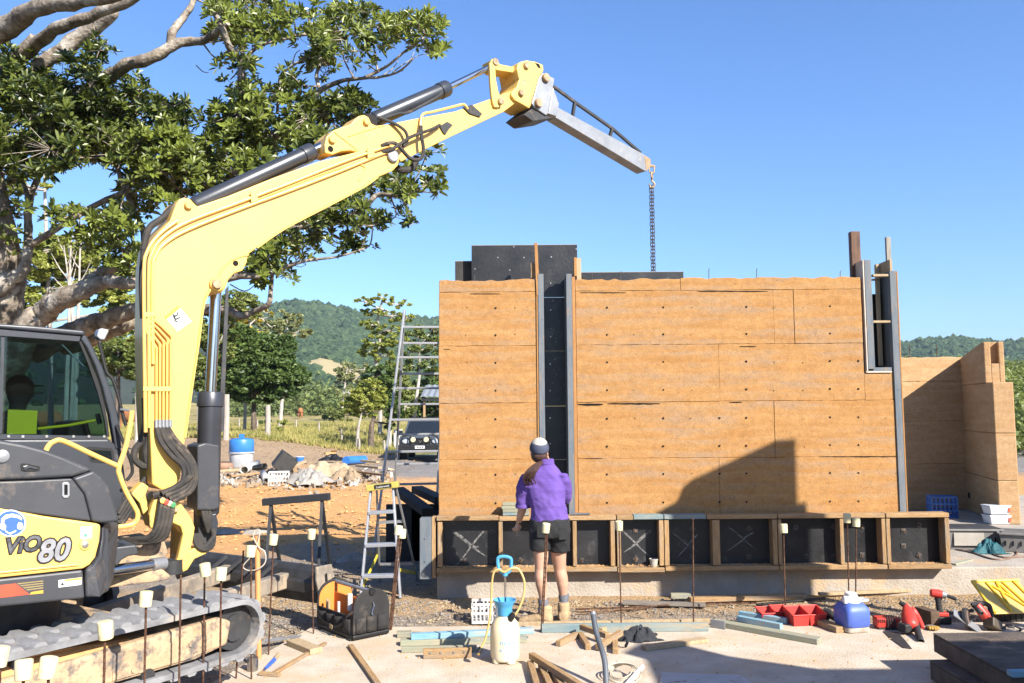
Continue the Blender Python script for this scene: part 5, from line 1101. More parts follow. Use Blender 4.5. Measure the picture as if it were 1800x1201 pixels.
def rosette(B, c, ax, n, ln, wd, rnd):
    ax = ax.normalized(); a = ax.orthogonal().normalized(); b_ = ax.cross(a)
    th0 = rnd.uniform(0, 6.28)
    for k in range(n):
        th = th0 + k * 2.4; sp_ = rnd.uniform(.45, 1.45); d = (a * math.cos(th) + b_ * math.sin(th)) * math.sin(sp_) + ax * math.cos(sp_)
        d.normalize(); l = ln * rnd.uniform(.7, 1.15); w = wd * rnd.uniform(.8, 1.15)
        s = d.cross(ax)
        if s.length < .05: s = d.orthogonal()
        s.normalize(); nrm = s.cross(d).normalized(); st = c + d * (l * .12)
        m1 = st + d * (l * .5) + nrm * (l * .03); tip = st + d * l - nrm * (l * .10)
        o = len(B.v)
        a1, a2 = st + d * (l * .36) + nrm * (l * .03), st + d * (l * .76) - nrm * (l * .02); e1, e2 = s * w * .85 + nrm * w * .3, s * w * .8 + nrm * w * .25
        B.v += [st, a1 + e1, a2 + e2, tip, a2 - s * w * .8 + nrm * w * .25, a1 - s * w * .85 + nrm * w * .3]
        B.f += [(o, o + 1, o + 2, o + 3), (o, o + 3, o + 4, o + 5)]
import bisect
for (u, v, ru, rv, dn) in foliage:
    dyo = rf.uniform(-.9, .9); nsub = max(3, int(ru * rv / 350))
    cw = atY(u, v, FYD + dyo); near = min(samples, key=lambda p: (p - cw).length)
    mid = near.lerp(cw, .5) + Vector((rf.uniform(-.08, .08), rf.uniform(-.1, .1), rf.uniform(-.1, .02)))
    if (cw - near).length > .06: twig.tube(smooth_path([near, mid, cw], 3), [.018, .015, .013, .012, .011, .010, .009], 5)
    subs = []
    for _ in range(nsub):
        a = rf.uniform(0, 6.28); r_ = math.sqrt(rf.random()); q = atY(u + ru * r_ * math.cos(a) * .8, v + rv * r_ * math.sin(a) * .8, FYD + dyo + rf.uniform(-.5, .5))
        subs.append(q); nb = min(subs[:-1] + [cw], key=lambda p: (p - q).length)
        if fbm(q.x * 1.9, q.z * 1.9, 3.0, 2) > -.02: twig.tube([nb, nb.lerp(q, .55) + Vector((0, 0, -.03)), q], [.008, .006, .005], 4, cap=False)
    n = int(math.pi * ru * rv / 150 * dn * 2.15)
    for _ in range(n):
        a = rf.uniform(0, 6.28); r_ = math.sqrt(rf.random()); uu, vv = u + ru * r_ * math.cos(a), v + rv * r_ * math.sin(a)
        c = atY(uu, vv, FYD + dyo + rf.uniform(-.75, .75)); nb = min(subs, key=lambda p: (p - c).length)
        ax = (c - nb); ax = (ax.normalized() if ax.length > .01 else Vector((0, 0, 1))) * .6 + Vector((rf.uniform(-.4, .4), rf.uniform(-.7, .3), rf.uniform(.2, 1.0)))
        if fbm(c.x * 1.9, c.z * 1.9, 3.0, 2) < -.22: continue
        sz_ = rf.choice((.75, .9, 1.0, 1.1, 1.3)); rosette(leaves, c, ax, rf.randint(8, 13), .120 * sz_, .0225 * sz_, rf)
        if rf.random() < .45 and (c - nb).length < .6: twig.tube([nb, c], [.005, .004], 3, cap=False)
twig.build('twigs', m_bark, fig, W=True, smooth=True)['kind'] = 'stuff'
leaves.build('foliage', m_fig, fig, W=True, fix=False)['kind'] = 'stuff'
# bare dead twigs
dead = MB()
for P in ([(490, 160), (500, 130), (515, 112), (535, 105), (548, 92), (560, 86)], [(515, 112), (520, 95), (527, 88)], [(430, 180), (445, 172), (460, 180)], [(345, 115), (357, 126), (366, 128)], [(620, 142), (618, 130), (622, 122)], [(690, 128), (712, 112), (735, 98), (750, 95)], [(706, 126), (720, 108), (728, 90)], [(668, 136), (690, 120), (700, 105)], [(355, 240), (380, 265), (390, 270)], [(745, 285), (755, 270), (765, 268), (772, 262)], [(405, 500), (430, 512), (450, 500), (462, 490)], [(412, 520), (425, 528), (440, 515)]):
    Q = [atY(a + rf.uniform(-1, 1), c, FYD + .2) for a, c in P]; dead.tube(smooth_path(Q, 3), [.011 * (1 - .8 * i / (3 * len(P))) for i in range(3 * (len(P) - 1) + 1)], 5)
dead.build('dead_twigs', m_gum, fig, W=True, smooth=True)['kind'] = 'stuff'

# ------------------------------------------------------------------ other trees
def leaf_cloud(B, c, rx_, ry_, rz_, n, s, rnd, hollow=.55):
    for _ in range(n):
        while True:
            p = Vector((rnd.uniform(-1, 1), rnd.uniform(-1, 1), rnd.uniform(-1, 1)))
            if p.length <= 1: break
        if p.length < hollow and rnd.random() < .6: p = p.normalized() * rnd.uniform(hollow, 1)
        q = c + Vector((p.x * rx_, p.y * ry_, p.z * rz_))
        d = Vector((rnd.uniform(-1, 1), rnd.uniform(-1, 1), rnd.uniform(-.6, .6))).normalized(); e = d.orthogonal().normalized(); e.rotate(Matrix.Rotation(rnd.uniform(0, 6.28), 3, d)); k = s * rnd.uniform(.6, 1.3)
        o = len(B.v); B.v += [q - d * k, q + e * k * .45, q + d * k, q - e * k * .45]; B.f += [(o, o + 1, o + 2, o + 3)]
def clumpy(B, c, rx_, ry_, rz_, nclump, per, s, rnd, cs=.30):
    """crown of many separate tufts so that sky and shade show between them"""
    out = []
    for _ in range(nclump):
        while True:
            p = Vector((rnd.uniform(-1, 1), rnd.uniform(-1, 1), rnd.uniform(-1, 1)))
            if .25 < p.length <= 1: break
        p = p.normalized() * (p.length ** .5)
        q = c + Vector((p.x * rx_, p.y * ry_, p.z * rz_)); out.append(q); r_ = cs * min(rx_, rz_) * rnd.uniform(.7, 1.3)
        leaf_cloud(B, q, r_ * 1.25, r_ * 1.25, r_ * .75, per, s, rnd, .3)
    return out
def tree(name, label, base, Y, trunk, blobs, m_leaf, m_tr, leaf=.12, per=70, dens=1.0, tw=12, seed=1, group='trees along the paddock fence', rgh=None):
    """trunk: pixel polyline from the base up; blobs: crown masses in pixels (u, v, ru, rv)"""
    rnd = random.Random(seed); k = Y / FPX; zb = None
    b0 = atY(base[0], base[1], Y); b0.z = terrain(b0.x, Y) - .05
    t = thing(name, label, 'tree', tuple(b0), 0, group)
    P = [b0] + [atY(a, c, Y + rnd.uniform(-.3, .3)) for a, c in trunk]; S = smooth_path(P, 4); n = len(S)
    T_ = MB().tube(S, [tw * .36 * k * (1.25 - .75 * i / (n - 1)) for i in range(n)], 8); B = MB()
    for (u, v, ru, rv) in blobs:
        c = atY(u, v, Y + rnd.uniform(-.6, .6) * ru * k); nc = max(6, int(ru * rv / 17 * dens))
        tips = clumpy(B, c, ru * k, ru * k * .9, rv * k, nc, int(per * 1.0), leaf * .95, rnd)
        nb = min(S[n // 3:], key=lambda p: (p - c).length); mid = nb.lerp(c, .5) + Vector((0, 0, -.05 * ru * k))
        T_.tube(smooth_path([nb, mid, c], 3), [tw * .22 * k * (1 - .1 * i) for i in range(7)], 6)
        for q in tips[:8]: T_.tube([c, c.lerp(q, .5) + Vector((0, 0, -.03)), q], [tw * .11 * k, tw * .07 * k, tw * .03 * k], 4, cap=False)
    T_.build('trunk', m_tr, t, W=True, smooth=True); B.build('crown', m_leaf, t, W=True, fix=False)
    return t
tree('dense_tree', 'dense round dark green tree left of the pale fence post', (446, 757), 46, [(446, 735), (446, 715), (448, 690), (450, 650)], [(420, 660, 40, 38), (470, 655, 45, 36), (445, 625, 50, 40), (500, 670, 38, 26), (420, 605, 32, 34), (455, 690, 50, 18), (520, 660, 22, 20), (480, 615, 40, 26), (410, 690, 24, 14)], m_leafd, m_barkd, .13, 75, 1.0, 13, 1)
tree('open_gum', 'taller open gum with pale branches rising behind the dense dark tree', (492, 752), 62, [(496, 700), (500, 640), (505, 600)], [(480, 575, 24, 16), (505, 560, 26, 14), (525, 582, 20, 14), (500, 595, 22, 12), (460, 560, 18, 12)], m_leafg, m_gum, .16, 50, .8, 8, 2)
tree('tall_airy_tree', 'tallest airy light green tree with white limbs left of the long ladder', (668, 770), 58, [(668, 700), (666, 660), (660, 630), (668, 600), (664, 560), (672, 530)], [(640, 530, 20, 7), (672, 523, 24, 7), (700, 535, 20, 8), (656, 548, 22, 8), (688, 556, 22, 9), (715, 558, 14, 8), (650, 572, 20, 9), (680, 582, 28, 10), (660, 602, 28, 12), (700, 600, 20, 12), (672, 625, 24, 12), (640, 615, 10, 10)], m_leafl, m_gum, .15, 42, 1.25, 9, 3)
tree('bright_tree', 'bright green small tree on a slim white trunk by the track', (628, 782), 42, [(629, 760), (632, 742), (640, 715)], [(640, 700, 26, 22), (620, 712, 18, 14), (655, 682, 22, 16), (645, 725, 24, 9), (668, 700, 14, 20)], m_leafl, m_gum, .11, 65, 1.0, 8, 4)
tree('dark_trunk_tree', 'darker tree with a thick grey trunk right of the bright green one', (652, 776), 44, [(653, 752), (657, 735), (664, 700)], [(676, 690, 24, 26), (665, 660, 26, 20), (690, 720, 18, 18), (680, 745, 14, 10)], m_leafd, m_barkd, .12, 65, 1.0, 13, 5)
tree('grey_trunk_tree', 'tree with a grey-white trunk just left of the long ladder', (684, 775), 46, [(685, 750), (688, 730), (696, 690)], [(700, 680, 24, 24), (712, 715, 20, 20), (694, 650, 20, 16)], m_leafm, m_gum, .12, 60, .9, 10, 6)
tree('ladder_gum', 'gum with bare white limbs seen through the long ladder', (728, 785), 52, [(728, 740), (732, 700), (738, 650), (735, 610)], [(735, 590, 26, 16), (758, 610, 20, 18), (720, 620, 18, 14), (742, 640, 30, 16), (760, 580, 14, 10)], m_leafm, m_gum, .14, 48, .75, 9, 7)
tree('shade_tree', 'dark leafy tree behind the parked car', (752, 790), 54, [(752, 760), (752, 720)], [(745, 690, 34, 20), (765, 670, 24, 22), (735, 722, 28, 16), (770, 720, 20, 20)], m_leafd, m_barkd, .14, 60, .9, 12, 8)
tree('paddock_gum', 'slender pale gum standing left of the bright green tree', (600, 735), 95, [(602, 710), (606, 680), (610, 650)], [(610, 655, 22, 18), (596, 672, 16, 12), (628, 662, 18, 14), (612, 690, 20, 12), (640, 650, 16, 10)], m_leafg, m_gum, .2, 45, .8, 6, 9)
tree('boom_gum', 'gum foliage filling the gap between the boom and its ram', (352, 760), 40, [(350, 720), (352, 660)], [(345, 600, 26, 34), (362, 660, 22, 30), (340, 640, 20, 20), (380, 560, 30, 24), (420, 540, 34, 26), (395, 610, 24, 30)], m_leafm, m_gum, .12, 60, .9, 12, 10)
tree('cab_gum', 'green tree between the cab and the boom', (206, 742), 36, [(207, 700), (208, 660), (212, 620)], [(205, 620, 36, 24), (232, 600, 26, 22), (215, 645, 34, 18), (180, 640, 28, 22), (240, 650, 16, 24)], m_leafm, m_barkd, .11, 60, .9, 13, 11)
tree('white_trunk_gum', 'pale slim trunk standing left of the boom', (242, 745), 34, [(241, 700), (244, 650), (246, 600)], [(238, 585, 22, 14), (228, 560, 18, 12)], m_leafl, m_gum, .1, 45, .7, 9, 12)
tree('back_gum', 'light green gum with white trunks behind the big fig at the left edge', (90, 760), 40, [(88, 600), (84, 480), (80, 380), (78, 300)], [(90, 440, 44, 24), (60, 470, 44, 22), (130, 450, 44, 24), (110, 490, 46, 20), (170, 470, 40, 20), (60, 330, 30, 10), (85, 300, 20, 10), (200, 500, 34, 20), (30, 330, 20, 12), (150, 520, 40, 18), (220, 540, 40, 22), (60, 530, 50, 24), (10, 500, 30, 30), (230, 470, 24, 20)], m_leafl, m_gum, .12, 60, 1.0, 12, 13)
tree('yellow_tree', 'tree with yellowing leaves right of the boom ram', (430, 752), 50, [(432, 700), (436, 620), (440, 570)], [(438, 560, 26, 12), (462, 548, 16, 8), (425, 585, 26, 14), (445, 595, 30, 14)], leaf_mat('yellow_leaf', (.22, .20, .03), (.55, .40, .05), .5, .3, .3, 1.0), m_gum, .13, 45, .8, 7, 14)
for k, (u, ub, h) in enumerate(((128, 130, 372), (142, 136, 400), (112, 120, 430))):
    p = atY(ub, 600, 37); q = atY(u, h, 37); dt = thing('bare_gum', ['leftmost of the thin leafless pale trunks behind the fig', 'second thin leafless pale trunk behind the fig', 'third thin leafless pale trunk behind the fig'][k], 'tree', (p.x, 37, terrain(p.x, 37)), 0, 'bare trunks behind the fig')
    B = MB(); S = smooth_path([Vector((p.x, 37, terrain(p.x, 37))), p, p.lerp(q, .5) + Vector((.15 * (k - 1), 0, 0)), q], 4); B.tube(S, [.11 * (1.1 - .95 * i / (len(S) - 1)) for i in range(len(S))], 7)
    for j in range(7):
        a = S[5 + (j % 7)]; e = a + Vector((rf.uniform(-.9, .9), rf.uniform(-.4, .4), rf.uniform(.5, 1.3))); B.tube([a, a.lerp(e, .5) + Vector((0, 0, -.1)), e], [.035, .025, .008], 5)
    B.build('trunk', m_gum, dt, W=True, smooth=True)
# shrubs
def shrub(u, v, ru, rv, Y, label, m, leaf=.1, seed=0, per=50):
    c = atY(u, v, Y); z = terrain(c.x, Y); k = Y / FPX; B = MB(); rnd = random.Random(seed)
    clumpy(B, Vector((c.x, Y, z + rv * k)), ru * k, ru * k, rv * k, max(6, int(ru * rv / 22)), per, leaf, rnd)
    t = thing('shrub', label, 'shrub', (c.x, Y, z), 0, 'shrubs in the paddock'); st = MB()
    for j in range(4): st.tube([(c.x, Y, z - .05), (c.x + rnd.uniform(-.5, .5) * ru * k, Y, z + rv * k)], [.03, .012], 5)
    st.build('stems', m_barkd, t, W=True); B.build('foliage', m, t, W=True, fix=False)
shrub(585, 752, 18, 14, 85, 'rounded green shrub in the paddock below the bare slope', m_leafm, .2, 1)
shrub(610, 750, 14, 16, 88, 'taller green shrub just right of the rounded one in the paddock', m_leafm, .2, 2)
shrub(497, 762, 12, 14, 47, 'young leafy sapling right of the pale fence post', m_leafl, .11, 3, 30)
shrub(470, 742, 14, 10, 70, 'low bush behind the pale fence post', m_leafd, .15, 4)
shrub(540, 735, 24, 12, 130, 'low grey-green bush far across the paddock', m_leafg, .3, 5)
shrub(665, 762, 10, 8, 70, 'small bush in the grass left of the long ladder', m_leafm, .12, 6)

# ------------------------------------------------------------------ forested hills
ridge = [(-900, 600), (-300, 640), (0, 620), (200, 600), (330, 585), (400, 565), (440, 553), (480, 545), (520, 539), (560, 542), (600, 551), (640, 561), (700, 567), (770, 571), (900, 590), (1100, 620), (1300, 625), (1500, 620), (1587, 613), (1640, 607), (1685, 603), (1720, 609), (1760, 613), (1800, 608), (1850, 600), (2000, 590), (2400, 620), (2800, 640)]
def ridge_v(u):
    for (a, va), (c, vc) in zip(ridge, ridge[1:]):
        if a <= u <= c: t = (u - a) / (c - a); t = t * t * (3 - 2 * t); return va + (vc - va) * t
    return 640
HY0, HY1 = 240.0, 760.0
def hill_pt(u, t):
    Y = lerp(HY0, HY1, t); vb = 716.0
    rv_ = ridge_v(u); s = t ** .9
    v = lerp(vb, rv_, s) + 10 * math.sin(t * math.pi) * fbm(u * .006, t * 2.2, 3.0)
    return atY(u, v, Y)
hm = mk('hill_ground', (0.085, 0.10, 0.035), (0.05, 0.07, 0.025), scale=.03, rough=.95, bump=0, world=True)
def hgrid(a, c): return hill_pt(lerp(-900, 2800, a), c)
hb = MB().grid(hgrid, 220, 26)
# back slope so that the hills are solid
n0 = len(hb.v)
ho = hb.build('hills', hm, None, smooth=True, fix=False); struct(ho, label='forested hills closing the valley')
def clearing(u, t): return ((u - 592) / 48) ** 2 + ((t - .30 - (u - 592) * -.0012) / .085) ** 2 < 1
m_forest = leaf_mat('forest_crown', (0.016, 0.032, 0.018), (0.062, 0.090, 0.040), 0.9, 0.0, 0.1, 1.0)
ico = None
def blob_base():
    bm = bmesh.new(); bmesh.ops.create_icosphere(bm, subdivisions=1, radius=1.0); v = [x.co.copy() for x in bm.verts]; f = [[q.index for q in p.verts] for p in bm.faces]; bm.free(); return v, f
IV, IF = blob_base()
def blob(B, c, r, rnd, fl=.8):
    o = len(B.v); rot = Matrix.Rotation(rnd.uniform(0, 6.28), 3, 'Z'); sx, sy, sz = r * rnd.uniform(.8, 1.2), r * rnd.uniform(.8, 1.2), r * fl * rnd.uniform(.8, 1.25)
    for p in IV:
        q = rot @ p; k = rnd.uniform(.72, 1.22); B.v.append(Vector((c.x + q.x * sx * k, c.y + q.y * sy * k, c.z + q.z * sz * k)))
    B.f += [tuple(i + o for i in f) for f in IF]
fb = MB(); rh = random.Random(77)
def pick():
    r_ = rh.random()
    return rh.uniform(385, 790) if r_ < .62 else (rh.uniform(1575, 1860) if r_ < .93 else rh.uniform(-500, 2400))
for _ in range(13500):
    u = pick(); t = rh.random() ** .8
    if clearing(u, t): continue
    if t < .12 and 540 < u < 660: continue
    p = hill_pt(u, t); r_ = lerp(1.9, 3.9, t) * rh.uniform(.55, 1.35); blob(fb, p + Vector((0, 0, r_ * .45)), r_, rh)
for _ in range(420):      # crowns along the skyline
    u = rh.uniform(385, 790) if rh.random() < .6 else rh.uniform(1575, 1860); p = hill_pt(u, 1.0); r_ = rh.uniform(2.2, 5.0); blob(fb, p + Vector((0, 0, r_ * .6)), r_, rh, 1.0)
struct(fb.build('hill_forest', m_forest, None, fix=False), 'stuff', 'dense forest covering the hills')
# bare grass slope
cl = MB()
def clf(a, c):
    ang = a * 2 * math.pi; r_ = c
    u = 592 + 50 * r_ * math.cos(ang); t = .30 + (u - 592) * -.0012 + .09 * r_ * math.sin(ang); p = hill_pt(u, max(0, t)); return p + Vector((0, -1.0, 1.2))
struct(cl.grid(clf, 40, 8).build('bare_slope', mk('dry_slope', (.50, .40, .20), (.40, .33, .15), scale=.06, rough=.95, bump=0, world=True), None, smooth=True), label='bare dry grass slope on the hill')
# belt of bush at the foot of the hill
wb_ = MB(); 
for _ in range(460):
    u = rh.uniform(380, 780) if rh.random() < .75 else rh.uniform(1560, 1860); Y = rh.uniform(120, 230); c = atY(u, 730, Y); z = terrain(c.x, Y); r_ = rh.uniform(1.6, 3.6)
    if 560 < u < 640 and rh.random() < .6: continue
    leaf_cloud(wb_, Vector((c.x, Y, z + r_ * .7)), r_ * 1.2, r_ * 1.2, r_ * rh.uniform(.8, 1.4), 90, .42, rh, .6)
struct(wb_.build('valley_bush', leaf_mat('bush_leaf', (.05, .075, .025), (.17, .20, .06), .6, .15, .2, 1.0), None, fix=False), 'stuff', 'belt of bush at the foot of the hills')
# slope of scrub behind the far right walls
rb_ = MB()
for _ in range(420):
    u = rh.uniform(1580, 1840); Y = rh.uniform(34, 110); c = atY(u, 730, Y); z = terrain(c.x, Y) + (Y - 34) * .085; r_ = rh.uniform(.6, 1.8)
    leaf_cloud(rb_, Vector((c.x, Y, z + r_ * .4)), r_ * 1.1, r_, r_ * .9, 80, .20, rh, .6)
struct(rb_.build('right_scrub', m_leafm, None, fix=False), 'stuff', 'green scrub on the slope beyond the far right walls')
# paddock grass
gr = MB(); rg_ = random.Random(9)
for _ in range(22000):
    Y = 39.5 + 45 * rg_.random() ** 1.8; u = rg_.uniform(-120, 800) if rg_.random() < .92 else rg_.uniform(1560, 1830); x = (u - 900) * Y / FPX
    if Y < 41.0 + 1.0 * fbm(x * 1.7, Y * 1.7, 2.0) - 1.0 * sstep(-x, 6, 14): continue
    if x > -5.2 and Y < 48 and x < 0: continue
    z = terrain(x, Y); h = rg_.uniform(.10, .34)
    for j in range(4):
        a = rg_.uniform(0, 6.28); dx, dy = math.cos(a) * .022, math.sin(a) * .022; lx, ly = rg_.uniform(-.18, .18), rg_.uniform(-.18, .18); o = len(gr.v)
        gr.v += [Vector((x + dx, Y + dy, z)), Vector((x - dx, Y - dy, z)), Vector((x + lx, Y + ly, z + h))]; gr.f.append((o, o + 1, o + 2))
struct(gr.build('paddock_grass', leaf_mat('grass_blade', (.18, .19, .05), (.46, .38, .14), .7, .25, .2, 1.0), None, fix=False), 'stuff', 'tall dry and green grass along the paddock edge')
# weeds and leaf litter on the bank
lt = MB()
for _ in range(5200):
    x, y = rg_.uniform(-14, -3.5), rg_.uniform(21, 41); s = rg_.uniform(.02, .06); z = terrain(x, y) + .012; a = rg_.uniform(0, 6.28); d = Vector((math.cos(a), math.sin(a), rg_.uniform(-.2, .4))) * s; e = Vector((-math.sin(a), math.cos(a), rg_.uniform(-.2, .4))) * s * .5; c = Vector((x, y, z)); o = len(lt.v)
    lt.v += [c - d, c + e, c + d, c - e]; lt.f.append((o, o + 1, o + 2, o + 3))
struct(lt.build('leaf_litter', leaf_mat('dead_leaf', (.16, .10, .05), (.44, .30, .16), .8, 0, .1, 1.0), None, fix=False), 'stuff', 'dead leaves and twigs over the bare bank')
# ------------------------------------------------------------------ starter bars with plastic caps
m_cap = mk('rebar_cap', (0.80, 0.74, 0.47), (0.74, 0.66, 0.38), scale=9, rough=0.6, bump=0.05, c3=(.52, .40, .24), s3=22, f3=(.54, .74), world=True)
m_conduit = mk('orange_conduit', (0.85, 0.36, 0.14), (0.78, 0.32, 0.12), rough=0.5, bump=0.03)
def barp(top, base, capped=True, zt=.92, label='', lean=None, n=1, r=.0062):
    P1 = atZ(*top, zt)
    if base is None: P0 = Vector((P1.x + .006, P1.y, 0))
    else: P0 = atZ(*base, 0.0); P1 = atY(top[0], top[1], P0.y + (lean or 0))
    t = thing('starter_bar', label, 'rebar', tuple(P0), 0, 'starter bars along the slab edges')
    d = (P1 - P0); l = d.length; dn = d.normalized()
    for k in range(n):
        o_ = Vector((.0135 * k, 0, 0)); b_ = MB(); N = int(l / .02)
        b_.tube([P0 + o_ * (1 - .0) + dn * (l * i / N) for i in range(N + 1)], [r * (1.12 if i % 2 else .94) for i in range(N + 1)], 7)
        b_.build('bar', m_rust, t, W=True, smooth=True)
    if capped:
        q = (dn.to_track_quat('Z', 'Y').to_matrix() @ Euler((rj.uniform(-.14, .14), rj.uniform(-.16, .16), rj.uniform(0, 6))).to_matrix()).to_4x4(); q.translation = P1
        B = MB().lathe([(.030, -.062), (.033, -.060), (.0355, .012), (.034, .018), (.026, .021)], (0, 0, 0), 20); B.lathe([(.029, -.0625), (.029, -.035), (.012, -.034), (.012, -.0625)][::-1], (0, 0, 0), 16)
        B.xf(q).build('cap', m_cap, t, W=True, smooth=True)
    return t
barp((481, 944), (472, 1151), label='capped starter bar right of the orange conduit')
barp((548, 935), (551, 1114), label='capped starter bar in front of the blade end, left of the tool bag')
barp((701, 928), (684, 1108), label='leaning pair of capped bars right of the tool bag', n=2)
barp((707, 934), (688, 1107), label='shorter leaning capped bar touching the pair by the tool bag')
barp((960, 924), (951, 1111), label='capped double bar in front of the standing person', n=2)
barp((1088, 920), (1092, 1097), label='straight capped bar before the form panel with the white pot')
barp((1218, 912), (1219, 1096), False, label='tall uncapped bar right of the crumpled jumper')
barp((1377, 925), (1381, 1091), label='capped bar behind the large red bins')
barp((1489, 907), (1493, 1088), label='taller bar with a tilted cap behind the blue water jug')
barp((1505, 914), (1504, 1089), label='shorter of the two capped bars behind the blue water jug')
barp((441, 964), (442, 1194), label='capped bar just left of the orange conduit')
barp((428, 968), (415, 1193), False, label='leaning uncapped bar left of the orange conduit', lean=.02)
barp((389, 1003), None, label='capped bar before the track, nearest the leaning uncapped bar', zt=.90)
barp((360, 996), None, label='capped bar before the track, second from the leaning uncapped bar', zt=.90)
barp((318, 1011), None, False, label='uncapped bar before the track frame', zt=.90)
barp((257, 1046), None, label='capped bar standing before the middle of the track', zt=.90)
barp((185, 1100), None, label='capped bar below the model number', zt=.90)
barp((86, 1164), None, label='right one of the two low capped bars near the bottom left corner', zt=.88)
barp((42, 1168), None, label='left one of the two low capped bars near the bottom left corner', zt=.88)
barp((1, 1145), None, label='capped bar cut by the left edge of the picture', zt=.90)
cb = atZ(455, 1158, 0); ctp = atY(452, 942, cb.y)
t = thing('orange_conduit', 'upright orange plastic conduit with a white cable looped over it', 'conduit', tuple(cb))
MB().tube([cb, ctp], .021, 14).build('tube', m_conduit, t, W=True, smooth=True)
Lp = [ctp + Vector((.0, -.03, -.10)), ctp + Vector((.03, -.03, .03)), ctp + Vector((0, -.02, .05)), ctp + Vector((-.02, -.03, 0)), ctp + Vector((.02, -.03, -.08)), ctp + Vector((.07, -.03, -.12)), ctp + Vector((.075, -.03, -.2)), ctp + Vector((.02, -.04, -.25)), ctp + Vector((-.06, -.03, -.26)), ctp + Vector((-.10, -.02, -.23)), ctp + Vector((-.05, -.02, -.17))]
MB().tube(smooth_path(Lp, 5), .005, 6).build('white_cable', m_whitepl, t, W=True, smooth=True)

# ------------------------------------------------------------------ pump sprayer
sp0 = atZ(888, 1163, 0)
t = thing('pump_sprayer', 'cream pump garden sprayer with blue funnel and handle standing on the slab', 'sprayer', tuple(sp0))
m_spr = mk('sprayer_tank', (.92, .78, .50), (.86, .66, .34), scale=5, stretch=(1, 1, .6), c3=(.95, .88, .70), s3=3, f3=(.45, .65), rough=.35, bump=.02, spec=.5)
m_sblue = mk('sprayer_blue', (.10, .42, .72), (.08, .36, .65), rough=.4, bump=.02)
m_tankblue = mk('tank_print_blue', (.12, .45, .78), (.10, .40, .7), rough=.5, bump=0)
m_yhose = mk('yellow_hose', (.72, .50, .18), (.6, .4, .14), rough=.45, bump=.03)
MB().lathe([(.085, .012), (.104, .028), (.112, .06), (.113, .20), (.110, .25), (.098, .29), (.072, .325), (.045, .345), (.04, .36)], n=28).build('tank', m_spr, t, smooth=True)
for k in range(4): a = k * math.pi / 2 + .6; MB().lathe([(.02, 0), (.034, .006), (.036, .035), (.02, .05)], (.075 * math.cos(a), .075 * math.sin(a), 0), 12).build('foot', m_spr, t, smooth=True)
MB().lathe([(.052, .345), (.056, .36), (.058, .40), (.066, .425), (.088, .455), (.090, .462), (.083, .462), (.055, .425), (.02, .41), (.02, .345)], n=26).build('funnel_cap', m_sblue, t, smooth=True)
MB().cyl((.004, 0, .41), (.004, 0, .655), .0085, 10).build('pump_rod', m_chrome, t, smooth=True)
hp = [(-.046, 0, .695), (-.052, 0, .75), (-.045, 0, .778), (.0, 0, .785), (.045, 0, .772), (.052, 0, .74), (.046, 0, .69), (.022, 0, .662), (-.018, 0, .662), (-.046, 0, .695)]
MB().tube(smooth_path(hp, 4), .013, 8, cap=False).build('handle', m_sblue, t, smooth=True); MB().lathe([(.014, .635), (.02, .64), (.02, .665), (.01, .67)], (.004, 0, 0), 12).build('handle_socket', m_sblue, t, smooth=True)
hs_ = [(.052, -.055, .345), (.085, -.06, .37), (.125, -.04, .44), (.150, -.02, .53), (.148, -.01, .61), (.11, 0, .685), (.06, -.015, .70), (.0, -.02, .672), (-.05, -.02, .69), (-.085, -.02, .66), (-.10, -.02, .55), (-.105, -.03, .42), (-.12, -.05, .30), (-.15, -.07, .18), (-.185, -.08, .12)]
MB().tube(smooth_path(hs_, 5), .0085, 8).build('hose', m_yhose, t, smooth=True)
MB().tube([(.036, -.052, .315), (.052, -.058, .345), (.066, -.062, .372)], [.022, .024, .018], 12).build('hose_nut', m_blackpl, t, smooth=True); MB().tube([(-.178, -.078, .125), (-.205, -.086, .085)], [.018, .022], 10).build('trigger', m_blackpl, t, smooth=True)
MB().tube([(-.198, -.084, .095), (-.20, -.10, .08)], [.010, .012], 8).build('trigger_button', m_yel, t)
def wrap(B, R_, z0, a0=0.0):
    """flat lettering (x, y) bent onto the tank, facing the camera side"""
    B.v = [Vector(((R_ + p.z) * math.sin(a0 + p.x / R_), -(R_ + p.z) * math.cos(a0 + p.x / R_), z0 + p.y)) for p in B.v]; return B
wrap(text_mesh('nylex', .058, .0006, .1), .1136, .150, -.36).build('lettering', m_tankblue, t); wrap(text_mesh('5L', .03, .0006), .1136, .10, -.36).build('lettering', m_tankblue, t); wrap(text_mesh('1 2 3', .022, .0006), .1136, .10, .05).build('lettering', m_tankblue, t)
wrap(MB().prism([(.0, .062, 0), (.095, .062, 0), (.095, -.03, 0)], (0, 0, .0006)), .1136, .15, -.02).build('printed_triangle', m_tankblue, t)

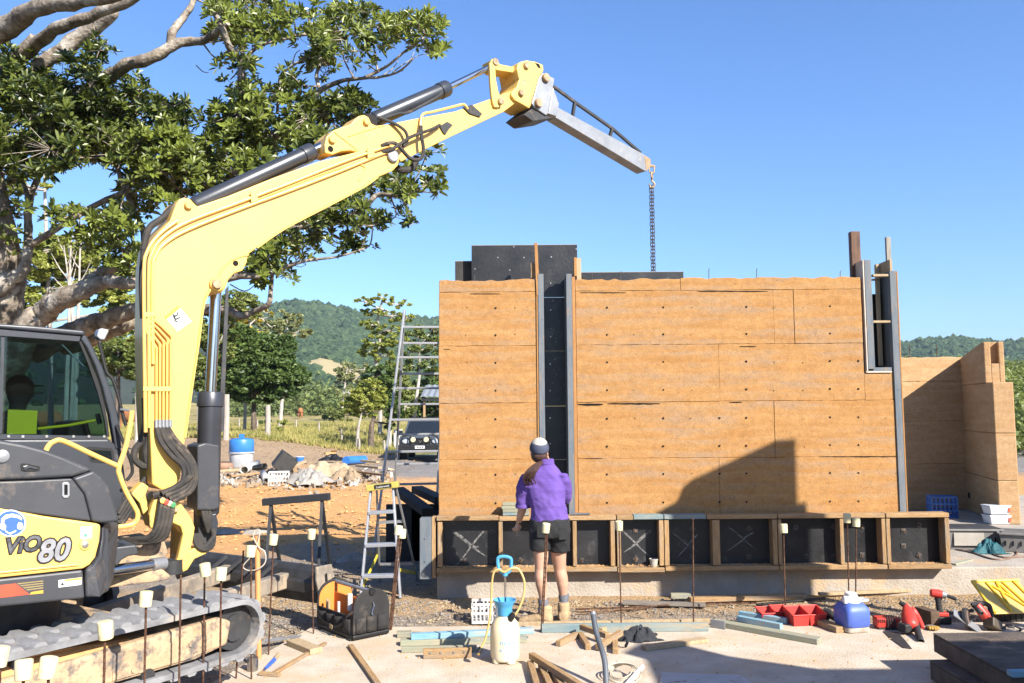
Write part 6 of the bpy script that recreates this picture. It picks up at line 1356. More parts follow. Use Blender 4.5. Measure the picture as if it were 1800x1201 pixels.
# ------------------------------------------------------------------ tool bag
A_, B_, C_ = atZ(556, 1104, 0), atZ(621, 1129, 0), atZ(672, 1111, 0)
exl = (B_ - A_); LB = exl.length; exl.normalize(); eyl = Vector((-exl.y, exl.x, 0)); WB = abs((C_ - B_).dot(eyl)) ; WB = max(.26, WB)
ang = math.atan2(exl.y, exl.x)
t = thing('tool_bag', 'open black fabric tool bag with orange lining and tubular carry handle', 'bag', tuple(A_), ang)
m_bag = mk('bag_fabric', (.070, .066, .064), (.05, .048, .047), scale=9, c3=(.20, .16, .125), s3=5, f3=(.56, .78), rough=.9, bump=.35, bscale=160)
m_bagor = mk('bag_orange', (.85, .28, .05), (.78, .24, .04), scale=5, rough=.8, bump=.2, bscale=120)
MB().bx((0, 0, .012), (LB, WB, .05)).build('base_tray', m_blackpl, t, bevel=.012)
for x in (.06, LB - .06):
    for y in (.0, WB): MB().bx((x - .025, y - .012, 0), (x + .025, y + .012, .022)).build('foot', m_blackpl, t, bevel=.004)
def arch(x, th, name, m, h=.41, inset=0.0):
    P = []; n = 14
    P.append((x, inset, .052)); 
    for k in range(n + 1):
        a = math.pi - math.pi * k / n; y = WB / 2 + (WB / 2 - inset) * math.cos(a) * (1 if True else 1); z = .23 + (h - .23 - inset) * math.sin(a) ** .75; P.append((x, y, z))
    P.append((x, WB - inset, .052))
    return MB().prism(P, (th, 0, 0)).build(name, m, t, bevel=.008)
arch(0, .022, 'end_panel', m_bag); arch(LB - .022, .022, 'end_panel', m_bag); arch(.0225, .004, 'lining', m_bagor, .40, .012); arch(LB - .0267, .004, 'lining', m_bagor, .40, .012)
MB().bx((.023, 0.0, .05), (LB - .023, .014, .20)).build('side_panel', m_bag, t, bevel=.006); MB().bx((.023, WB - .014, .05), (LB - .023, WB, .24)).build('side_panel', m_bag, t, bevel=.006)
MB().bx((.03, WB - .020, .06), (LB - .03, WB - .0145, .236)).build('lining', m_bagor, t); MB().bx((.03, .02, .12), (LB - .03, WB - .025, .126)).build('bag_floor', m_blackpl, t)
MB().bx((.03, WB * .45, .126), (LB - .03, WB * .45 + .008, .30)).build('divider', m_bagor, t, bevel=.004)
MB().cyl((.01, WB / 2, .385), (LB - .01, WB / 2, .385), .016, 14).build('carry_handle', m_galv if 'm_galv' in globals() else m_steelg, t, smooth=True)
for x in (.0, LB): MB().lathe([(.03, -.012), (.034, 0), (.03, .012)], (x, WB / 2, .385), 14, rot=Matrix.Rotation(R(90), 3, 'Y')).build('handle_knob', m_blackpl, t, smooth=True)
for k in range(4):
    x = .04 + k * (LB - .08) / 4; w = (LB - .1) / 4
    MB().grid(lambda a, c: Vector((x + a * w, -.004 - .028 * math.sin(math.pi * a) * (.5 + .5 * c), .06 + c * .115)), 8, 3).build('pocket', m_bag, t, smooth=True, solid=.004)
for k in range(3):
    y = .02 + k * (WB - .04) / 3; w = (WB - .06) / 3
    MB().grid(lambda a, c: Vector((LB + .004 + .026 * math.sin(math.pi * a) * (.5 + .5 * c), y + a * w, .06 + c * .13)), 8, 3).build('pocket', m_bag, t, smooth=True, solid=.004)
stp = smooth_path([(.03, -.012, .22), (.12, -.04, .12), (LB * .55, -.045, .085), (LB * .8, -.04, .13), (LB - .02, -.02, .23), (LB + .012, WB * .4, .27)], 5)
MB().add([p + Vector((0, 0, s)) for p in stp for s in (-.011, .011)], [(2 * i, 2 * i + 1, 2 * i + 3, 2 * i + 2) for i in range(len(stp) - 1)]).build('shoulder_strap', m_bag, t, solid=.003)
MB().box((LB * .55, -.05, .085), (.05, .006, .035), (0, R(10), 0)).build('strap_buckle', m_pin, t, bevel=.004)
for k in range(9): a = LB + .014; MB().tube([(a, WB * .5 + .01 * math.sin(k), .30 - .018 * k), (a + .004, WB * .5 + .012 * math.sin(k + 1), .28 - .018 * k)], .005, 6).build('chain_link', m_chrome, t)
for x, z, mm in ((.10, .26, m_pale), (.13, .25, m_pale), (.30, .27, m_white)): MB().cyl((x, .05, .13), (x + .01, .045, z), .012, 8).build('tool_handle', mm, t, smooth=True)
MB().cyl((LB * .62, WB * .3, .20), (LB * .62, WB * .3, .34), .022, 12).build('bottle', m_white, t, smooth=True)

# ------------------------------------------------------------------ timbers on and beside the slab
def gp(name, label, a, c, w, h, mm, z=0.0, z2=None, cat='timber', group='loose timbers on the site', dz=0.0):
    """timber lying with its bottom on height z, ends given in pixels"""
    p = atZ(a[0], a[1], z); q = atZ(c[0], c[1], z if z2 is None else z2); p.z += h / 2 + .001; q.z += h / 2 + .001
    return plank(name, label, cat, p, q, w, h, mm, group)
gp('plank', 'long bluish treated plank lying along the slab edge by the person', (952, 1112), (1245, 1109), .045, .07, m_blue)
gp('board', 'thin pale edge board lying behind the long bluish plank', (905, 1101), (1252, 1094.5), .05, .035, m_pale, -.03)
gp('plank', 'bright blue plank lying behind the sprayer', (722, 1124), (938, 1113), .07, .045, m_paleblue, .045)
gp('plank', 'greenish plank under the bright blue one', (704, 1134), (926, 1128), .09, .045, m_green)
gp('plank', 'short greenish block left end of the plank stack', (698, 1120), (724, 1119), .07, .045, m_green, .0)
gp('plank', 'lower greenish plank in front of the blue plank', (706, 1147), (838, 1145), .045, .045, m_green)
t_ = gp('plank', 'short bolted dark board in front of the greenish planks', (744, 1158), (829, 1156), .035, .075, m_wood)
for dx in (-.13, -.05, .05, .13):
    o = MB().cyl((dx, -.018, .01), (dx, -.024, .01), .009, 8).build('bolt', m_bolt, t_)
gp('offcut', 'square offcut at the left of the offcut pile', (981, 1137), (1014, 1121), .045, .045, m_wood)
gp('offcut', 'second offcut of the pile, end towards the camera', (1020, 1120), (1034, 1143), .045, .045, m_wood)
gp('offcut', 'offcut lying across the top of the pile, sloping right', (1022, 1107), (1068, 1123), .045, .045, m_wood, .046)
gp('offcut', 'long offcut leaning over the right of the pile', (1050, 1143), (1092, 1117), .045, .045, m_wood, .01, .05)
gp('offcut', 'rightmost offcut of the pile, end towards the camera', (1081, 1128), (1082, 1150), .045, .045, m_wood)
gp('offcut', 'small offcut at the back of the pile', (1056, 1115), (1064, 1112), .04, .05, m_pale)
gp('batten', 'uppermost slanting batten of the bottom heap', (934, 1158), (1022, 1214), .045, .045, m_wood, .045)
gp('batten', 'left batten of the bottom heap with a nail', (932, 1172), (944, 1214), .045, .045, m_wood)
gp('batten', 'middle batten of the bottom heap', (951, 1178), (968, 1216), .045, .045, m_wood)
gp('batten', 'right batten of the bottom heap', (968, 1185), (990, 1215), .045, .045, m_wood)
gp('split_timber', 'pale split piece of timber right of the jumper', (1132, 1143), (1240, 1128), .09, .03, m_pale)
gp('plank', 'long greenish plank in the middle of the slab pointing at the panels', (1254, 1098), (1441, 1132), .10, .045, m_green)
gp('steel_bracket', 'flat grey steel offcut at the end of the bluish plank', (1249, 1103), (1275, 1107), .012, .07, m_steelg, cat='bracket')
gp('plank', 'upper of the two short bright blue planks by the red bins', (1300, 1084), (1384, 1097), .05, .05, m_paleblue)
gp('plank', 'lower of the two short bright blue planks by the red bins', (1298, 1092), (1374, 1107), .05, .05, m_paleblue)
gp('block', 'short timber block between the red bins and the jug', (1440, 1098), (1478, 1113), .09, .05, m_wood, cat='timber')
gp('block', 'upright brown timber block behind the leaf blower', (1616, 1092), (1645, 1102), .09, .13, mk('old_sleeper', (.20, .13, .08), (.13, .085, .055), scale=6, rough=.9, bump=.5), cat='timber')
gp('batten', 'long batten lying alone left of the sprayer', (616, 1138), (668, 1212), .045, .025, m_wood)
gp('block', 'square timber block left of the tool bag on the slab corner', (514, 1133), (556, 1150), .11, .045, m_pale)
gp('batten', 'thin crooked batten at the slab corner', (478, 1188), (572, 1133), .035, .02, m_wood)
gp('batten', 'short batten touching the crooked one', (456, 1187), (492, 1190), .035, .025, m_wood)
gp('board', 'grey board lying on the gravel before the slab', (1095, 1062), (1240, 1066), .09, .03, mk('grey_board', (.33, .29, .24), (.25, .21, .17), scale=6, stretch=(1, 6, 6), rough=.9, bump=.4), GZ + .02)
gp('board', 'longer brown board in the shade against the slab', (1212, 1058), (1416, 1052), .10, .045, m_wood, GZ + .02)
gp('block', 'short pale block lying on the grey board', (1179, 1052), (1214, 1052), .06, .05, m_green, GZ + .04)
gp('board', 'thin board lying along the foot of the slab at right', (1440, 1047), (1610, 1040), .06, .03, m_pale, GZ + .02)
def rod(label, pts, r, mm, name='rod', cat='steel rod', z=GZ + .03):
    o = MB().tube(smooth_path([atZ(a, c, z) for a, c in pts], 4), r, 7).build(name, mm, None, smooth=True); return tag(o, label, cat)
rod('upper rusty bar lying on the gravel right of the person', [(1012, 1071), (1100, 1068), (1200, 1063), (1330, 1060)], .008, m_rust)
rod('lower rusty bar lying on the gravel right of the person', [(1015, 1076), (1090, 1073), (1140, 1068)], .008, m_rust)
rod('thin black pipe in the shade before the slab', [(1330, 1063), (1400, 1056), (1450, 1052)], .012, m_blackpl, 'pipe', 'pipe')
# thin dark flat plate lying on the slab
o = MB().prism([atZ(a, c, .003) for a, c in ((1552, 1110), (1578, 1112), (1592, 1127), (1603, 1141), (1587, 1139), (1566, 1124))], (0, 0, .003)).build('dark_plate', m_steeld, None); tag(o, 'thin dark pointed steel offcut lying before the red charger', 'steel offcut')

# ------------------------------------------------------------------ jumper, strapping, conduit, sheet, tins
def cloth(name, label, cat, c, rx_, ry_, h, m, seed, rotz=0.0, nu=44, nv=32, fold=1.0):
    rnd = random.Random(seed); off = rnd.uniform(0, 50)
    def f(a, b_):
        x, y = (a - .5) * 2, (b_ - .5) * 2; r_ = math.sqrt(x * x + y * y); q = math.atan2(y, x)
        e = 1 + .22 * math.sin(3 * q + off) + .14 * math.sin(5 * q + 2 * off)
        k = max(0, 1 - (r_ / 1.05) ** 2.2)
        ridge = abs(fbm(x * 1.8 + off, y * 1.8, off)) ; z = h * (k * (.60 + .8 * min(.5, ridge) * fold) + .10 * fbm(x * 5, y * 5 + off, 1) * min(1, k * 3))
        return Vector((x * rx_ * e, y * ry_ * e, max(.004 + .004 * ridge, z)))
    o = MB().grid(f, nu, nv).build(name, m, None, smooth=True, solid=.004, angle=180); place(o, c, (0, 0, rotz)); return tag(o, label, cat)
m_jump = mk('charcoal_fleece', (.072, .078, .092), (.05, .054, .065), scale=14, rough=.95, bump=.4, bscale=120)
cloth('jumper', 'crumpled charcoal jumper dropped on the slab beside the offcuts', 'jumper', tuple(atZ(1124, 1124, 0)), .16, .10, .12, m_jump, 4, .3)
MB_j = MB().tube(smooth_path([atZ(1093, 1126, .05), atZ(1100, 1121, .075), atZ(1103, 1128, .06), atZ(1100, 1136, .012)], 5), .012, 7).build('jumper_cuff', m_jump, bpy.data.objects['jumper'], W=True, smooth=True)
p0 = atZ(1066, 1214, 0); p1 = atY(1043, 1082, p0.y + .35)
o = MB().tube(smooth_path([p0, p0.lerp(p1, .35) + Vector((.02, 0, .02)), p0.lerp(p1, .75), p1], 8), [.020] * 25, 12).build('conduit', mk('grey_conduit', (.17, .19, .22), (.12, .135, .155), rough=.5, bump=.1), None, smooth=True); tag(o, 'grey flexible conduit rising out of the slab in the foreground', 'conduit')
MB().tube([p1, p1 + (p1 - p0).normalized() * .022], .0215, 12).build('tape_end', m_steelg, o, W=True, smooth=True)
t = thing('strapping_coil', 'loose coil of cream plastic strapping beside the grey conduit', 'strapping', tuple(atZ(1098, 1195, 0)))
cs = atZ(1096, 1196, 0); m_strap = mk('cream_strap', (.74, .66, .52), (.66, .57, .43), rough=.5, bump=.02)
for k in range(5):
    P = []; 
    for j in range(25):
        a = 2 * math.pi * j / 24; P.append(cs + Vector(((.115 - .012 * k) * math.cos(a) * 1.1, .12 * math.sin(a) + .02 * k, .012 + .075 * (.5 + .5 * math.sin(a + .3 * k)) * (1 - .08 * k))))
    MB().add([p + Vector((0, 0, s)) for p in P for s in (-.006, .006)], [(2 * i, 2 * i + 1, 2 * i + 3, 2 * i + 2) for i in range(24)]).build('strap_turn', m_strap, t, W=True, smooth=True, solid=.002)
a_, c_ = atZ(1092, 1214, .02), atZ(1129, 1172, .06); o = MB().tube([a_, c_], .016, 12).build('white_tube', m_white, None, smooth=True); tag(o, 'short white plastic tube leaning through the strapping coil', 'tube')
o = MB().prism([atZ(a, c, .002) for a, c in ((1163, 1185), (1300, 1189), (1342, 1216), (1158, 1216))], (0, 0, .012)).build('painted_sheet', mk('chipped_white_sheet', (.62, .60, .58), (.52, .50, .48), scale=4, c3=(.30, .22, .15), s3=6, f3=(.56, .66), rough=.8, bump=.3), None); tag(o, 'chipped white board lying in the shade at the bottom edge', 'board')
t = thing('tin', 'small open tin can standing at the slab corner', 'tin', tuple(atZ(444, 1179, 0))); MB().lathe([(.038, .0), (.04, .004), (.04, .09), (.042, .095), (.038, .095), (.036, .012)], n=20).build('can', mk('tin_metal', (.6, .59, .57), (.48, .46, .43), rough=.3, metal=.9, bump=.03), t, smooth=True); MB().lathe([(.0365, .055), (.0365, .06)], n=16).build('contents', m_clod, t)
t = thing('chisel', 'chisel with blue and pale handle lying on the slab corner', 'chisel', tuple(atZ(478, 1160, 0))); MB().tube([atZ(469, 1173, .02), atZ(482, 1160, .02)], [.012, .017], 10).build('handle', m_bluesign, t, W=True, smooth=True); MB().tube([atZ(482, 1160, .02), atZ(490, 1150, .02)], [.013, .016], 10).build('ferrule', m_pale, t, W=True, smooth=True); MB().beam(atZ(469, 1173, .015), atZ(462, 1180, .006), .025, .005).build('blade', m_chrome, t, W=True)
o = MB(); fp = [atZ(462, 1129, 0), atZ(528, 1121, 0)]; d_ = (fp[1] - fp[0]); 
o.add([fp[0] + d_ * (i / 24) + Vector((0, s, .006 + .010 * (i % 2))) for i in range(25) for s in (-.04, .05)], [(2 * i, 2 * i + 1, 2 * i + 3, 2 * i + 2) for i in range(24)]); o = o.build('corrugated_strip', m_steelg, None, solid=.002); tag(o, 'small strip of corrugated metal lying on the slab corner', 'metal strip')

# ------------------------------------------------------------------ crates, bins, jug
m_redpl = mk('red_plastic', (.75, .07, .055), (.66, .055, .045), scale=6, rough=.4, bump=.02, c3=(.5, .2, .12), s3=5, f3=(.66, .8))
def red_bin(p, w, d, h, rz, label):
    t = thing('parts_bin', label, 'bin', tuple(p), rz, 'red plastic parts bins on the slab'); th = .004
    o = [(-w / 2, -d / 2), (w / 2, -d / 2), (w / 2, d / 2), (-w / 2, d / 2)]; k = .84
    ot = [Vector((x, y, h if y > 0 else h * .72)) for x, y in o]; ob = [Vector((x * k, y * k, 0)) for x, y in o]; it = [Vector((p_.x * .95, p_.y * .95, p_.z)) for p_ in ot]; ib = [Vector((p_.x * .95, p_.y * .95, .006)) for p_ in ob]
    vs = ob + ot + it + ib; fs = [(3, 2, 1, 0)] + [(i, (i + 1) % 4, 4 + (i + 1) % 4, 4 + i) for i in range(4)] + [(4 + i, 4 + (i + 1) % 4, 8 + (i + 1) % 4, 8 + i) for i in range(4)] + [(8 + i, 8 + (i + 1) % 4, 12 + (i + 1) % 4, 12 + i) for i in range(4)] + [(12, 13, 14, 15)]
    MB().add(vs, fs).build('tub', m_redpl, t, bevel=.002); B = MB()
    for i in range(4): B.beam(ot[i] * 1.01, ot[(i + 1) % 4] * 1.01, .012, .008)
    B.build('rim', m_redpl, t, bevel=.002)
red_bin(atZ(1346, 1088, 0), .13, .15, .09, .10, 'small red parts bin at the left of the row of bins'); red_bin(atZ(1370, 1087, 0), .13, .15, .10, .10, 'small red parts bin second from the left')
red_bin(atZ(1401, 1097, 0), .155, .20, .135, .12, 'large red parts bin second from the right'); red_bin(atZ(1430, 1096, 0), .155, .20, .135, .12, 'large red parts bin at the right of the row')
jp = atZ(1498, 1108, 0); t = thing('water_jug', 'square blue insulated water jug with white lid standing on the slab', 'jug', tuple(jp), R(14))
m_jblue = mk('jug_blue', (.10, .17, .58), (.085, .15, .52), scale=4, rough=.5, bump=.05, c3=(.2, .25, .55), s3=5, f3=(.6, .8))
def rsq(s, z, r_=.35, n=28):
    out = []
    for k in range(n):
        a = 2 * math.pi * k / n; c_, s_ = math.cos(a), math.sin(a); e = 2 / 5; out.append(Vector((s * math.copysign(abs(c_) ** e, c_), s * math.copysign(abs(s_) ** e, s_), z)))
    return out
MB().loft([rsq(.108, .045), rsq(.118, .06), rsq(.120, .17), rsq(.112, .20), rsq(.085, .232), rsq(.06, .245)]).build('body', m_jblue, t, smooth=True); MB().loft([rsq(.100, .0), rsq(.112, .01), rsq(.113, .044)]).build('base', m_whitepl, t, smooth=True, angle=50)
MB().lathe([(.072, .235), (.078, .24), (.078, .262), (.070, .275), (.052, .292), (.050, .315), (.044, .32)], n=26).build('lid', m_white, t, smooth=True, angle=40); MB().lathe([(.016, .24), (.018, .29), (.014, .30)], (-.085, -.04, 0), 12).build('spout', m_white, t, smooth=True)
MB().tube(smooth_path([(.06, -.02, .245), (.13, -.04, .25), (.155, 0, .25), (.13, .04, .25), (.06, .02, .245)], 4), .010, 8).build('carry_loop', m_white, t, smooth=True)
m_crate = mk('white_crate', (.78, .76, .72), (.66, .62, .56), scale=6, rough=.5, bump=.03)
def slat_crate(t, w, d, h, m, nx=6, nz=3):
    for z in [h * i / nz for i in range(nz + 1)]:
        for s in (-1, 1):
            MB().bx((-w / 2, s * d / 2 - .006, z - .012 + .012), (w / 2, s * d / 2 + .006, z + .024)).build('slat', m, t, bevel=.002); MB().bx((s * w / 2 - .005, -d / 2 + .007, z), (s * w / 2 + .007, d / 2 - .007, z + .0235)).build('slat', m, t, bevel=.002)
    for k in range(nx + 1):
        x = -w / 2 + w * k / nx
        for s in (-1, 1): MB().bx((x - .007, s * d / 2 - .004, .003), (x + .007, s * d / 2 + .004, h)).build('rib', m, t)
    for k in range(1, nx):
        y = -d / 2 + d * k / nx
        for s in (-1, 1): MB().bx((s * w / 2 - .003, y - .007, .003), (s * w / 2 + .005, y + .007, h)).build('rib', m, t)
    MB().bx((-w / 2 + .01, -d / 2 + .01, .005), (w / 2 - .01, d / 2 - .01, .015)).build('floor', m, t)
pc = atZ(851, 1092, GZ + .01); t = thing('milk_crate', 'white plastic crate standing on the gravel behind the sprayer', 'crate', tuple(pc), R(4), 'open plastic crates'); slat_crate(t, .22, .2, .16, m_crate, 6, 2)

# ------------------------------------------------------------------ power tools at the right
m_tred = mk('tool_red', (.70, .06, .04), (.6, .05, .035), scale=6, rough=.45, bump=.03, c3=(.35, .15, .1), s3=7, f3=(.62, .8)); m_tblk = mk('tool_black', (.05, .05, .052), (.075, .07, .068), scale=7, rough=.6, bump=.12, c3=(.2, .17, .14), s3=8, f3=(.6, .8))
def local_thing(name, label, cat, u, v, rz=0.0, z=0.0): return thing(name, label, cat, tuple(atZ(u, v, z)), rz)
# leaf blower lying nose to the camera
t = local_thing('leaf_blower', 'red cordless leaf blower with its black nozzle pointing at the camera', 'leaf blower', 1606, 1120, R(0))
Tb = lambda u, v, z: atZ(u, v, z) - Vector(WM[t.name].translation)
def TY(u, v, Y): return atY(u, v, Y) - WM[t.name].translation
y0 = WM[t.name].translation.y
MB().tube(smooth_path([TY(1604, 1077, y0 + .25), TY(1608, 1092, y0 + .18), TY(1613, 1110, y0 + .02), TY(1619, 1129, y0 - .16)], 5), [.036, .036, .035, .034, .032, .030, .029, .028, .027, .026, .025, .025, .025, .025, .026, .026], 16, cap=False).build('nozzle', m_tblk, t, smooth=True, solid=.004)
MB().tube(smooth_path([TY(1592, 1064, y0 + .30), TY(1596, 1078, y0 + .22), TY(1600, 1096, y0 + .12), TY(1603, 1104, y0 + .06)], 4), [.022, .026, .034, .045, .054, .060, .064, .066, .066, .062, .056, .046, .03], 14).build('motor_housing', m_tred, t, smooth=True)
MB().tube(smooth_path([TY(1602, 1068, y0 + .24), TY(1612, 1084, y0 + .20), TY(1622, 1104, y0 + .1)], 4), [.014, .022, .026, .026, .026, .026, .024, .022, .016], 10).build('handle_shell', m_tred, t, smooth=True)
MB().tube([TY(1582, 1059, y0 + .32), TY(1592, 1066, y0 + .28)], [.018, .022], 12).build('grip', m_tblk, t, smooth=True); MB().box(TY(1592, 1103, y0 + .1), (.10, .10, .07), (0, 0, R(20))).build('battery', m_tblk, t, bevel=.01)
# charger
t = local_thing('battery_charger', 'red ribbed jobsite charger with a cable wound round it', 'charger', 1562, 1107, R(-4))
MB().box((0, .05, .055), (.20, .12, .085)).build('body', m_tred, t, bevel=.016, seg=3); MB().bx((-.085, -.008, .0), (.10, .11, .018)).build('feet', m_tblk, t, bevel=.004)
for k in range(4): MB().bx((-.085 + .016 * k, -.0125, .06), (-.077 + .016 * k, -.0105, .088)).build('vent', m_black, t)
for k in range(4): x = -.012 + .020 * k; MB().tube(smooth_path([(x, -.018, .01), (x + .004, -.02, .06), (x, 0, .104), (x, .06, .106)], 4), .006, 6).build('cable_turn', m_tblk, t, smooth=True)
MB().tube(smooth_path([(.1, .04, .05), (.13, .03, .09), (.15, .04, .11), (.13, .05, .04)], 4), .005, 6).build('cable_loop', m_white, t, smooth=True)
# impact driver standing on its battery
t = local_thing('impact_driver', 'red and black cordless impact driver standing upright on its battery', 'drill', 1656, 1098, R(-8))
MB().box((.02, .03, .035), (.12, .085, .065)).build('battery', m_tblk, t, bevel=.01); MB().box((.01, .03, .085), (.10, .08, .034)).build('battery_shoe', m_tred, t, bevel=.008)
MB().loft([[Vector((x + .026 * math.cos(a) * sx, .03 + .022 * math.sin(a), z)) for a in [k * math.pi / 6 for k in range(12)]] for x, z, sx in ((.0, .10, 1.2), (-.008, .14, 1.0), (-.012, .19, 1.0), (-.012, .225, 1.3))]).build('grip', m_tblk, t, smooth=True)
MB().tube([(-.075, .045, .262), (-.06, .042, .262), (-.01, .03, .258), (.02, .022, .254)], [.024, .036, .037, .033], 16).build('motor_housing', m_tred, t, smooth=True); MB().tube([(.02, .022, .254), (.05, .014, .248), (.055, .013, .247)], [.032, .028, .02], 14).build('gear_nose', m_steelg, t, smooth=True); MB().tube([(.05, .014, .248), (.12, -.02, .225)], [.014, .016], 12).build('socket', m_steeld, t, smooth=True)
# small drill behind the jug
t = local_thing('cordless_drill', 'black cordless drill lying between the red bins and the blue jug', 'drill', 1460, 1093, 0)
y0 = WM[t.name].translation.y
MB().tube([TY(1447, 1072, y0 + .12), TY(1455, 1076, y0 + .10), TY(1463, 1083, y0 + .04), TY(1467, 1088, y0)], [.02, .036, .034, .022], 14).build('motor_housing', m_tblk, t, smooth=True); MB().tube([TY(1465, 1086, y0), TY(1472, 1093, y0 - .06)], [.02, .012], 12).build('chuck', m_steeld, t, smooth=True); MB().box(TY(1450, 1090, y0 + .08), (.06, .05, .1), (0, R(20), 0)).build('grip', m_tblk, t, bevel=.012)
# circular saw
t = local_thing('circular_saw', 'red cordless circular saw with round grey blade guard lying on the slab', 'circular saw', 1716, 1106, R(0))
y0 = WM[t.name].translation.y
def ring_pts(c, r_, ax, n=26):
    a = ax.orthogonal().normalized(); b_ = ax.cross(a); return [c + (a * math.cos(2 * math.pi * k / n) + b_ * math.sin(2 * math.pi * k / n)) * r_ for k in range(n)]
axd = Vector((.72, -.62, .2)).normalized(); cB = TY(1703, 1087, y0 - .02)
MB().prism(ring_pts(cB, .088, axd), axd * -.03).build('blade_guard', m_steeld, t, bevel=.004); MB().prism(ring_pts(cB + axd * .004, .066, axd), axd * -.002).build('blade', mk('saw_blade', (.55, .42, .36), (.42, .32, .28), rough=.4, metal=.7, bump=.05), t)
MB().tube([cB + axd * .0, cB + axd * .05], .018, 12).build('arbor', m_steeld, t, smooth=True)
MB().beam(TY(1676, 1076, y0 - .02), TY(1725, 1110, y0 - .06), .10, .006, (.3, -.5, .8)).build('shoe', m_steelg, t)
MB().tube(smooth_path([TY(1708, 1064, y0 + .02), TY(1722, 1061, y0 + .02), TY(1738, 1064, y0 + .02), TY(1742, 1080, y0), TY(1744, 1092, y0)], 4), .020, 10).build('handle', m_tblk, t, smooth=True); MB().tube([TY(1716, 1064, y0), TY(1730, 1080, y0 - .02), TY(1736, 1090, y0)], [.034, .045, .04], 14).build('motor', m_tred, t, smooth=True)
MB().tube([TY(1712, 1066, y0 - .02), TY(1726, 1079, y0 - .1)], [.014, .018], 12, cap=False).build('dust_port', m_tblk, t, smooth=True, solid=.004)
MB().box(TY(1745, 1098, y0 - .05), (.13, .10, .085), (R(-18), R(28), R(24))).build('battery', mk('battery_brown', (.10, .075, .05), (.14, .10, .06), rough=.5), t, bevel=.01)
for k in range(6):
    pass
t = local_thing('socket_set', 'tangle of small steel clamps and bits right of the circular saw', 'clamps', 1778, 1108, 0)
for k in range(9): a = rj.uniform(-.12, .12); b_ = rj.uniform(-.06, .06); th = rj.uniform(0, 3.1); MB().tube([(a, b_, .012 + .006 * (k % 3)), (a + .07 * math.cos(th), b_ + .06 * math.sin(th), .02 + .012 * (k % 2))], [.010, .007], 8).build('clamp_jaw', m_steeld, t, smooth=True)
t = local_thing('long_wrench', 'slim dark steel bar lying behind the circular saw', 'bar', 1680, 1074, 0, 0.0); MB().tube([atZ(1662, 1080, .01), atZ(1708, 1073, .012)], .010, 8).build('shaft', m_steeld, t, W=True, smooth=True); MB().tube([atZ(1704, 1074, .012), atZ(1710, 1073, .012)], .016, 8).build('head', m_steeld, t, W=True, smooth=True)
t = local_thing('yellow_glove', 'worn yellow glove lying at the foot of the brown timber block', 'glove', 1640, 1108, 0); 
for k in range(5): MB().tube(smooth_path([(-.03 + .012 * k, .02, .02), (-.035 + .018 * k, -.02, .026), (-.04 + .02 * k, -.05 + .012 * abs(k - 2), .014)], 3), [.012, .013, .012, .011, .011, .010, .008], 7).build('finger', mk('glove_yellow', (.68, .42, .08), (.5, .3, .08), rough=.8, bump=.2), t, smooth=True)
MB().lathe([(.02, 0), (.045, .01), (.042, .03), (.02, .036)], (.0, .03, 0), 12).build('palm', mk('glove_grey', (.3, .26, .2), (.2, .17, .13), rough=.9, bump=.2), t, smooth=True)
# yellow organiser lid with raised ribs, opened back from a black base
t = local_thing('organiser_case', 'open tool case with a yellow ribbed lid and black base', 'case', 1780, 1092, 0)
m_yl = mk('case_yellow', (.86, .58, .16), (.78, .52, .14), scale=5, rough=.5, bump=.03); m_yl2 = mk('case_rib_yellow', (.95, .62, .04), (.9, .58, .04), rough=.45, bump=.02)
b0_, b1_ = atZ(1749, 1079, .10), atZ(1835, 1076, .10); hinge = (b1_ - b0_); upv = (atY(1708, 1023, b0_.y + .32) - b0_); nlid = hinge.cross(upv).normalized()
Lid = [b0_, b1_, b1_ + upv, b0_ + upv]; lidc = MB().prism(Lid, nlid * -.012).build('lid', m_yl, t, W=True, bevel=.006)
def LD(a, c): return b0_ + hinge * a + upv * c + nlid * .006
for a, c, e, g in ((.0, 0, 0, 1), (0, 1, 1, 1), (.28, .95, .36, .05), (.5, .98, .36, .05), (.5, .98, .60, .45), (.34, .85, .55, .5), (.55, .5, .78, .06), (.62, .95, .80, .08), (.86, .98, .98, .1)): MB().tube([LD(a, c), LD(e, g)], .012, 8).build('lid_rib', m_yl2, lidc, W=True, smooth=True)
MB().bx((-.11, -.02, 0), (.30, .16, .09)).build('base', m_tblk, t, bevel=.008)
for k in range(7): MB().bx((-.08 + .05 * k, -.026, .01), (-.06 + .05 * k, -.0205, .08)).build('base_slot', m_black, t)
# stacked dark form panels in the bottom right corner
m_oldform = mk('old_form_timber', (.22, .175, .14), (.14, .115, .095), scale=5, c3=(.36, .26, .17), s3=4, f3=(.56, .72), rough=.8, bump=.35, spec=.25)
def form_box(z, h, pts, label):
    P = [atZ(a, c, z + h) for a, c in pts]; t = thing('stacked_form', label, 'formwork', tuple(atZ(pts[0][0], pts[0][1], z)), 0, 'old form panels stacked at the bottom right'); n = len(P)
    MB().prism([p + Vector((0, 0, .001)) for p in P], (0, 0, .012)).build('ply_top', m_oldform, t, W=True, bevel=.003)
    for i in range(n):
        a, c = P[i], P[(i + 1) % n]; d = (c - a).normalized(); s = Vector((-d.y, d.x, 0)) * .0225; MB().beam(a + s + d * .046 - Vector((0, 0, h / 2)), c + s - d * .001 - Vector((0, 0, h / 2)), .045, h - .004).build('rail', m_oldform, t, W=True, bevel=.004)
    return t
t1 = form_box(.145, .12, [(1640, 1116), (1776, 1190), (1960, 1188), (1860, 1113)], 'upper dark form panel of the stack in the bottom right corner')
form_box(.01, .12, [(1634, 1164), (1740, 1225), (1960, 1225), (1860, 1150)], 'lower dark form panel of the stack in the bottom right corner')
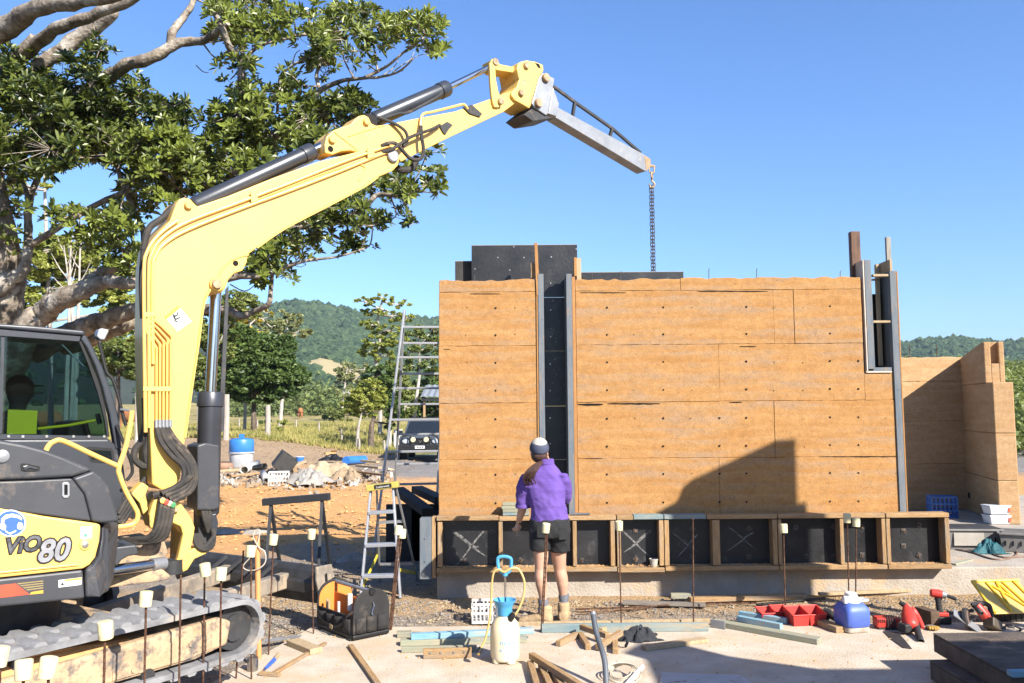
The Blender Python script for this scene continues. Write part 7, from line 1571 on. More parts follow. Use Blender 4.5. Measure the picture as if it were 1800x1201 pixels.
for u, v in ((1669, 1155), (1709, 1180)):
    p = atP(u, v, atZ(1640, 1116, .26), Vector((-.45, -.9, 0))); MB().lathe([(.010, 0), (.010, .003)], (p.x, p.y, p.z), 8, rot=Matrix.Rotation(R(90), 3, 'X')).build('bolt_hole', m_dark, t1, W=True)
plank('plank', 'blue plank lying on the stacked form panels in the bottom right corner', 'timber', atZ(1775, 1190, .275) + Vector((0, 0, .02)), atZ(1960, 1185, .275) + Vector((0, 0, .02)), .06, .035, m_paleblue, 'loose timbers on the site')

# ------------------------------------------------------------------ crates by the far walls
m_bcr = mk('blue_crate', (.05, .16, .48), (.04, .13, .42), rough=.5, bump=.03)
p = atZ(1657, 909, SLAB2_Z); t = thing('blue_crate', 'blue slatted plastic crate in the shaded corner of the far walls', 'crate', (p.x, p.y, SLAB2_Z), R(-12), 'open plastic crates'); slat_crate(t, .36, .30, .30, m_bcr, 6, 3)
m_clear = mk('clear_tub', (.82, .84, .86), (.74, .76, .78), rough=.3, bump=.02); m_tublabel = mk('tub_label', (.75, .12, .06), (.65, .1, .05), rough=.5)
pt = atZ(1752, 921, SLAB2_Z)
for k in range(2):
    t = thing('storage_tub', ['lower of the two stacked clear plastic tubs', 'upper of the two stacked clear plastic tubs'][k], 'tub', (pt.x, pt.y, SLAB2_Z + .14 * k), R(3), 'clear tubs stacked by the pier'); w, d = .155, .11
    MB().loft([[Vector((sx * w * s, sy * d * s, z)) for sx, sy in ((-1, -1), (1, -1), (1, 1), (-1, 1))] for s, z in ((.86, .003), (1.0, .115))]).build('tub', m_clear, t, bevel=.012); MB().bx((-w * 1.04, -d * 1.04, .116), (w * 1.04, d * 1.04, .132)).build('lid', m_clear, t, bevel=.006); MB().bx((w * .72, -d * 1.02, .035), (w * .93, -d * .96, .10)).build('sticker', m_tublabel, t)
m_greyt = mk('grey_bin', (.30, .29, .275), (.24, .23, .22), scale=5, rough=.65, bump=.05, c3=(.42, .34, .25), s3=4, f3=(.56, .75))
def open_tub(u, v, w, d, h, rz, label, m):
    p = atZ(u, v, SLAB2_Z); t = thing('grey_tub', label, 'tub', (p.x, p.y, SLAB2_Z), rz); o = [(-w / 2, -d / 2), (w / 2, -d / 2), (w / 2, d / 2), (-w / 2, d / 2)]
    R_ = lambda s, z: [Vector((x * s, y * s, z)) for x, y in o]
    MB().loft([R_(.88, .003), R_(1.0, h), R_(.96, h), R_(.85, .012)]).build('tub', m, t, bevel=.006); B = MB(); q = R_(1.015, h - .008)
    for i in range(4): B.beam(q[i], q[(i + 1) % 4], .03, .022)
    B.build('rim', m, t, bevel=.004)
    for k in range(6): x = -w * .38 + k * w * .15; MB().bx((x - .006, -d / 2 * .97 - .004, h * .35), (x + .006, -d / 2 * .93, h * .6)).build('slot', m_dark, t)
    return t
t = open_tub(1702, 962, .62, .42, .24, R(-6), 'weathered grey crate with a dark lid right of the low formwork', m_greyt); MB().bx((-.30, -.20, .246), (.30, .20, .252)).build('dark_lid', m_steeld, t, bevel=.002); MB().bx((-.24, -.216, .05), (.10, -.2095, .20)).build('pale_panel', mk('pale_panel', (.5, .46, .4), (.42, .38, .32), rough=.7), t)
open_tub(1800, 968, .52, .45, .22, R(-26), 'open grey tub cut by the right edge of the picture', m_greyt)
p = atZ(1738, 972, SLAB2_Z); o = cloth('teal_sheet', 'crumpled teal sheet lying between the grey crates', 'sheet', (p.x, p.y, SLAB2_Z), .17, .13, .16, mk('teal_cloth', (.02, .17, .20), (.015, .12, .15), rough=.7, bump=.2), 8, .2)
o = MB().tube(smooth_path([atZ(a, c, SLAB2_Z + .008) for a, c in ((1680, 966), (1710, 972), (1745, 983), (1775, 982), (1788, 972), (1770, 966), (1745, 972), (1765, 980), (1810, 978))], 5), .011, 7).build('air_hose', mk('brown_hose', (.30, .19, .13), (.24, .15, .1), rough=.6), None, smooth=True); tag(o, 'brown air hose looped on the slab beside the teal sheet', 'hose')
gp('board', 'short green-grey board lying on the raised slab by the form end', (1676, 994), (1706, 986), .06, .02, m_green, SLAB2_Z)
# unseen plywood hoarding at the right, added to throw the stepped shadow on the wall
ply_blk = thing('ply_blocker', 'tall plywood hoarding on posts standing outside the right of the picture', 'hoarding', (5.0, 5.6, 0))
kz = math.tan(SUN_EL)
def back(u, v, Yp, on='wall'):
    p = atY(u, v, WY) if on == 'wall' else atZ(u, v, GZ)
    k = (p.y - Yp) / math.cos(SUN_AZ); return Vector((p.x + k * math.sin(SUN_AZ), Yp, p.z + k * kz))
TYp = 5.5
P = [back(1396, 774, TYp), back(1362, 776, TYp), back(1213, 846, TYp), back(1199, 858, TYp), back(1190, 882, TYp), back(1150, 905, TYp)]
lo1, lo2 = back(1310, 1056, TYp, 'g'), back(1580, 1058, TYp, 'g'); xr = P[0].x
P2 = P + [Vector((P[-1].x, TYp, lo1.z)), Vector((xr, TYp, lo2.z))]
MB().prism(P2, (0, .018, 0)).build('shadow_cutout', m_plyedge, ply_blk, W=True)
for x in (xr - .03, xr - .42): MB().bx((x - .045, TYp + .019, .0), (x + .045, TYp + .11, P[1].z - .75)).build('post', m_woodz, ply_blk, W=True)
for z in (lo2.z + .2,): MB().bx((P[-1].x + .05, TYp + .02, z), (xr - .48, TYp + .08, z + .09)).build('rail', m_wood, ply_blk, W=True)
# ------------------------------------------------------------------ the person at the wall (seen from behind)
PY = 8.0
def q3(u, v, dy=0.0): return atY(u, v, PY + dy)
def ering(c, rx_, ry_, n=18, tilt=0.0):
    return [c + Vector((rx_ * math.cos(2 * math.pi * k / n), ry_ * math.sin(2 * math.pi * k / n), tilt * rx_ * math.cos(2 * math.pi * k / n))) for k in range(n)]
def limb(B, rows, py=PY):
    """rows: (u, v, half width px, depth m, dy) -> lofted elliptical limb"""
    k = py / FPX; B.loft([ering(q3(u, v, dy), w * k, d) for u, v, w, d, dy in rows]); return B
def ellipsoid(B, c, rx_, ry_, rz_, rot=None, nu=16, nv=12):
    rings = []
    for j in range(nv + 1):
        th = math.pi * (.02 + .96 * j / nv); r_ = []
        for k in range(nu):
            a = 2 * math.pi * k / nu; p = Vector((rx_ * math.sin(th) * math.cos(a), ry_ * math.sin(th) * math.sin(a), -rz_ * math.cos(th)))
            if rot is not None: p = rot @ p
            r_.append(c + p)
        rings.append(r_)
    return B.loft(rings)
def fuse(B, name, m, parent, voxel=.011, smooth_it=6, wrinkle=0.0, wscale=(9, 9, 16), seed=0.0):
    """one continuous skin over overlapping volumes"""
    inv = world_of(parent).inverted(); B.v = [inv @ p for p in B.v]
    me = B.mesh(name); bm = bmesh.new(); bm.from_mesh(me); bmesh.ops.recalc_face_normals(bm, faces=bm.faces); bm.to_mesh(me); bm.free()
    o = bpy.data.objects.new(name, me); COL.objects.link(o)
    r_ = o.modifiers.new('r', 'REMESH'); r_.mode = 'VOXEL'; r_.voxel_size = voxel; r_.use_smooth_shade = True
    s = o.modifiers.new('s', 'SMOOTH'); s.factor = .5; s.iterations = smooth_it
    dg = bpy.context.evaluated_depsgraph_get(); ev = o.evaluated_get(dg); nm = bpy.data.meshes.new_from_object(ev, depsgraph=dg)
    o.modifiers.clear(); o.data = nm
    if wrinkle:
        nr = [v.normal.copy() for v in nm.vertices]
        for v, n_ in zip(nm.vertices, nr):
            f = fbm(v.co.x * wscale[0] + seed, v.co.y * wscale[1], v.co.z * wscale[2] + seed, 3); g = 1 - abs(fbm(v.co.x * wscale[0] * .6 + 9, v.co.y * 5, v.co.z * wscale[2] * .7 + v.co.x * 8, 2)) * 2
            v.co += n_ * wrinkle * (f + .9 * g)
    nm.materials.clear(); nm.materials.append(m); nm.polygons.foreach_set('use_smooth', [True] * len(nm.polygons)); o.parent = parent
    return o
m_skin = mk('skin', (.66, .39, .27), (.58, .32, .21), scale=5, rough=.5, bump=.05, bscale=120, spec=.4)
m_shirt = mk('purple_shirt', (.165, .088, .40), (.13, .07, .33), scale=8, rough=.9, bump=.3, bscale=140, c3=(.20, .115, .44), s3=3, f3=(.5, .7))
m_short = mk('black_shorts', (.045, .047, .05), (.032, .033, .036), scale=8, rough=.85, bump=.3, bscale=130, c3=(.16, .12, .08), s3=5, f3=(.64, .8))
m_boot = mk('tan_boot', (.55, .39, .22), (.42, .28, .15), scale=7, rough=.85, bump=.3, bscale=60)
m_sock = mk('grey_sock', (.24, .25, .29), (.18, .19, .22), scale=20, rough=.95, bump=.4, bscale=150)
m_hair = mk('auburn_hair', (.14, .055, .035), (.075, .03, .022), scale=14, stretch=(6, 6, 1), rough=.55, bump=.5, bscale=60)
m_capn = mk('cap_navy', (.105, .125, .20), (.08, .095, .155), scale=8, rough=.85, bump=.2, bscale=120); m_capb = mk('cap_beige', (.60, .54, .46), (.52, .46, .38), scale=8, rough=.85, bump=.2, bscale=120)
base_p = atZ(968, 1090, GZ)
per = thing('person', 'person seen from behind in purple shirt, black shorts and boots, holding pliers at the form', 'person', (base_p.x, PY, GZ))
B = MB()
# torso core, neck and head
limb(B, [(966, 935, 30, .10, 0), (966, 915, 30, .10, 0), (963, 890, 29, .095, 0), (958, 860, 33, .10, 0), (957, 840, 27, .085, 0), (959, 824, 15, .06, 0), (959, 815, 10, .052, .005), (956, 806, 9.5, .052, .015), (953, 798, 9.5, .052, .02)])
hc = q3(948, 793, .03); hr = Matrix.Rotation(R(6), 3, 'Y') @ Matrix.Rotation(R(12), 3, 'X')
ellipsoid(B, hc, .074, .095, .112, hr); ellipsoid(B, hc + Vector((0, .05, -.045)), .055, .055, .065, hr); ellipsoid(B, hc + Vector((0, .105, -.02)), .015, .02, .025)
for s in (-1, 1): ellipsoid(B, hc + Vector((.075 * s, .0, -.02)), .010, .02, .03)
# arms
limb(B, [(931, 838, 8, .045, 0), (921, 858, 8, .044, .01), (919, 876, 8.5, .046, .03), (919, 888, 8.2, .044, .05), (917, 900, 7.6, .040, .08), (913.5, 912, 6.0, .033, .12), (911.5, 919, 5.0, .028, .15)])
limb(B, [(984, 838, 8, .045, .01), (991, 858, 7.5, .042, .06), (992, 876, 8, .044, .115), (990, 884, 8, .044, .165)]); B.tube([q3(991, 882, .15), q3(984, 890, .30), q3(976, 897, .42)], [.042, .036, .028], 12)
# legs
limb(B, [(951, 930, 14, .085, 0), (949, 955, 14, .080, -.01), (951, 978, 12.8, .073, -.02), (950.5, 1000, 10.3, .058, -.03), (950, 1014, 10.6, .060, -.045), (951.5, 1028, 10, .058, -.05), (954, 1046, 7.4, .044, -.045), (955, 1062, 6.4, .040, -.04), (955, 1078, 7.5, .048, -.04)])
limb(B, [(980, 930, 14.5, .085, .02), (983, 955, 14.5, .080, .03), (982, 978, 13.2, .073, .05), (984, 1000, 10.8, .058, .07), (987, 1014, 11, .060, .065), (989, 1028, 10.2, .058, .07), (990, 1044, 7.6, .044, .08), (991, 1058, 6.6, .040, .09), (991, 1072, 7.5, .048, .09)])
# hands: palm and curled fingers
def hand(c, fwd, side, up, s=1.0):
    ellipsoid(B, c + fwd * .040 * s, .020, .034, .040)
    for k in range(4):
        r0 = c + fwd * .068 + side * (.027 - .018 * k); l = (.036, .042, .040, .031)[k]
        B.tube([r0 - fwd * .02, r0 + fwd * l * .5 - up * .006, r0 + fwd * l * .55 - up * (.012 + l * .5), r0 + fwd * l * .1 - up * (.016 + l * .85)], [.0095, .0092, .0086, .0078], 8)
    B.tube([c + side * .022 + fwd * .02, c + side * .042 + fwd * .045 - up * .012, c + side * .034 + fwd * .070 - up * .022], [.011, .0105, .0085], 8)
hl = q3(911, 920, .155); hand(hl, Vector((-.25, .35, -.9)).normalized(), Vector((.9, .3, -.1)).normalized(), Vector((.25, -.9, -.3)).normalized())
hrt = q3(975, 898, .43); hand(hrt, Vector((-.5, .8, -.2)).normalized(), Vector((-.6, -.4, .6)).normalized(), Vector((0, .2, .95)).normalized())
fuse(B, 'body', m_skin, per, .0085, 4)
# shirt
S_ = MB(); limb(S_, [(u, v, w * .93, d * .94, y) for u, v, w, d, y in [(966, 918, 35.5, .132, 0), (966, 908, 35, .128, 0), (964, 892, 33.5, .122, 0), (960, 875, 35.5, .124, 0), (957, 858, 37.5, .124, 0), (956, 843, 36, .115, 0), (957, 832, 31, .10, 0), (959, 823, 21, .080, 0), (960, 815, 13.5, .066, .005), (959, 810, 12.5, .062, .01)]])
limb(S_, [(u, v, w * .93, d * .94, y) for u, v, w, d, y in [(929, 833, 12, .07, 0), (922, 846, 13.2, .075, 0), (919, 862, 13, .072, .01), (919, 878, 12.6, .068, .035), (919.5, 891, 12.4, .066, .055)]]); limb(S_, [(u, v, w * .93, d * .94, y) for u, v, w, d, y in [(986, 833, 12, .07, 0), (991, 846, 13, .075, .02), (994, 862, 12.5, .07, .06), (993.5, 878, 12, .068, .12), (989, 886, 11, .064, .18)]])
sh2 = fuse(S_, 'shirt', m_shirt, per, .0095, 5, .006, (6, 6, 13), 3.0)
MB().loft([ering(q3(919.5, v, .053), w * PY / FPX, d) for v, w, d in ((886, 13.2, .071), (887, 13.6, .073), (892.5, 13.4, .072), (893, 12.6, .066))]).build('rolled_cuff', m_shirt, sh2, W=True, smooth=True); MB().loft([ering(q3(959.5, v, .006), w * PY / FPX, d) for v, w, d in ((816, 15, .074), (811, 14.5, .072), (806.5, 13.4, .068), (807, 12.4, .062))]).build('collar', m_shirt, sh2, W=True, smooth=True)
yk = [q3(u, v, -.128) for u, v in ((927, 848), (945, 846), (962, 845.5), (980, 846), (990, 847))]
# shorts
H_ = MB(); limb(H_, [(966, 912, 34.6, .124, 0), (966, 922, 35.6, .132, 0), (966, 934, 36, .134, 0), (966, 944, 34, .122, 0)])
limb(H_, [(950, 936, 18.5, .122, 0), (949, 950, 18, .112, -.01), (948.5, 962, 17.4, .104, -.015), (948.5, 967, 17.2, .102, -.015)]); limb(H_, [(982, 936, 18.5, .122, .01), (983.5, 950, 18.2, .112, .025), (983.5, 963, 17.6, .104, .035), (983.5, 969, 17.4, .102, .035)])
sh3 = fuse(H_, 'shorts', m_short, per, .0095, 4, .005, (9, 9, 10), 7.0)
pk = q3(990, 938, -.118 + .02); MB().box(pk + Vector((0, -.014, 0)), (.085, .006, .11), (R(4), 0, R(16))).build('back_pocket', m_short, sh3, W=True, bevel=.003); MB().box(q3(952, 936, -.136), (.085, .006, .10), (R(3), 0, R(-4))).build('back_pocket', m_short, sh3, W=True, bevel=.003)
# socks and boots
for nm, u, v0, v1, dy in (('l', 955, 1053, 1074, -.04), ('r', 991, 1044, 1068, .088)):
    so = MB().loft([ering(q3(u, lerp(v0, v1, t), dy), (8.6 + .9 * math.sin(t * 9)) * PY / FPX, .050 + .003 * math.sin(t * 8)) for t in (0, .2, .4, .6, .8, 1)]); so.build('sock', m_sock, per, W=True, smooth=True)
def boot(u, v, dy, ang):
    c = q3(u, v, dy); c.z = GZ; Bt = MB(); KB = 1.12; f = KB * Vector((math.sin(ang), math.cos(ang), 0)); s = Vector((f.y, -f.x, 0)); rings = []
    for t, w, h, zc in ((-.075, .030, .05, .055), (-.068, .040, .07, .07), (-.03, .045, .085, .08), (.03, .043, .075, .072), (.09, .046, .055, .055), (.15, .049, .045, .045), (.19, .043, .035, .038), (.212, .026, .022, .032)):
        rings.append([c + f * t + s * (w * math.cos(a)) + Vector((0, 0, max(.012, zc + h * .75 * math.sin(a)))) for a in [2 * math.pi * k / 16 for k in range(16)]])
    Bt.loft(rings); Bt.loft([[c + f * (-.015 + .058 * math.sin(a)) + s * (.047 * math.cos(a)) + Vector((0, 0, z)) for a in [2 * math.pi * k / 16 for k in range(16)]] for z in (.06, .10, .15, .178)])
    b_ = fuse(Bt, 'boot', m_boot, per, .008, 4, .003, (20, 20, 20), 1.0)
    so = MB(); P = []
    for a in [2 * math.pi * k / 24 for k in range(24)]: P.append(c + f * (.068 + .148 * math.cos(a)) + s * ((.047 + .006 * math.cos(a)) * math.sin(a)) + Vector((0, 0, .001)))
    so.prism(P, (0, 0, .026)); so.build('sole', mk('boot_sole', (.42, .34, .24), (.3, .24, .17), rough=.9, bump=.2), b_, W=True, bevel=.004)
    MB().lathe([(.05, .0), (.054, .006), (.052, .022), (.047, .024)], (0, 0, 0), 18).xf(Matrix.Translation(c - f * .012 + Vector((0, 0, .165)))).build('boot_cuff', m_boot, b_, W=True, smooth=True)
boot(955, 1091, -.04, R(-72)); boot(991, 1083, .09, R(8))
# cap and hair
cpo = MB(); rings = []; tilt = Matrix.Rotation(R(4), 3, 'Y') @ Matrix.Rotation(R(20), 3, 'X'); cc_ = hc + Vector((0, -.005, .028))
for j in range(10):
    th = (math.pi / 2 + .12) * j / 9; rings.append([cc_ + tilt @ Vector((.088 * math.cos(a) * math.cos(th - .12), .106 * math.sin(a) * math.cos(th - .12), .098 * math.sin(th - .12))) for a in [2 * math.pi * k / 24 for k in range(24)]])
cp_ = cpo.loft(rings).build('cap', m_capb, per, W=True, smooth=True)
bk = MB(); gr_ = []
for j in range(7):
    th = -.16 + .86 * j / 6; gr_.append([cc_ + tilt @ Vector((.0895 * math.cos(a) * math.cos(th), .1075 * math.sin(a) * math.cos(th), .0995 * math.sin(th) - .004)) for a in [math.pi * (1.0 + k / 14) for k in range(15)]])
bk.add([p for r_ in gr_ for p in r_], [(j * 15 + k, j * 15 + k + 1, (j + 1) * 15 + k + 1, (j + 1) * 15 + k) for j in range(6) for k in range(14)]); bk.build('cap_back_panel', m_capn, cp_, W=True, smooth=True, solid=.004)
MB().prism([cc_ + tilt @ Vector((.080 * math.cos(a), .085 + .085 * math.sin(a), .0)) for a in [math.pi * k / 12 for k in range(13)]], tilt @ Vector((0, 0, .006))).build('brim', m_capb, cp_, W=True, bevel=.002); MB().lathe([(.008, .0), (.006, .006)], tuple(cc_ + tilt @ Vector((0, 0, .0985))), 10).build('cap_button', m_capb, cp_, W=True)
hb_ = MB(); ellipsoid(hb_, hc + Vector((0, -.028, -.045)), .078, .072, .065); rp = random.Random(4)
for k in range(46):
    a = rp.uniform(0, 6.28); r_ = rp.uniform(0, 1) ** .5; o_ = Vector((math.cos(a) * .034 * r_, -.10 + math.sin(a) * .026 * r_, 0)); w_ = Vector((rp.uniform(-.022, .022), rp.uniform(-.02, .01), rp.uniform(-.02, .03)))
    P = [q3(951, 812, .0) + o_ * .5, q3(943, 817, -.02) + o_, q3(934, 826, -.03) + o_ * 1.25 + w_ * .3, q3(928, 837, -.035) + o_ * 1.1 + w_ * .8, q3(927 + rp.uniform(-3, 7), 845 + rp.uniform(-2, 6), -.035) + o_ * .8 + w_]
    Q = smooth_path(P, 4); hb_.tube(Q, [.010 * (1 - .8 * (i / (len(Q) - 1)) ** 2) + .001 for i in range(len(Q))], 5)
for k in range(10): hb_.tube([q3(960 + rp.uniform(-2, 3), 804, -.03), q3(962 + rp.uniform(-3, 4), 812, -.04), q3(961 + rp.uniform(-4, 5), 818, -.05)], [.004, .003, .001], 4)
hb_.build('hair', m_hair, per, W=True, smooth=True, fix=False)
pl = thing('pliers', 'small steel pliers held in the left hand of the person', 'pliers', tuple(hl + Vector((-.01, .02, -.09))))
for s in (-1, 1): MB().tube([(s * .016, -.02, .055), (s * .012, -.01, .02), (0, 0, 0), (-s * .008, .012, -.03)], [.007, .0065, .008, .004], 8).build('jaw_and_handle', m_steelg, pl, smooth=True)
MB().cyl((0, -.012, .0), (0, .012, 0), .009, 10).build('pivot', m_pin, pl)

# ------------------------------------------------------------------ operator sitting in the cab
def mo(u, v, off): return MP(u, v, off)
op = thing('person', 'operator in dark cap sitting inside the excavator cab', 'person', tuple(mo(20, 800, -.55)))
m_dkc = mk('dark_work_shirt', (.06, .055, .05), (.045, .04, .038), rough=.9, bump=.2); 
Bo = MB(); c = mo(34, 690, -.55); ellipsoid(Bo, c, .08, .085, .115); ellipsoid(Bo, c + E1 * .085 + Vector((0, 0, -.02)), .02, .02, .02); Bo.tube([c + Vector((0, 0, -.08)), c + Vector((0, 0, -.17)) - E1 * .02], [.055, .06], 12)
tt = c + Vector((0, 0, -.2)) - E1 * .04
Bo.loft([ering(tt + Vector((0, 0, z)), w, w * .9) for z, w in ((.06, .07), (.0, .17), (-.12, .20), (-.35, .19), (-.5, .2))])
for s in (-1, 1): Bo.tube([tt + E2 * .17 * s, tt + E2 * .22 * s + E1 * .10 + Vector((0, 0, -.26)), tt + E2 * .18 * s + E1 * .36 + Vector((0, 0, -.32))], [.065, .05, .036], 12); ellipsoid(Bo, tt + E2 * .18 * s + E1 * .40 + Vector((0, 0, -.32)), .04, .04, .03)
fuse(Bo, 'body', m_dkc, op, .014, 4)
Cb = MB(); ellipsoid(Cb, c + Vector((0, 0, .035)), .095, .095, .095); Cb.prism([c + Vector((0, 0, .045)) + E1 * (.07 + .09 * math.sin(a)) + E2 * .075 * math.cos(a) for a in [math.pi * k / 10 for k in range(11)]], (0, 0, .008)); Cb.build('cap', mk('brown_cap', (.10, .05, .03), (.07, .035, .02), rough=.9), op, W=True, smooth=True)
# ------------------------------------------------------------------ saw horse
m_alu = mk('ladder_aluminium', (.50, .50, .50), (.40, .40, .41), scale=4, rough=.42, metal=.65, bump=.04, c3=(.55, .47, .38), s3=6, f3=(.6, .75)); m_dkst = mk('painted_dark_steel', (.05, .055, .065), (.035, .038, .045), rough=.55, bump=.05)
sa, sb_ = atY(462, 883, 10.6), atY(580, 873, 10.6); zg = GZ
t = thing('saw_horse', 'dark steel saw horse standing in the shade behind the blade', 'saw horse', ((sa.x + sb_.x) / 2, 10.6, GZ))
MB().beam(sa, sb_, .09, .085).build('top_beam', m_dkst, t, W=True, bevel=.006)
for x in (sa.lerp(sb_, .12), sa.lerp(sb_, .88)):
    for s in (-1, 1): MB().beam(x + Vector((0, 0, -.04)), Vector((x.x + .06 * (1 if x.x > -2 else -1) + .10, 10.6 + .34 * s, GZ)), .035, .035).build('leg', m_dkst, t, W=True)
    MB().beam(x + Vector((.05, -.17, -.45)), x + Vector((.05, .17, -.45)), .02, .02).build('brace', m_dkst, t, W=True)
# ------------------------------------------------------------------ tall trestle ladder at the end of the wall
lt_ = thing('trestle_ladder', 'tall aluminium trestle ladder standing at the left end of the wall', 'ladder', (-2.1, 13.2, GZ))
LY = 12.6
top = atY(711, 546, LY); f1 = atY(657, 930, LY - .55); f1.z = GZ; f2 = atY(689, 915, LY + .75); f2.z = GZ; wv = Vector((.78, .10, 0))
for foot, nm, offs in ((f1, 'front', 0.0), (f2, 'rear', .5)):
    MB().beam(top, foot, .028, .085, (0, 1, 0)).build('rail', m_alu, lt_, W=True, bevel=.003); MB().beam(top + wv * .82, foot + wv * 1.06, .028, .085, (0, 1, 0)).build('rail', m_alu, lt_, W=True, bevel=.003)
    n = 7
    for k in range(n):
        tt_ = (k + .55 + offs) / (n + .6)
        if tt_ > 1: continue
        a = top.lerp(foot, tt_); c = (top + wv * .82).lerp(foot + wv * 1.06, tt_); MB().beam(a, c, .04, .032).build('rung', m_alu, lt_, W=True, bevel=.004)
# ------------------------------------------------------------------ small step ladder
st_ = thing('step_ladder', 'small aluminium step ladder with a yellow topped cap beside the saw horse', 'ladder', (-1.5, 9.6, GZ))
SY = 9.4
def fl(u, v, Y, z=GZ): p = atY(u, v, Y); p.z = z; return p
tl, tr_ = atY(652, 861, SY), atY(691, 857, SY); bl0, br0 = fl(634, 1030, SY - .22), fl(704, 1026, SY - .22); rl, rr_ = fl(668, 1000, SY + .62), fl(735, 1000, SY + .62)
MB().beam(atY(645, 858, SY), atY(701, 851, SY), .15, .065).build('top_cap', mk('ladder_yellow', (.62, .50, .10), (.5, .4, .08), rough=.6, bump=.1, c3=(.25, .2, .12), s3=8, f3=(.5, .65)), st_, W=True, bevel=.006); pl_ = MB().beam(atY(658, 856.5, SY - .079), atY(688, 853, SY - .079), .003, .042).build('label_band', m_black, st_, W=True)
# lettering on the label band
a0 = atY(661, 858.5, SY - .082); part_d = (atY(685, 855.3, SY - .082) - a0).normalized(); text_mesh('Ladderweld', .030, .0006, .2).xf(frame(a0, part_d, Vector((0, -1, 0)).cross(part_d) * 1, Vector((0, -1, 0)))).build('lettering', m_white, pl_, W=True)
m_alub = mk('step_aluminium', (.52, .53, .56), (.42, .43, .46), scale=5, rough=.45, metal=.5, bump=.05)
for a, c in ((tl, bl0), (tr_, br0)): MB().beam(a, c, .022, .07, (0, 1, 0)).build('front_rail', m_alub, st_, W=True, bevel=.003)
for a, c in ((tl + Vector((.05, .08, 0)), rl), (tr_ + Vector((.02, .08, 0)), rr_)): MB().beam(a, c, .02, .04, (0, 1, 0)).build('rear_rail', m_alu, st_, W=True, bevel=.003)
for k, tt_ in enumerate((.22, .52, .80)): MB().beam(tl.lerp(bl0, tt_), tr_.lerp(br0, tt_), .10, .035).build('tread', m_alub, st_, W=True, bevel=.004)
for tt_ in (.35, .8): MB().beam((tl + Vector((.05, .08, 0))).lerp(rl, tt_), (tr_ + Vector((.02, .08, 0))).lerp(rr_, tt_), .02, .03).build('rear_bar', m_alu, st_, W=True)
m_ybr = mk('brace_yellow', (.75, .62, .05), (.65, .52, .05), rough=.6)
MB().beam(bl0.lerp(tl, .08), rl.lerp(tl, .30), .012, .035).build('spreader', m_ybr, st_, W=True); MB().beam(br0.lerp(tr_, .25), rr_.lerp(tr_, .10), .012, .035).build('spreader', m_ybr, st_, W=True)
# ------------------------------------------------------------------ dark form boards leaning behind the wall end
for k, (a, c, lab) in enumerate((((700, 862), (752, 900), 'dark form board sloping down behind the step ladder'), ((733, 860), (775, 880), 'second dark form board tucked behind the wall end'), ((690, 900), (775, 905), 'dark board lying lowest behind the step ladder'))):
    p, q = atY(*a, 11.6 + .3 * k), atY(*c, 10.8 + .2 * k); plank('form_board', lab, 'board', p, q, .16, .09, mk('dark_board', (.06, .055, .052), (.045, .04, .04), scale=5, rough=.8, bump=.2), 'dark boards behind the wall end')
for k, u in enumerate((712, 756)):
    p = atY(u, 920, 11.4); MB_t = MB().beam((p.x, 11.4, GZ), (p.x, 11.4, p.z + .25), .5, .05, (0, 1, 0)); o = MB_t.build('trestle_block', m_dkst, None, bevel=.01); tag(o, ['left dark trestle holding the form boards', 'right dark trestle holding the form boards'][k], 'trestle', 'trestles under the form boards')
# ------------------------------------------------------------------ rubble heap
def gy(u, v, Y=None):
    """ground point below a pixel, following the terrain"""
    d = ray(u, v); t_ = 5.0
    for _ in range(400):
        p = CAMP + d * t_
        if p.z <= terrain(p.x, p.y): break
        t_ += .12
    return p
pd = gy(424, 822); t = thing('blue_drum', 'cut-down blue steel drum with a bracket on top in the rubble heap', 'drum', tuple(pd)); kd = pd.y / FPX
m_bdrum = mk('drum_blue', (.05, .24, .66), (.04, .2, .58), scale=4, rough=.4, bump=.03); r_ = 21 * kd
MB().lathe([(r_ * .92, 25 * kd), (r_, 27 * kd), (r_, 46 * kd), (r_ * .93, 49 * kd), (r_ * .5, 51 * kd)], n=28).build('drum_top', m_bdrum, t, smooth=True, angle=40); MB().lathe([(r_ * .85, 0), (r_ * .95, 3 * kd), (r_ * .95, 24 * kd), (r_ * 1.06, 25 * kd), (r_ * 1.06, 27 * kd), (r_ * .9, 27.5 * kd)], n=28).build('drum_base', mk('drum_pale', (.62, .63, .64), (.45, .45, .48), scale=3, rough=.5, bump=.05), t, smooth=True, angle=40)
MB().bx((-4 * kd, -3 * kd, 49 * kd), (4 * kd, 3 * kd, 58 * kd)).build('bracket', m_bdrum, t, bevel=.006)
m_pvc = mk('white_pvc', (.74, .70, .63), (.62, .57, .5), rough=.5, bump=.05)
def pvc(a, c, r, lab, h=.1, mm=None):
    p, q = gy(*a), gy(*c); p.z += h + .02; q.z += h + .03; o = MB().tube([p, q], r, 16, cap=False).build('pipe', mm or m_pvc, None, smooth=True, solid=.008); tag(o, lab, 'pipe', 'pipes in the rubble heap')
pvc((429, 836), (452, 824), .11, 'white pipe lying behind the crate, open end left', .14); pvc((469, 853), (462, 838), .09, 'short white pipe standing out towards the camera left of the crate', .08); pvc((383, 828), (408, 829), .13, 'rusty brown pipe left of the blue drum', .12, mk('brown_pipe', (.42, .24, .15), (.32, .18, .11), rough=.8, bump=.1)); pvc((447, 833), (466, 830), .09, 'black pipe right of the white one', .14, m_blackpl)
pcr = gy(490, 853); t = thing('broken_crate', 'dirty white slatted crate in front of the black box in the rubble', 'crate', tuple(pcr), R(12), 'open plastic crates'); slat_crate(t, 34 * pcr.y / FPX, .4, 22 * pcr.y / FPX, m_crate, 7, 3)
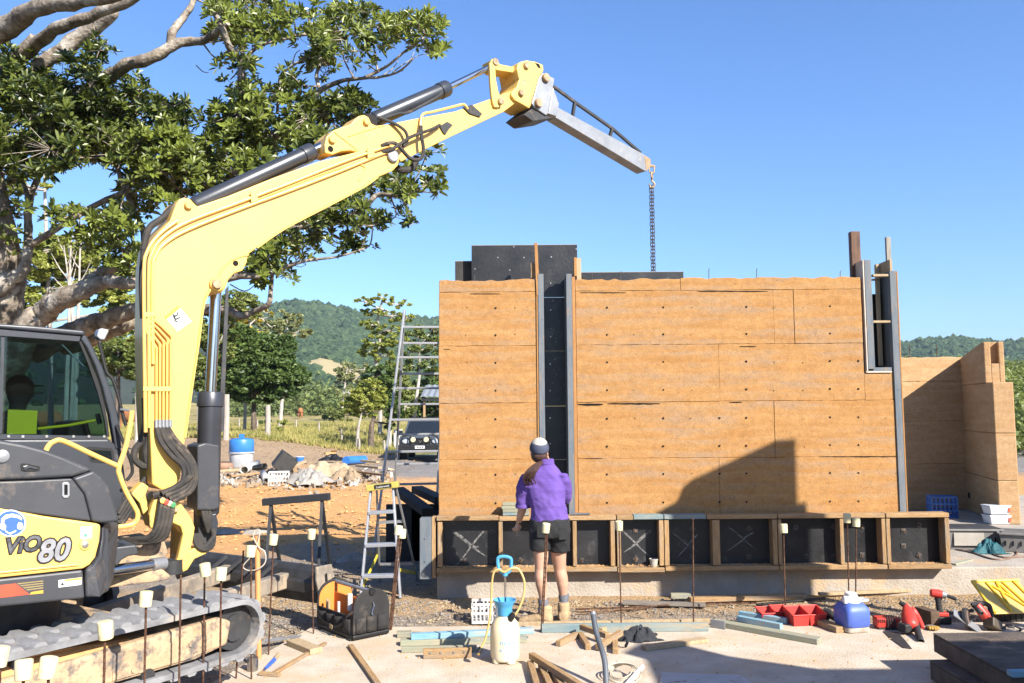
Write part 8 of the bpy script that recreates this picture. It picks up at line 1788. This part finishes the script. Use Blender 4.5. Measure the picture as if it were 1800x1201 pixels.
pbx = gy(497, 838); kb = pbx.y / FPX; t = thing('black_box', 'open black plastic box tipped on its corner in the rubble heap', 'box', (pbx.x, pbx.y, pbx.z)); s_ = 15 * kb; cen = Vector((3 * kb, 0, 24 * kb)); rotb = Euler((R(10), R(36), R(25))).to_matrix()
for nm, c_, sz in (('wall', (0, -s_, 0), (2 * s_, .03, 2 * s_)), ('wall', (0, s_, 0), (2 * s_, .03, 2 * s_)), ('wall', (-s_, 0, 0), (.03, 2 * s_ - .06, 2 * s_)), ('wall', (0, 0, -s_), (2 * s_ - .07, 2 * s_ - .07, .03)), ('wall', (s_, 0, 0), (.03, 2 * s_ - .06, 2 * s_)), ('divider', (0, 0, 0), (.03, 2 * s_ - .07, 1.8 * s_))):
    MB().box((0, 0, 0), sz).xf(Matrix.Translation(cen) @ rotb.to_4x4() @ Matrix.Translation(c_)).build('box_' + nm, mk('charcoal_board', (.10, .095, .09), (.075, .07, .068), rough=.7, bump=.1), t, bevel=.006)
m_tarp = mk('grey_tarp', (.40, .38, .35), (.30, .285, .26), scale=6, rough=.8, bump=.3, c3=(.5, .42, .32), s3=4, f3=(.5, .7)); m_tarp2 = mk('sand_tarp', (.56, .44, .28), (.44, .33, .2), scale=6, rough=.85, bump=.3)
pt_ = gy(543, 850); cloth('grey_tarp', 'grey tarpaulin lying over the front of the rubble heap', 'tarpaulin', tuple(pt_), 34 * pt_.y / FPX, .7, .42, m_tarp, 3, .1)
pt_ = gy(575, 836); cloth('sandy_tarp', 'sandy crumpled tarpaulin draped over the back of the rubble heap', 'tarpaulin', tuple(pt_), 52 * pt_.y / FPX, .9, .5, m_tarp2, 6, -.1, fold=.7)
pt_ = gy(610, 845); cloth('brown_sack', 'brown sacking at the right of the rubble heap', 'sack', tuple(pt_), 26 * pt_.y / FPX, .5, .4, mk('sack', (.42, .31, .19), (.32, .23, .14), rough=.9, bump=.3), 12, .4)
pt_ = gy(585, 815); cloth('dark_sheet', 'dark plastic sheet on top of the rubble heap', 'sheet', (pt_.x, pt_.y, pt_.z + .12), 20 * pt_.y / FPX, .4, .25, m_blackpl, 15, .2)
for k, (a, c, h, mm, lab) in enumerate((((618, 846), (676, 850), .05, m_wood, 'lowest plank at the right of the rubble heap'), ((622, 838), (682, 846), .16, m_wood, 'second plank at the right of the rubble heap'), ((628, 834), (668, 838), .26, m_pale, 'pale plank on top of the right timber stack'), ((636, 829), (664, 832), .34, m_pale, 'topmost pale board of the right timber stack'), ((655, 856), (690, 852), .05, m_wood, 'plank nearest the trestle ladder'), ((398, 852), (440, 846), .06, m_wood, 'dark plank under the white pipe'), ((440, 858), (470, 848), .05, m_pale, 'pale slat leaning before the short white pipe'), ((506, 838), (536, 826), .25, m_pale, 'pale batten crossing behind the black box'), ((405, 846), (455, 840), .14, m_wood, 'plank lying across under the drum'), ((520, 843), (516, 833), .2, m_woodz, 'brown stick beside the black box'), ((385, 840), (420, 838), .2, m_pale, 'pale stick at the left end of the rubble'))):
    p, q = gy(*a), gy(*c); p.z += h; q.z += h; plank('scrap_timber', lab, 'timber', p, q, .13, .06, mm, 'scrap timbers in the rubble heap')
pbt = gy(527, 812); t = thing('blue_tub', 'small blue and white tub behind the black box', 'tub', tuple(pbt)); kk_ = pbt.y / FPX; MB().lathe([(6 * kk_, 0), (8 * kk_, 9 * kk_), (7 * kk_, 9 * kk_), (5 * kk_, .02)], n=18).build('tub', m_bdrum, t, smooth=True); MB().lathe([(8.2 * kk_, 8.4 * kk_), (8.6 * kk_, 9.4 * kk_), (7.4 * kk_, 9.6 * kk_)], n=18).build('rim', m_white, t, smooth=True)
p, q = gy(608, 817), gy(640, 815); o = MB().tube([p + Vector((0, 0, .15)), q + Vector((0, 0, .15))], .16, 14).build('blue_roll', m_bdrum, None, smooth=True); tag(o, 'blue roll lying behind the right timber stack', 'roll')
pcn = gy(582, 801); t = thing('carton', 'small brown carton on the earth mound behind the rubble', 'carton', tuple(pcn), .3); MB().bx((-.25, -.15, 0), (.2, .15, .16)).build('box', mk('cardboard', (.62, .38, .17), (.52, .31, .14), rough=.9, bump=.1), t, bevel=.005); MB().box((.1, -.15, .19), (.25, .2, .012), (R(-30), 0, 0)).build('flap', MATS['cardboard'], t)
rk = random.Random(8); rub = MB()
for _ in range(420):
    u, v = rk.uniform(385, 690), rk.gauss(843, 9); p = gy(u, v); s = rk.uniform(.03, .11); e = Euler((rk.uniform(0, 3), rk.uniform(0, 3), rk.uniform(0, 3))).to_matrix(); rub.box(p + Vector((0, 0, s * .4)), (s * rk.uniform(1, 3), s, s * rk.uniform(.3, 1)), e)
struct(rub.build('rubble', mk('rubble_mix', (.44, .33, .22), (.26, .2, .15), scale=1.3, detail=2, rough=.9, bump=.3, c3=(.5, .47, .42), s3=1.1, f3=(.5, .56), world=True), None), 'stuff', 'broken bits of timber, stone and plaster strewn round the rubble heap')
ls = MB()      # crumpled plastic and bark lying in the shade under the saw horse
for k, (u, v) in enumerate(((600, 985), (640, 975), (665, 990))):
    pass
cloth('plastic_scrap', 'crumpled clear plastic lying in the shade by the step ladder', 'sheet', tuple(gy(622, 985)), .22, .14, .10, m_tarp, 22, .4)
cloth('plastic_strip', 'crumpled plastic strip on the orange earth left of the saw horse', 'sheet', tuple(gy(420, 938)), .5, .14, .08, m_tarp, 25, -.1)

# ------------------------------------------------------------------ parked four-wheel drive
cp0 = gy(738, 812); CY = max(30, min(40, cp0.y)); k_ = CY / FPX; cxw = atY(739, 790, CY).x; cz = terrain(cxw, CY)
car = thing('parked_car', 'dark four-wheel drive with bull bar parked on the track, seen from the front', 'car', (cxw, CY, cz)); m_paint = mk('car_paint', (.13, .15, .18), (.11, .125, .15), rough=.25, coat=.6, bump=0); m_bonnet = mk('car_silver', (.24, .27, .31), (.2, .23, .27), rough=.28, coat=.6, metal=.3, bump=0); m_tyre = mk('tyre', (.03, .03, .03), (.05, .045, .04), rough=.9); m_wind = mk('windscreen', (.03, .04, .05), (.04, .05, .06), rough=.08, bump=0, spec=.8)
W2 = .93
def crow(y, z, w, cr=.1): return [Vector((s * (w - (cr if e else 0)), y, z + (0 if not e else 0))) for s, e in ((-1, 0), (1, 0))]
def prof(y, pts): return [Vector((x, y, z)) for x, z in pts]
lower = [(-W2, .45), (W2, .45), (W2, .95), (W2 - .06, 1.08), (-W2 + .06, 1.08), (-W2, .95)]
MB().loft([prof(0.0, [(x * .94, z - .03) for x, z in lower]), prof(.25, lower), prof(4.6, lower), prof(4.8, [(x * .95, z) for x, z in lower])]).build('body', m_paint, car, bevel=.03, seg=2)
MB().loft([prof(.10, [(-.82, 1.02), (.82, 1.02), (.80, 1.07), (-.80, 1.07)]), prof(1.15, [(-.84, 1.05), (.84, 1.05), (.80, 1.16), (-.80, 1.16)])]).build('bonnet', m_bonnet, car, bevel=.02, seg=2)
MB().loft([prof(1.2, [(-.84, 1.08), (.84, 1.08), (.82, 1.14), (-.82, 1.14)]), prof(1.75, [(-.84, 1.08), (.84, 1.08), (.72, 1.72), (-.72, 1.72)]), prof(4.5, [(-.84, 1.08), (.84, 1.08), (.72, 1.76), (-.72, 1.76)]), prof(4.75, [(-.84, 1.08), (.84, 1.08), (.78, 1.3), (-.78, 1.3)])]).build('cabin', m_paint, car, bevel=.03, seg=2)
MB().add([(-.74, 1.21, 1.17), (.74, 1.21, 1.17), (.64, 1.70, 1.66), (-.64, 1.70, 1.66)], [(0, 1, 2, 3)]).xf(Matrix.Translation((0, -.02, 0))).build('windscreen', m_wind, car, solid=.01)
for s in (-1, 1):
    MB().lathe([(.10, 0), (.105, .03), (.08, .05)], (s * .62, -.02, .86), 16, rot=Matrix.Rotation(R(90), 3, 'X'), sx=1.3).build('headlight', mk('lamp_glass', (.55, .58, .6), (.5, .52, .55), rough=.1, bump=0, spec=.7), car, smooth=True)
    MB().lathe([(.10, 0), (.11, .04), (.095, .07)], (s * .27, -.30, .93), 18, rot=Matrix.Rotation(R(90), 3, 'X')).build('spot_light', mk('spot_cream', (.72, .62, .40), (.65, .55, .36), rough=.25, bump=0), car, smooth=True)
    wh = MB().tube([(s * .66, .75, .36), (s * .92, .75, .36)], .36, 24).build('wheel', m_tyre, car, smooth=True); MB().tube([(s * .925, .75, .36), (s * .935, .75, .36)], .2, 18).build('rim', m_steelg, wh, smooth=True)
    wh = MB().tube([(s * .66, 3.7, .36), (s * .92, 3.7, .36)], .36, 24).build('wheel', m_tyre, car, smooth=True); MB().tube([(s * .925, 3.7, .36), (s * .935, 3.7, .36)], .2, 18).build('rim', m_steelg, wh, smooth=True)
    MB().box((s * 1.0, 1.4, 1.2), (.16, .1, .16)).build('mirror', m_blackpl, car, bevel=.02)
MB().bx((-.42, -.03, .76), (.42, .0, .96)).build('grille', m_black, car)
bb = MB().bx((-.92, -.22, .44), (.92, -.05, .72)).build('bull_bar', m_blackpl, car, bevel=.03); B = MB()
for P in ([(-.8, -.18, .72), (-.72, -.2, 1.05), (-.4, -.22, 1.14), (.4, -.22, 1.14), (.72, -.2, 1.05), (.8, -.18, .72)], [(-.42, -.2, .72), (-.38, -.22, 1.14)], [(.42, -.2, .72), (.38, -.22, 1.14)]): B.tube(P, .03, 8)
B.build('bar_tubes', m_blackpl, bb, smooth=True)
MB().bx((-.2, -.235, .56), (.2, -.225, .68)).build('number_plate', m_white, car); B = MB()
for x in (-.12, -.05, .02, .09): B.bx((x, -.238, .585), (x + .04, -.236, .655))
B.build('plate_characters', m_black, car)
em = MB()
for P in ([(-.06, 0), (-.035, .0), (.0, -.07), (.035, .0), (.06, 0), (.01, -.11), (-.01, -.11)],): em.prism([(x, -.036, .90 + z) for x, z in P], (0, .004, 0))
em.build('badge', m_chrome, car)
for y in (2.0, 3.0, 4.0): MB().bx((-.70, y - .03, 1.79), (.70, y + .03, 1.83)).build('roof_rack', m_blackpl, car, bevel=.008)
# ------------------------------------------------------------------ shed roof, paddock fence, cattle
sp_ = atY(757, 690, 50); t = thing('open_shed', 'open shed with pale corrugated iron roof behind the parked car', 'shed', (sp_.x + .6, 50, terrain(sp_.x, 50))); zr = sp_.z
sl = 13; 
for k in range(sl):
    x0 = sp_.x - .45 + k * .35; MB().prism([(x0, 48.5, zr - .28), (x0 + .17, 48.5, zr - .23), (x0 + .34, 48.5, zr - .28), (x0 + .34, 48.5, zr - .30), (x0 + .17, 48.5, zr - .25), (x0, 48.5, zr - .30)], (0, 3.2, .75)).build('roof_sheet', mk('zinc_roof', (.50, .53, .57), (.44, .47, .5), rough=.4, metal=.4, bump=0), t, W=True)
MB().bx((sp_.x - .4, 48.6, zr - .52), (sp_.x + 4.2, 48.75, zr - .34)).build('fascia', m_dkst, t, W=True)
for x in (-.3, 1.8, 4.0): MB().bx((sp_.x + x, 48.7, terrain(sp_.x, 48.7) - .1), (sp_.x + x + .12, 48.82, zr - .3)).build('post', m_woodz, t, W=True)
o = MB().bx((atY(692, 790, 47).x, 47, terrain(-6, 47)), (atY(706, 790, 47).x, 47.5, terrain(-6, 47) + 1.1)).build('white_cabinet', m_white, None, bevel=.02); tag(o, 'white cabinet standing in the grass left of the parked car', 'cabinet')
posts = [(470, 766, 41.5, 57), (397, 772, 39, 80), (631, 786, 41.8, 22), (360, 765, 44, 40), (300, 770, 44, 40), (420, 752, 60, 18), (452, 755, 60, 16), (520, 762, 58, 16), (560, 770, 50, 20), (600, 778, 46, 22), (675, 790, 43, 22)]
m_post = mk('weathered_post', (.52, .46, .40), (.40, .35, .29), scale=4, stretch=(4, 4, 1), rough=.9, bump=.3); fpts = []
for k, (u, v, Y, hpx) in enumerate(posts):
    p = atY(u, v, Y); z = terrain(p.x, Y); h = hpx * Y / FPX; big = hpx > 50
    o = MB().tube([(0, 0, -.1), (.02, 0, h * .5), (0, .0, h)], [.14, .125, .12] if big else [.06, .055, .05], 9).build('fence_post', m_post, None, smooth=True); place(o, (p.x, Y, z))
    tag(o, ['tall pale round fence post right of the dense dark tree', 'tall pale fence post right beside the boom ram', 'stump of a post under the bright green tree', 'fence post behind the boom', 'fence post hidden behind the boom foot', 'thin paddock post left of the dense dark tree', 'thin paddock post beside the dense dark tree', 'thin paddock post right of the sapling', 'thin paddock post left of the rounded shrub', 'thin paddock post left of the slim white trunk', 'thin paddock post left of the long ladder'][k], 'post', 'paddock fence posts'); 
    if not big: fpts.append((p.x, Y, z))
fpts.sort(); wr = thing('fence_wire', 'thin fence wires strung between the paddock posts', 'fence wire', fpts[0])
for a, c in zip(fpts, fpts[1:]):
    for hh in (.35, .62): MB().tube([Vector(a) + Vector((0, 0, hh)), (Vector(a) + Vector(c)) / 2 + Vector((0, 0, hh - .03)), Vector(c) + Vector((0, 0, hh))], .006, 4).build('wire', m_wire, wr, W=True)
def cow(u, v, Y, rz, label, grazing=True):
    p = atY(u, v, Y); z = terrain(p.x, Y); t = thing('cow', label, 'cow', (p.x, Y, z), rz, 'brown cattle in the paddock'); m = mk('cow_hide', (.46, .19, .075), (.36, .14, .055), scale=3, rough=.8, bump=.1)
    B = MB(); sec = [(-1.0, .95, .12, .16), (-.92, 1.0, .25, .32), (-.5, .95, .32, .40), (0, .90, .34, .42), (.45, .93, .32, .42), (.75, 1.0, .24, .36), (.95, .95 if grazing else 1.15, .15, .24), (1.15, .72 if grazing else 1.3, .13, .19), (1.3, .48 if grazing else 1.4, .12, .15), (1.42, .30 if grazing else 1.36, .10, .11), (1.5, .18 if grazing else 1.3, .07, .08)]
    B.loft([[Vector((x, w * math.cos(a), zc + h * math.sin(a))) for a in [2 * math.pi * k / 12 for k in range(12)]] for x, zc, w, h in sec])
    for x, s, bk in ((-.75, 1, 1), (-.78, -1, 1), (.58, 1, 0), (.52, -1, 0)):
        if bk: B.tube([(x, s * .18, .85), (x + .10, s * .19, .62), (x - .10, s * .19, .40), (x - .06, s * .19, .0)], [.17, .12, .065, .055], 8)
        else: B.tube([(x, s * .18, .80), (x, s * .19, .42), (x + .02, s * .19, .0)], [.13, .075, .055], 8)
    B.tube([(-1.0, 0, 1.1), (-1.12, 0, .8), (-1.1, 0, .45)], [.04, .03, .05], 6)
    for s in (-1, 1): B.tube([(1.2 if grazing else 1.3, s * .08, .66 if grazing else 1.5), (1.22 if grazing else 1.28, s * .26, .66 if grazing else 1.5)], [.05, .03], 6)
    o = MB(); o.v = [world_of(t) @ p_ for p_ in B.v]; o.f = B.f; fuse(o, 'body', m, t, .05, 2)
cow(528, 752, 110, R(100), 'brown cow far off in the paddock below the bare slope'); cow(229, 700, 60, R(160), 'brown cow between the cab and the boom'); cow(72, 690, 44, R(20), 'brown cow seen through the cab window')

# ------------------------------------------------------------------ air
hz = MB().bx((-2400, -25, -3), (2400, 1000, 112)).build('haze', None, None)
hmz = bpy.data.materials.new('valley_air'); hmz.use_nodes = True; hn = hmz.node_tree; hn.nodes.remove(hn.nodes['Principled BSDF'])
pv = node(hn, 'ShaderNodeVolumePrincipled'); pv.inputs['Color'].default_value = (0.60, 0.78, 1.0, 1); pv.inputs['Density'].default_value = 0.00012; pv.inputs['Anisotropy'].default_value = 0.0
hn.links.new(pv.outputs[0], hn.nodes['Material Output'].inputs['Volume']); hz.data.materials.append(hmz)
struct(hz, 'stuff', 'thin blue haze filling the valley')
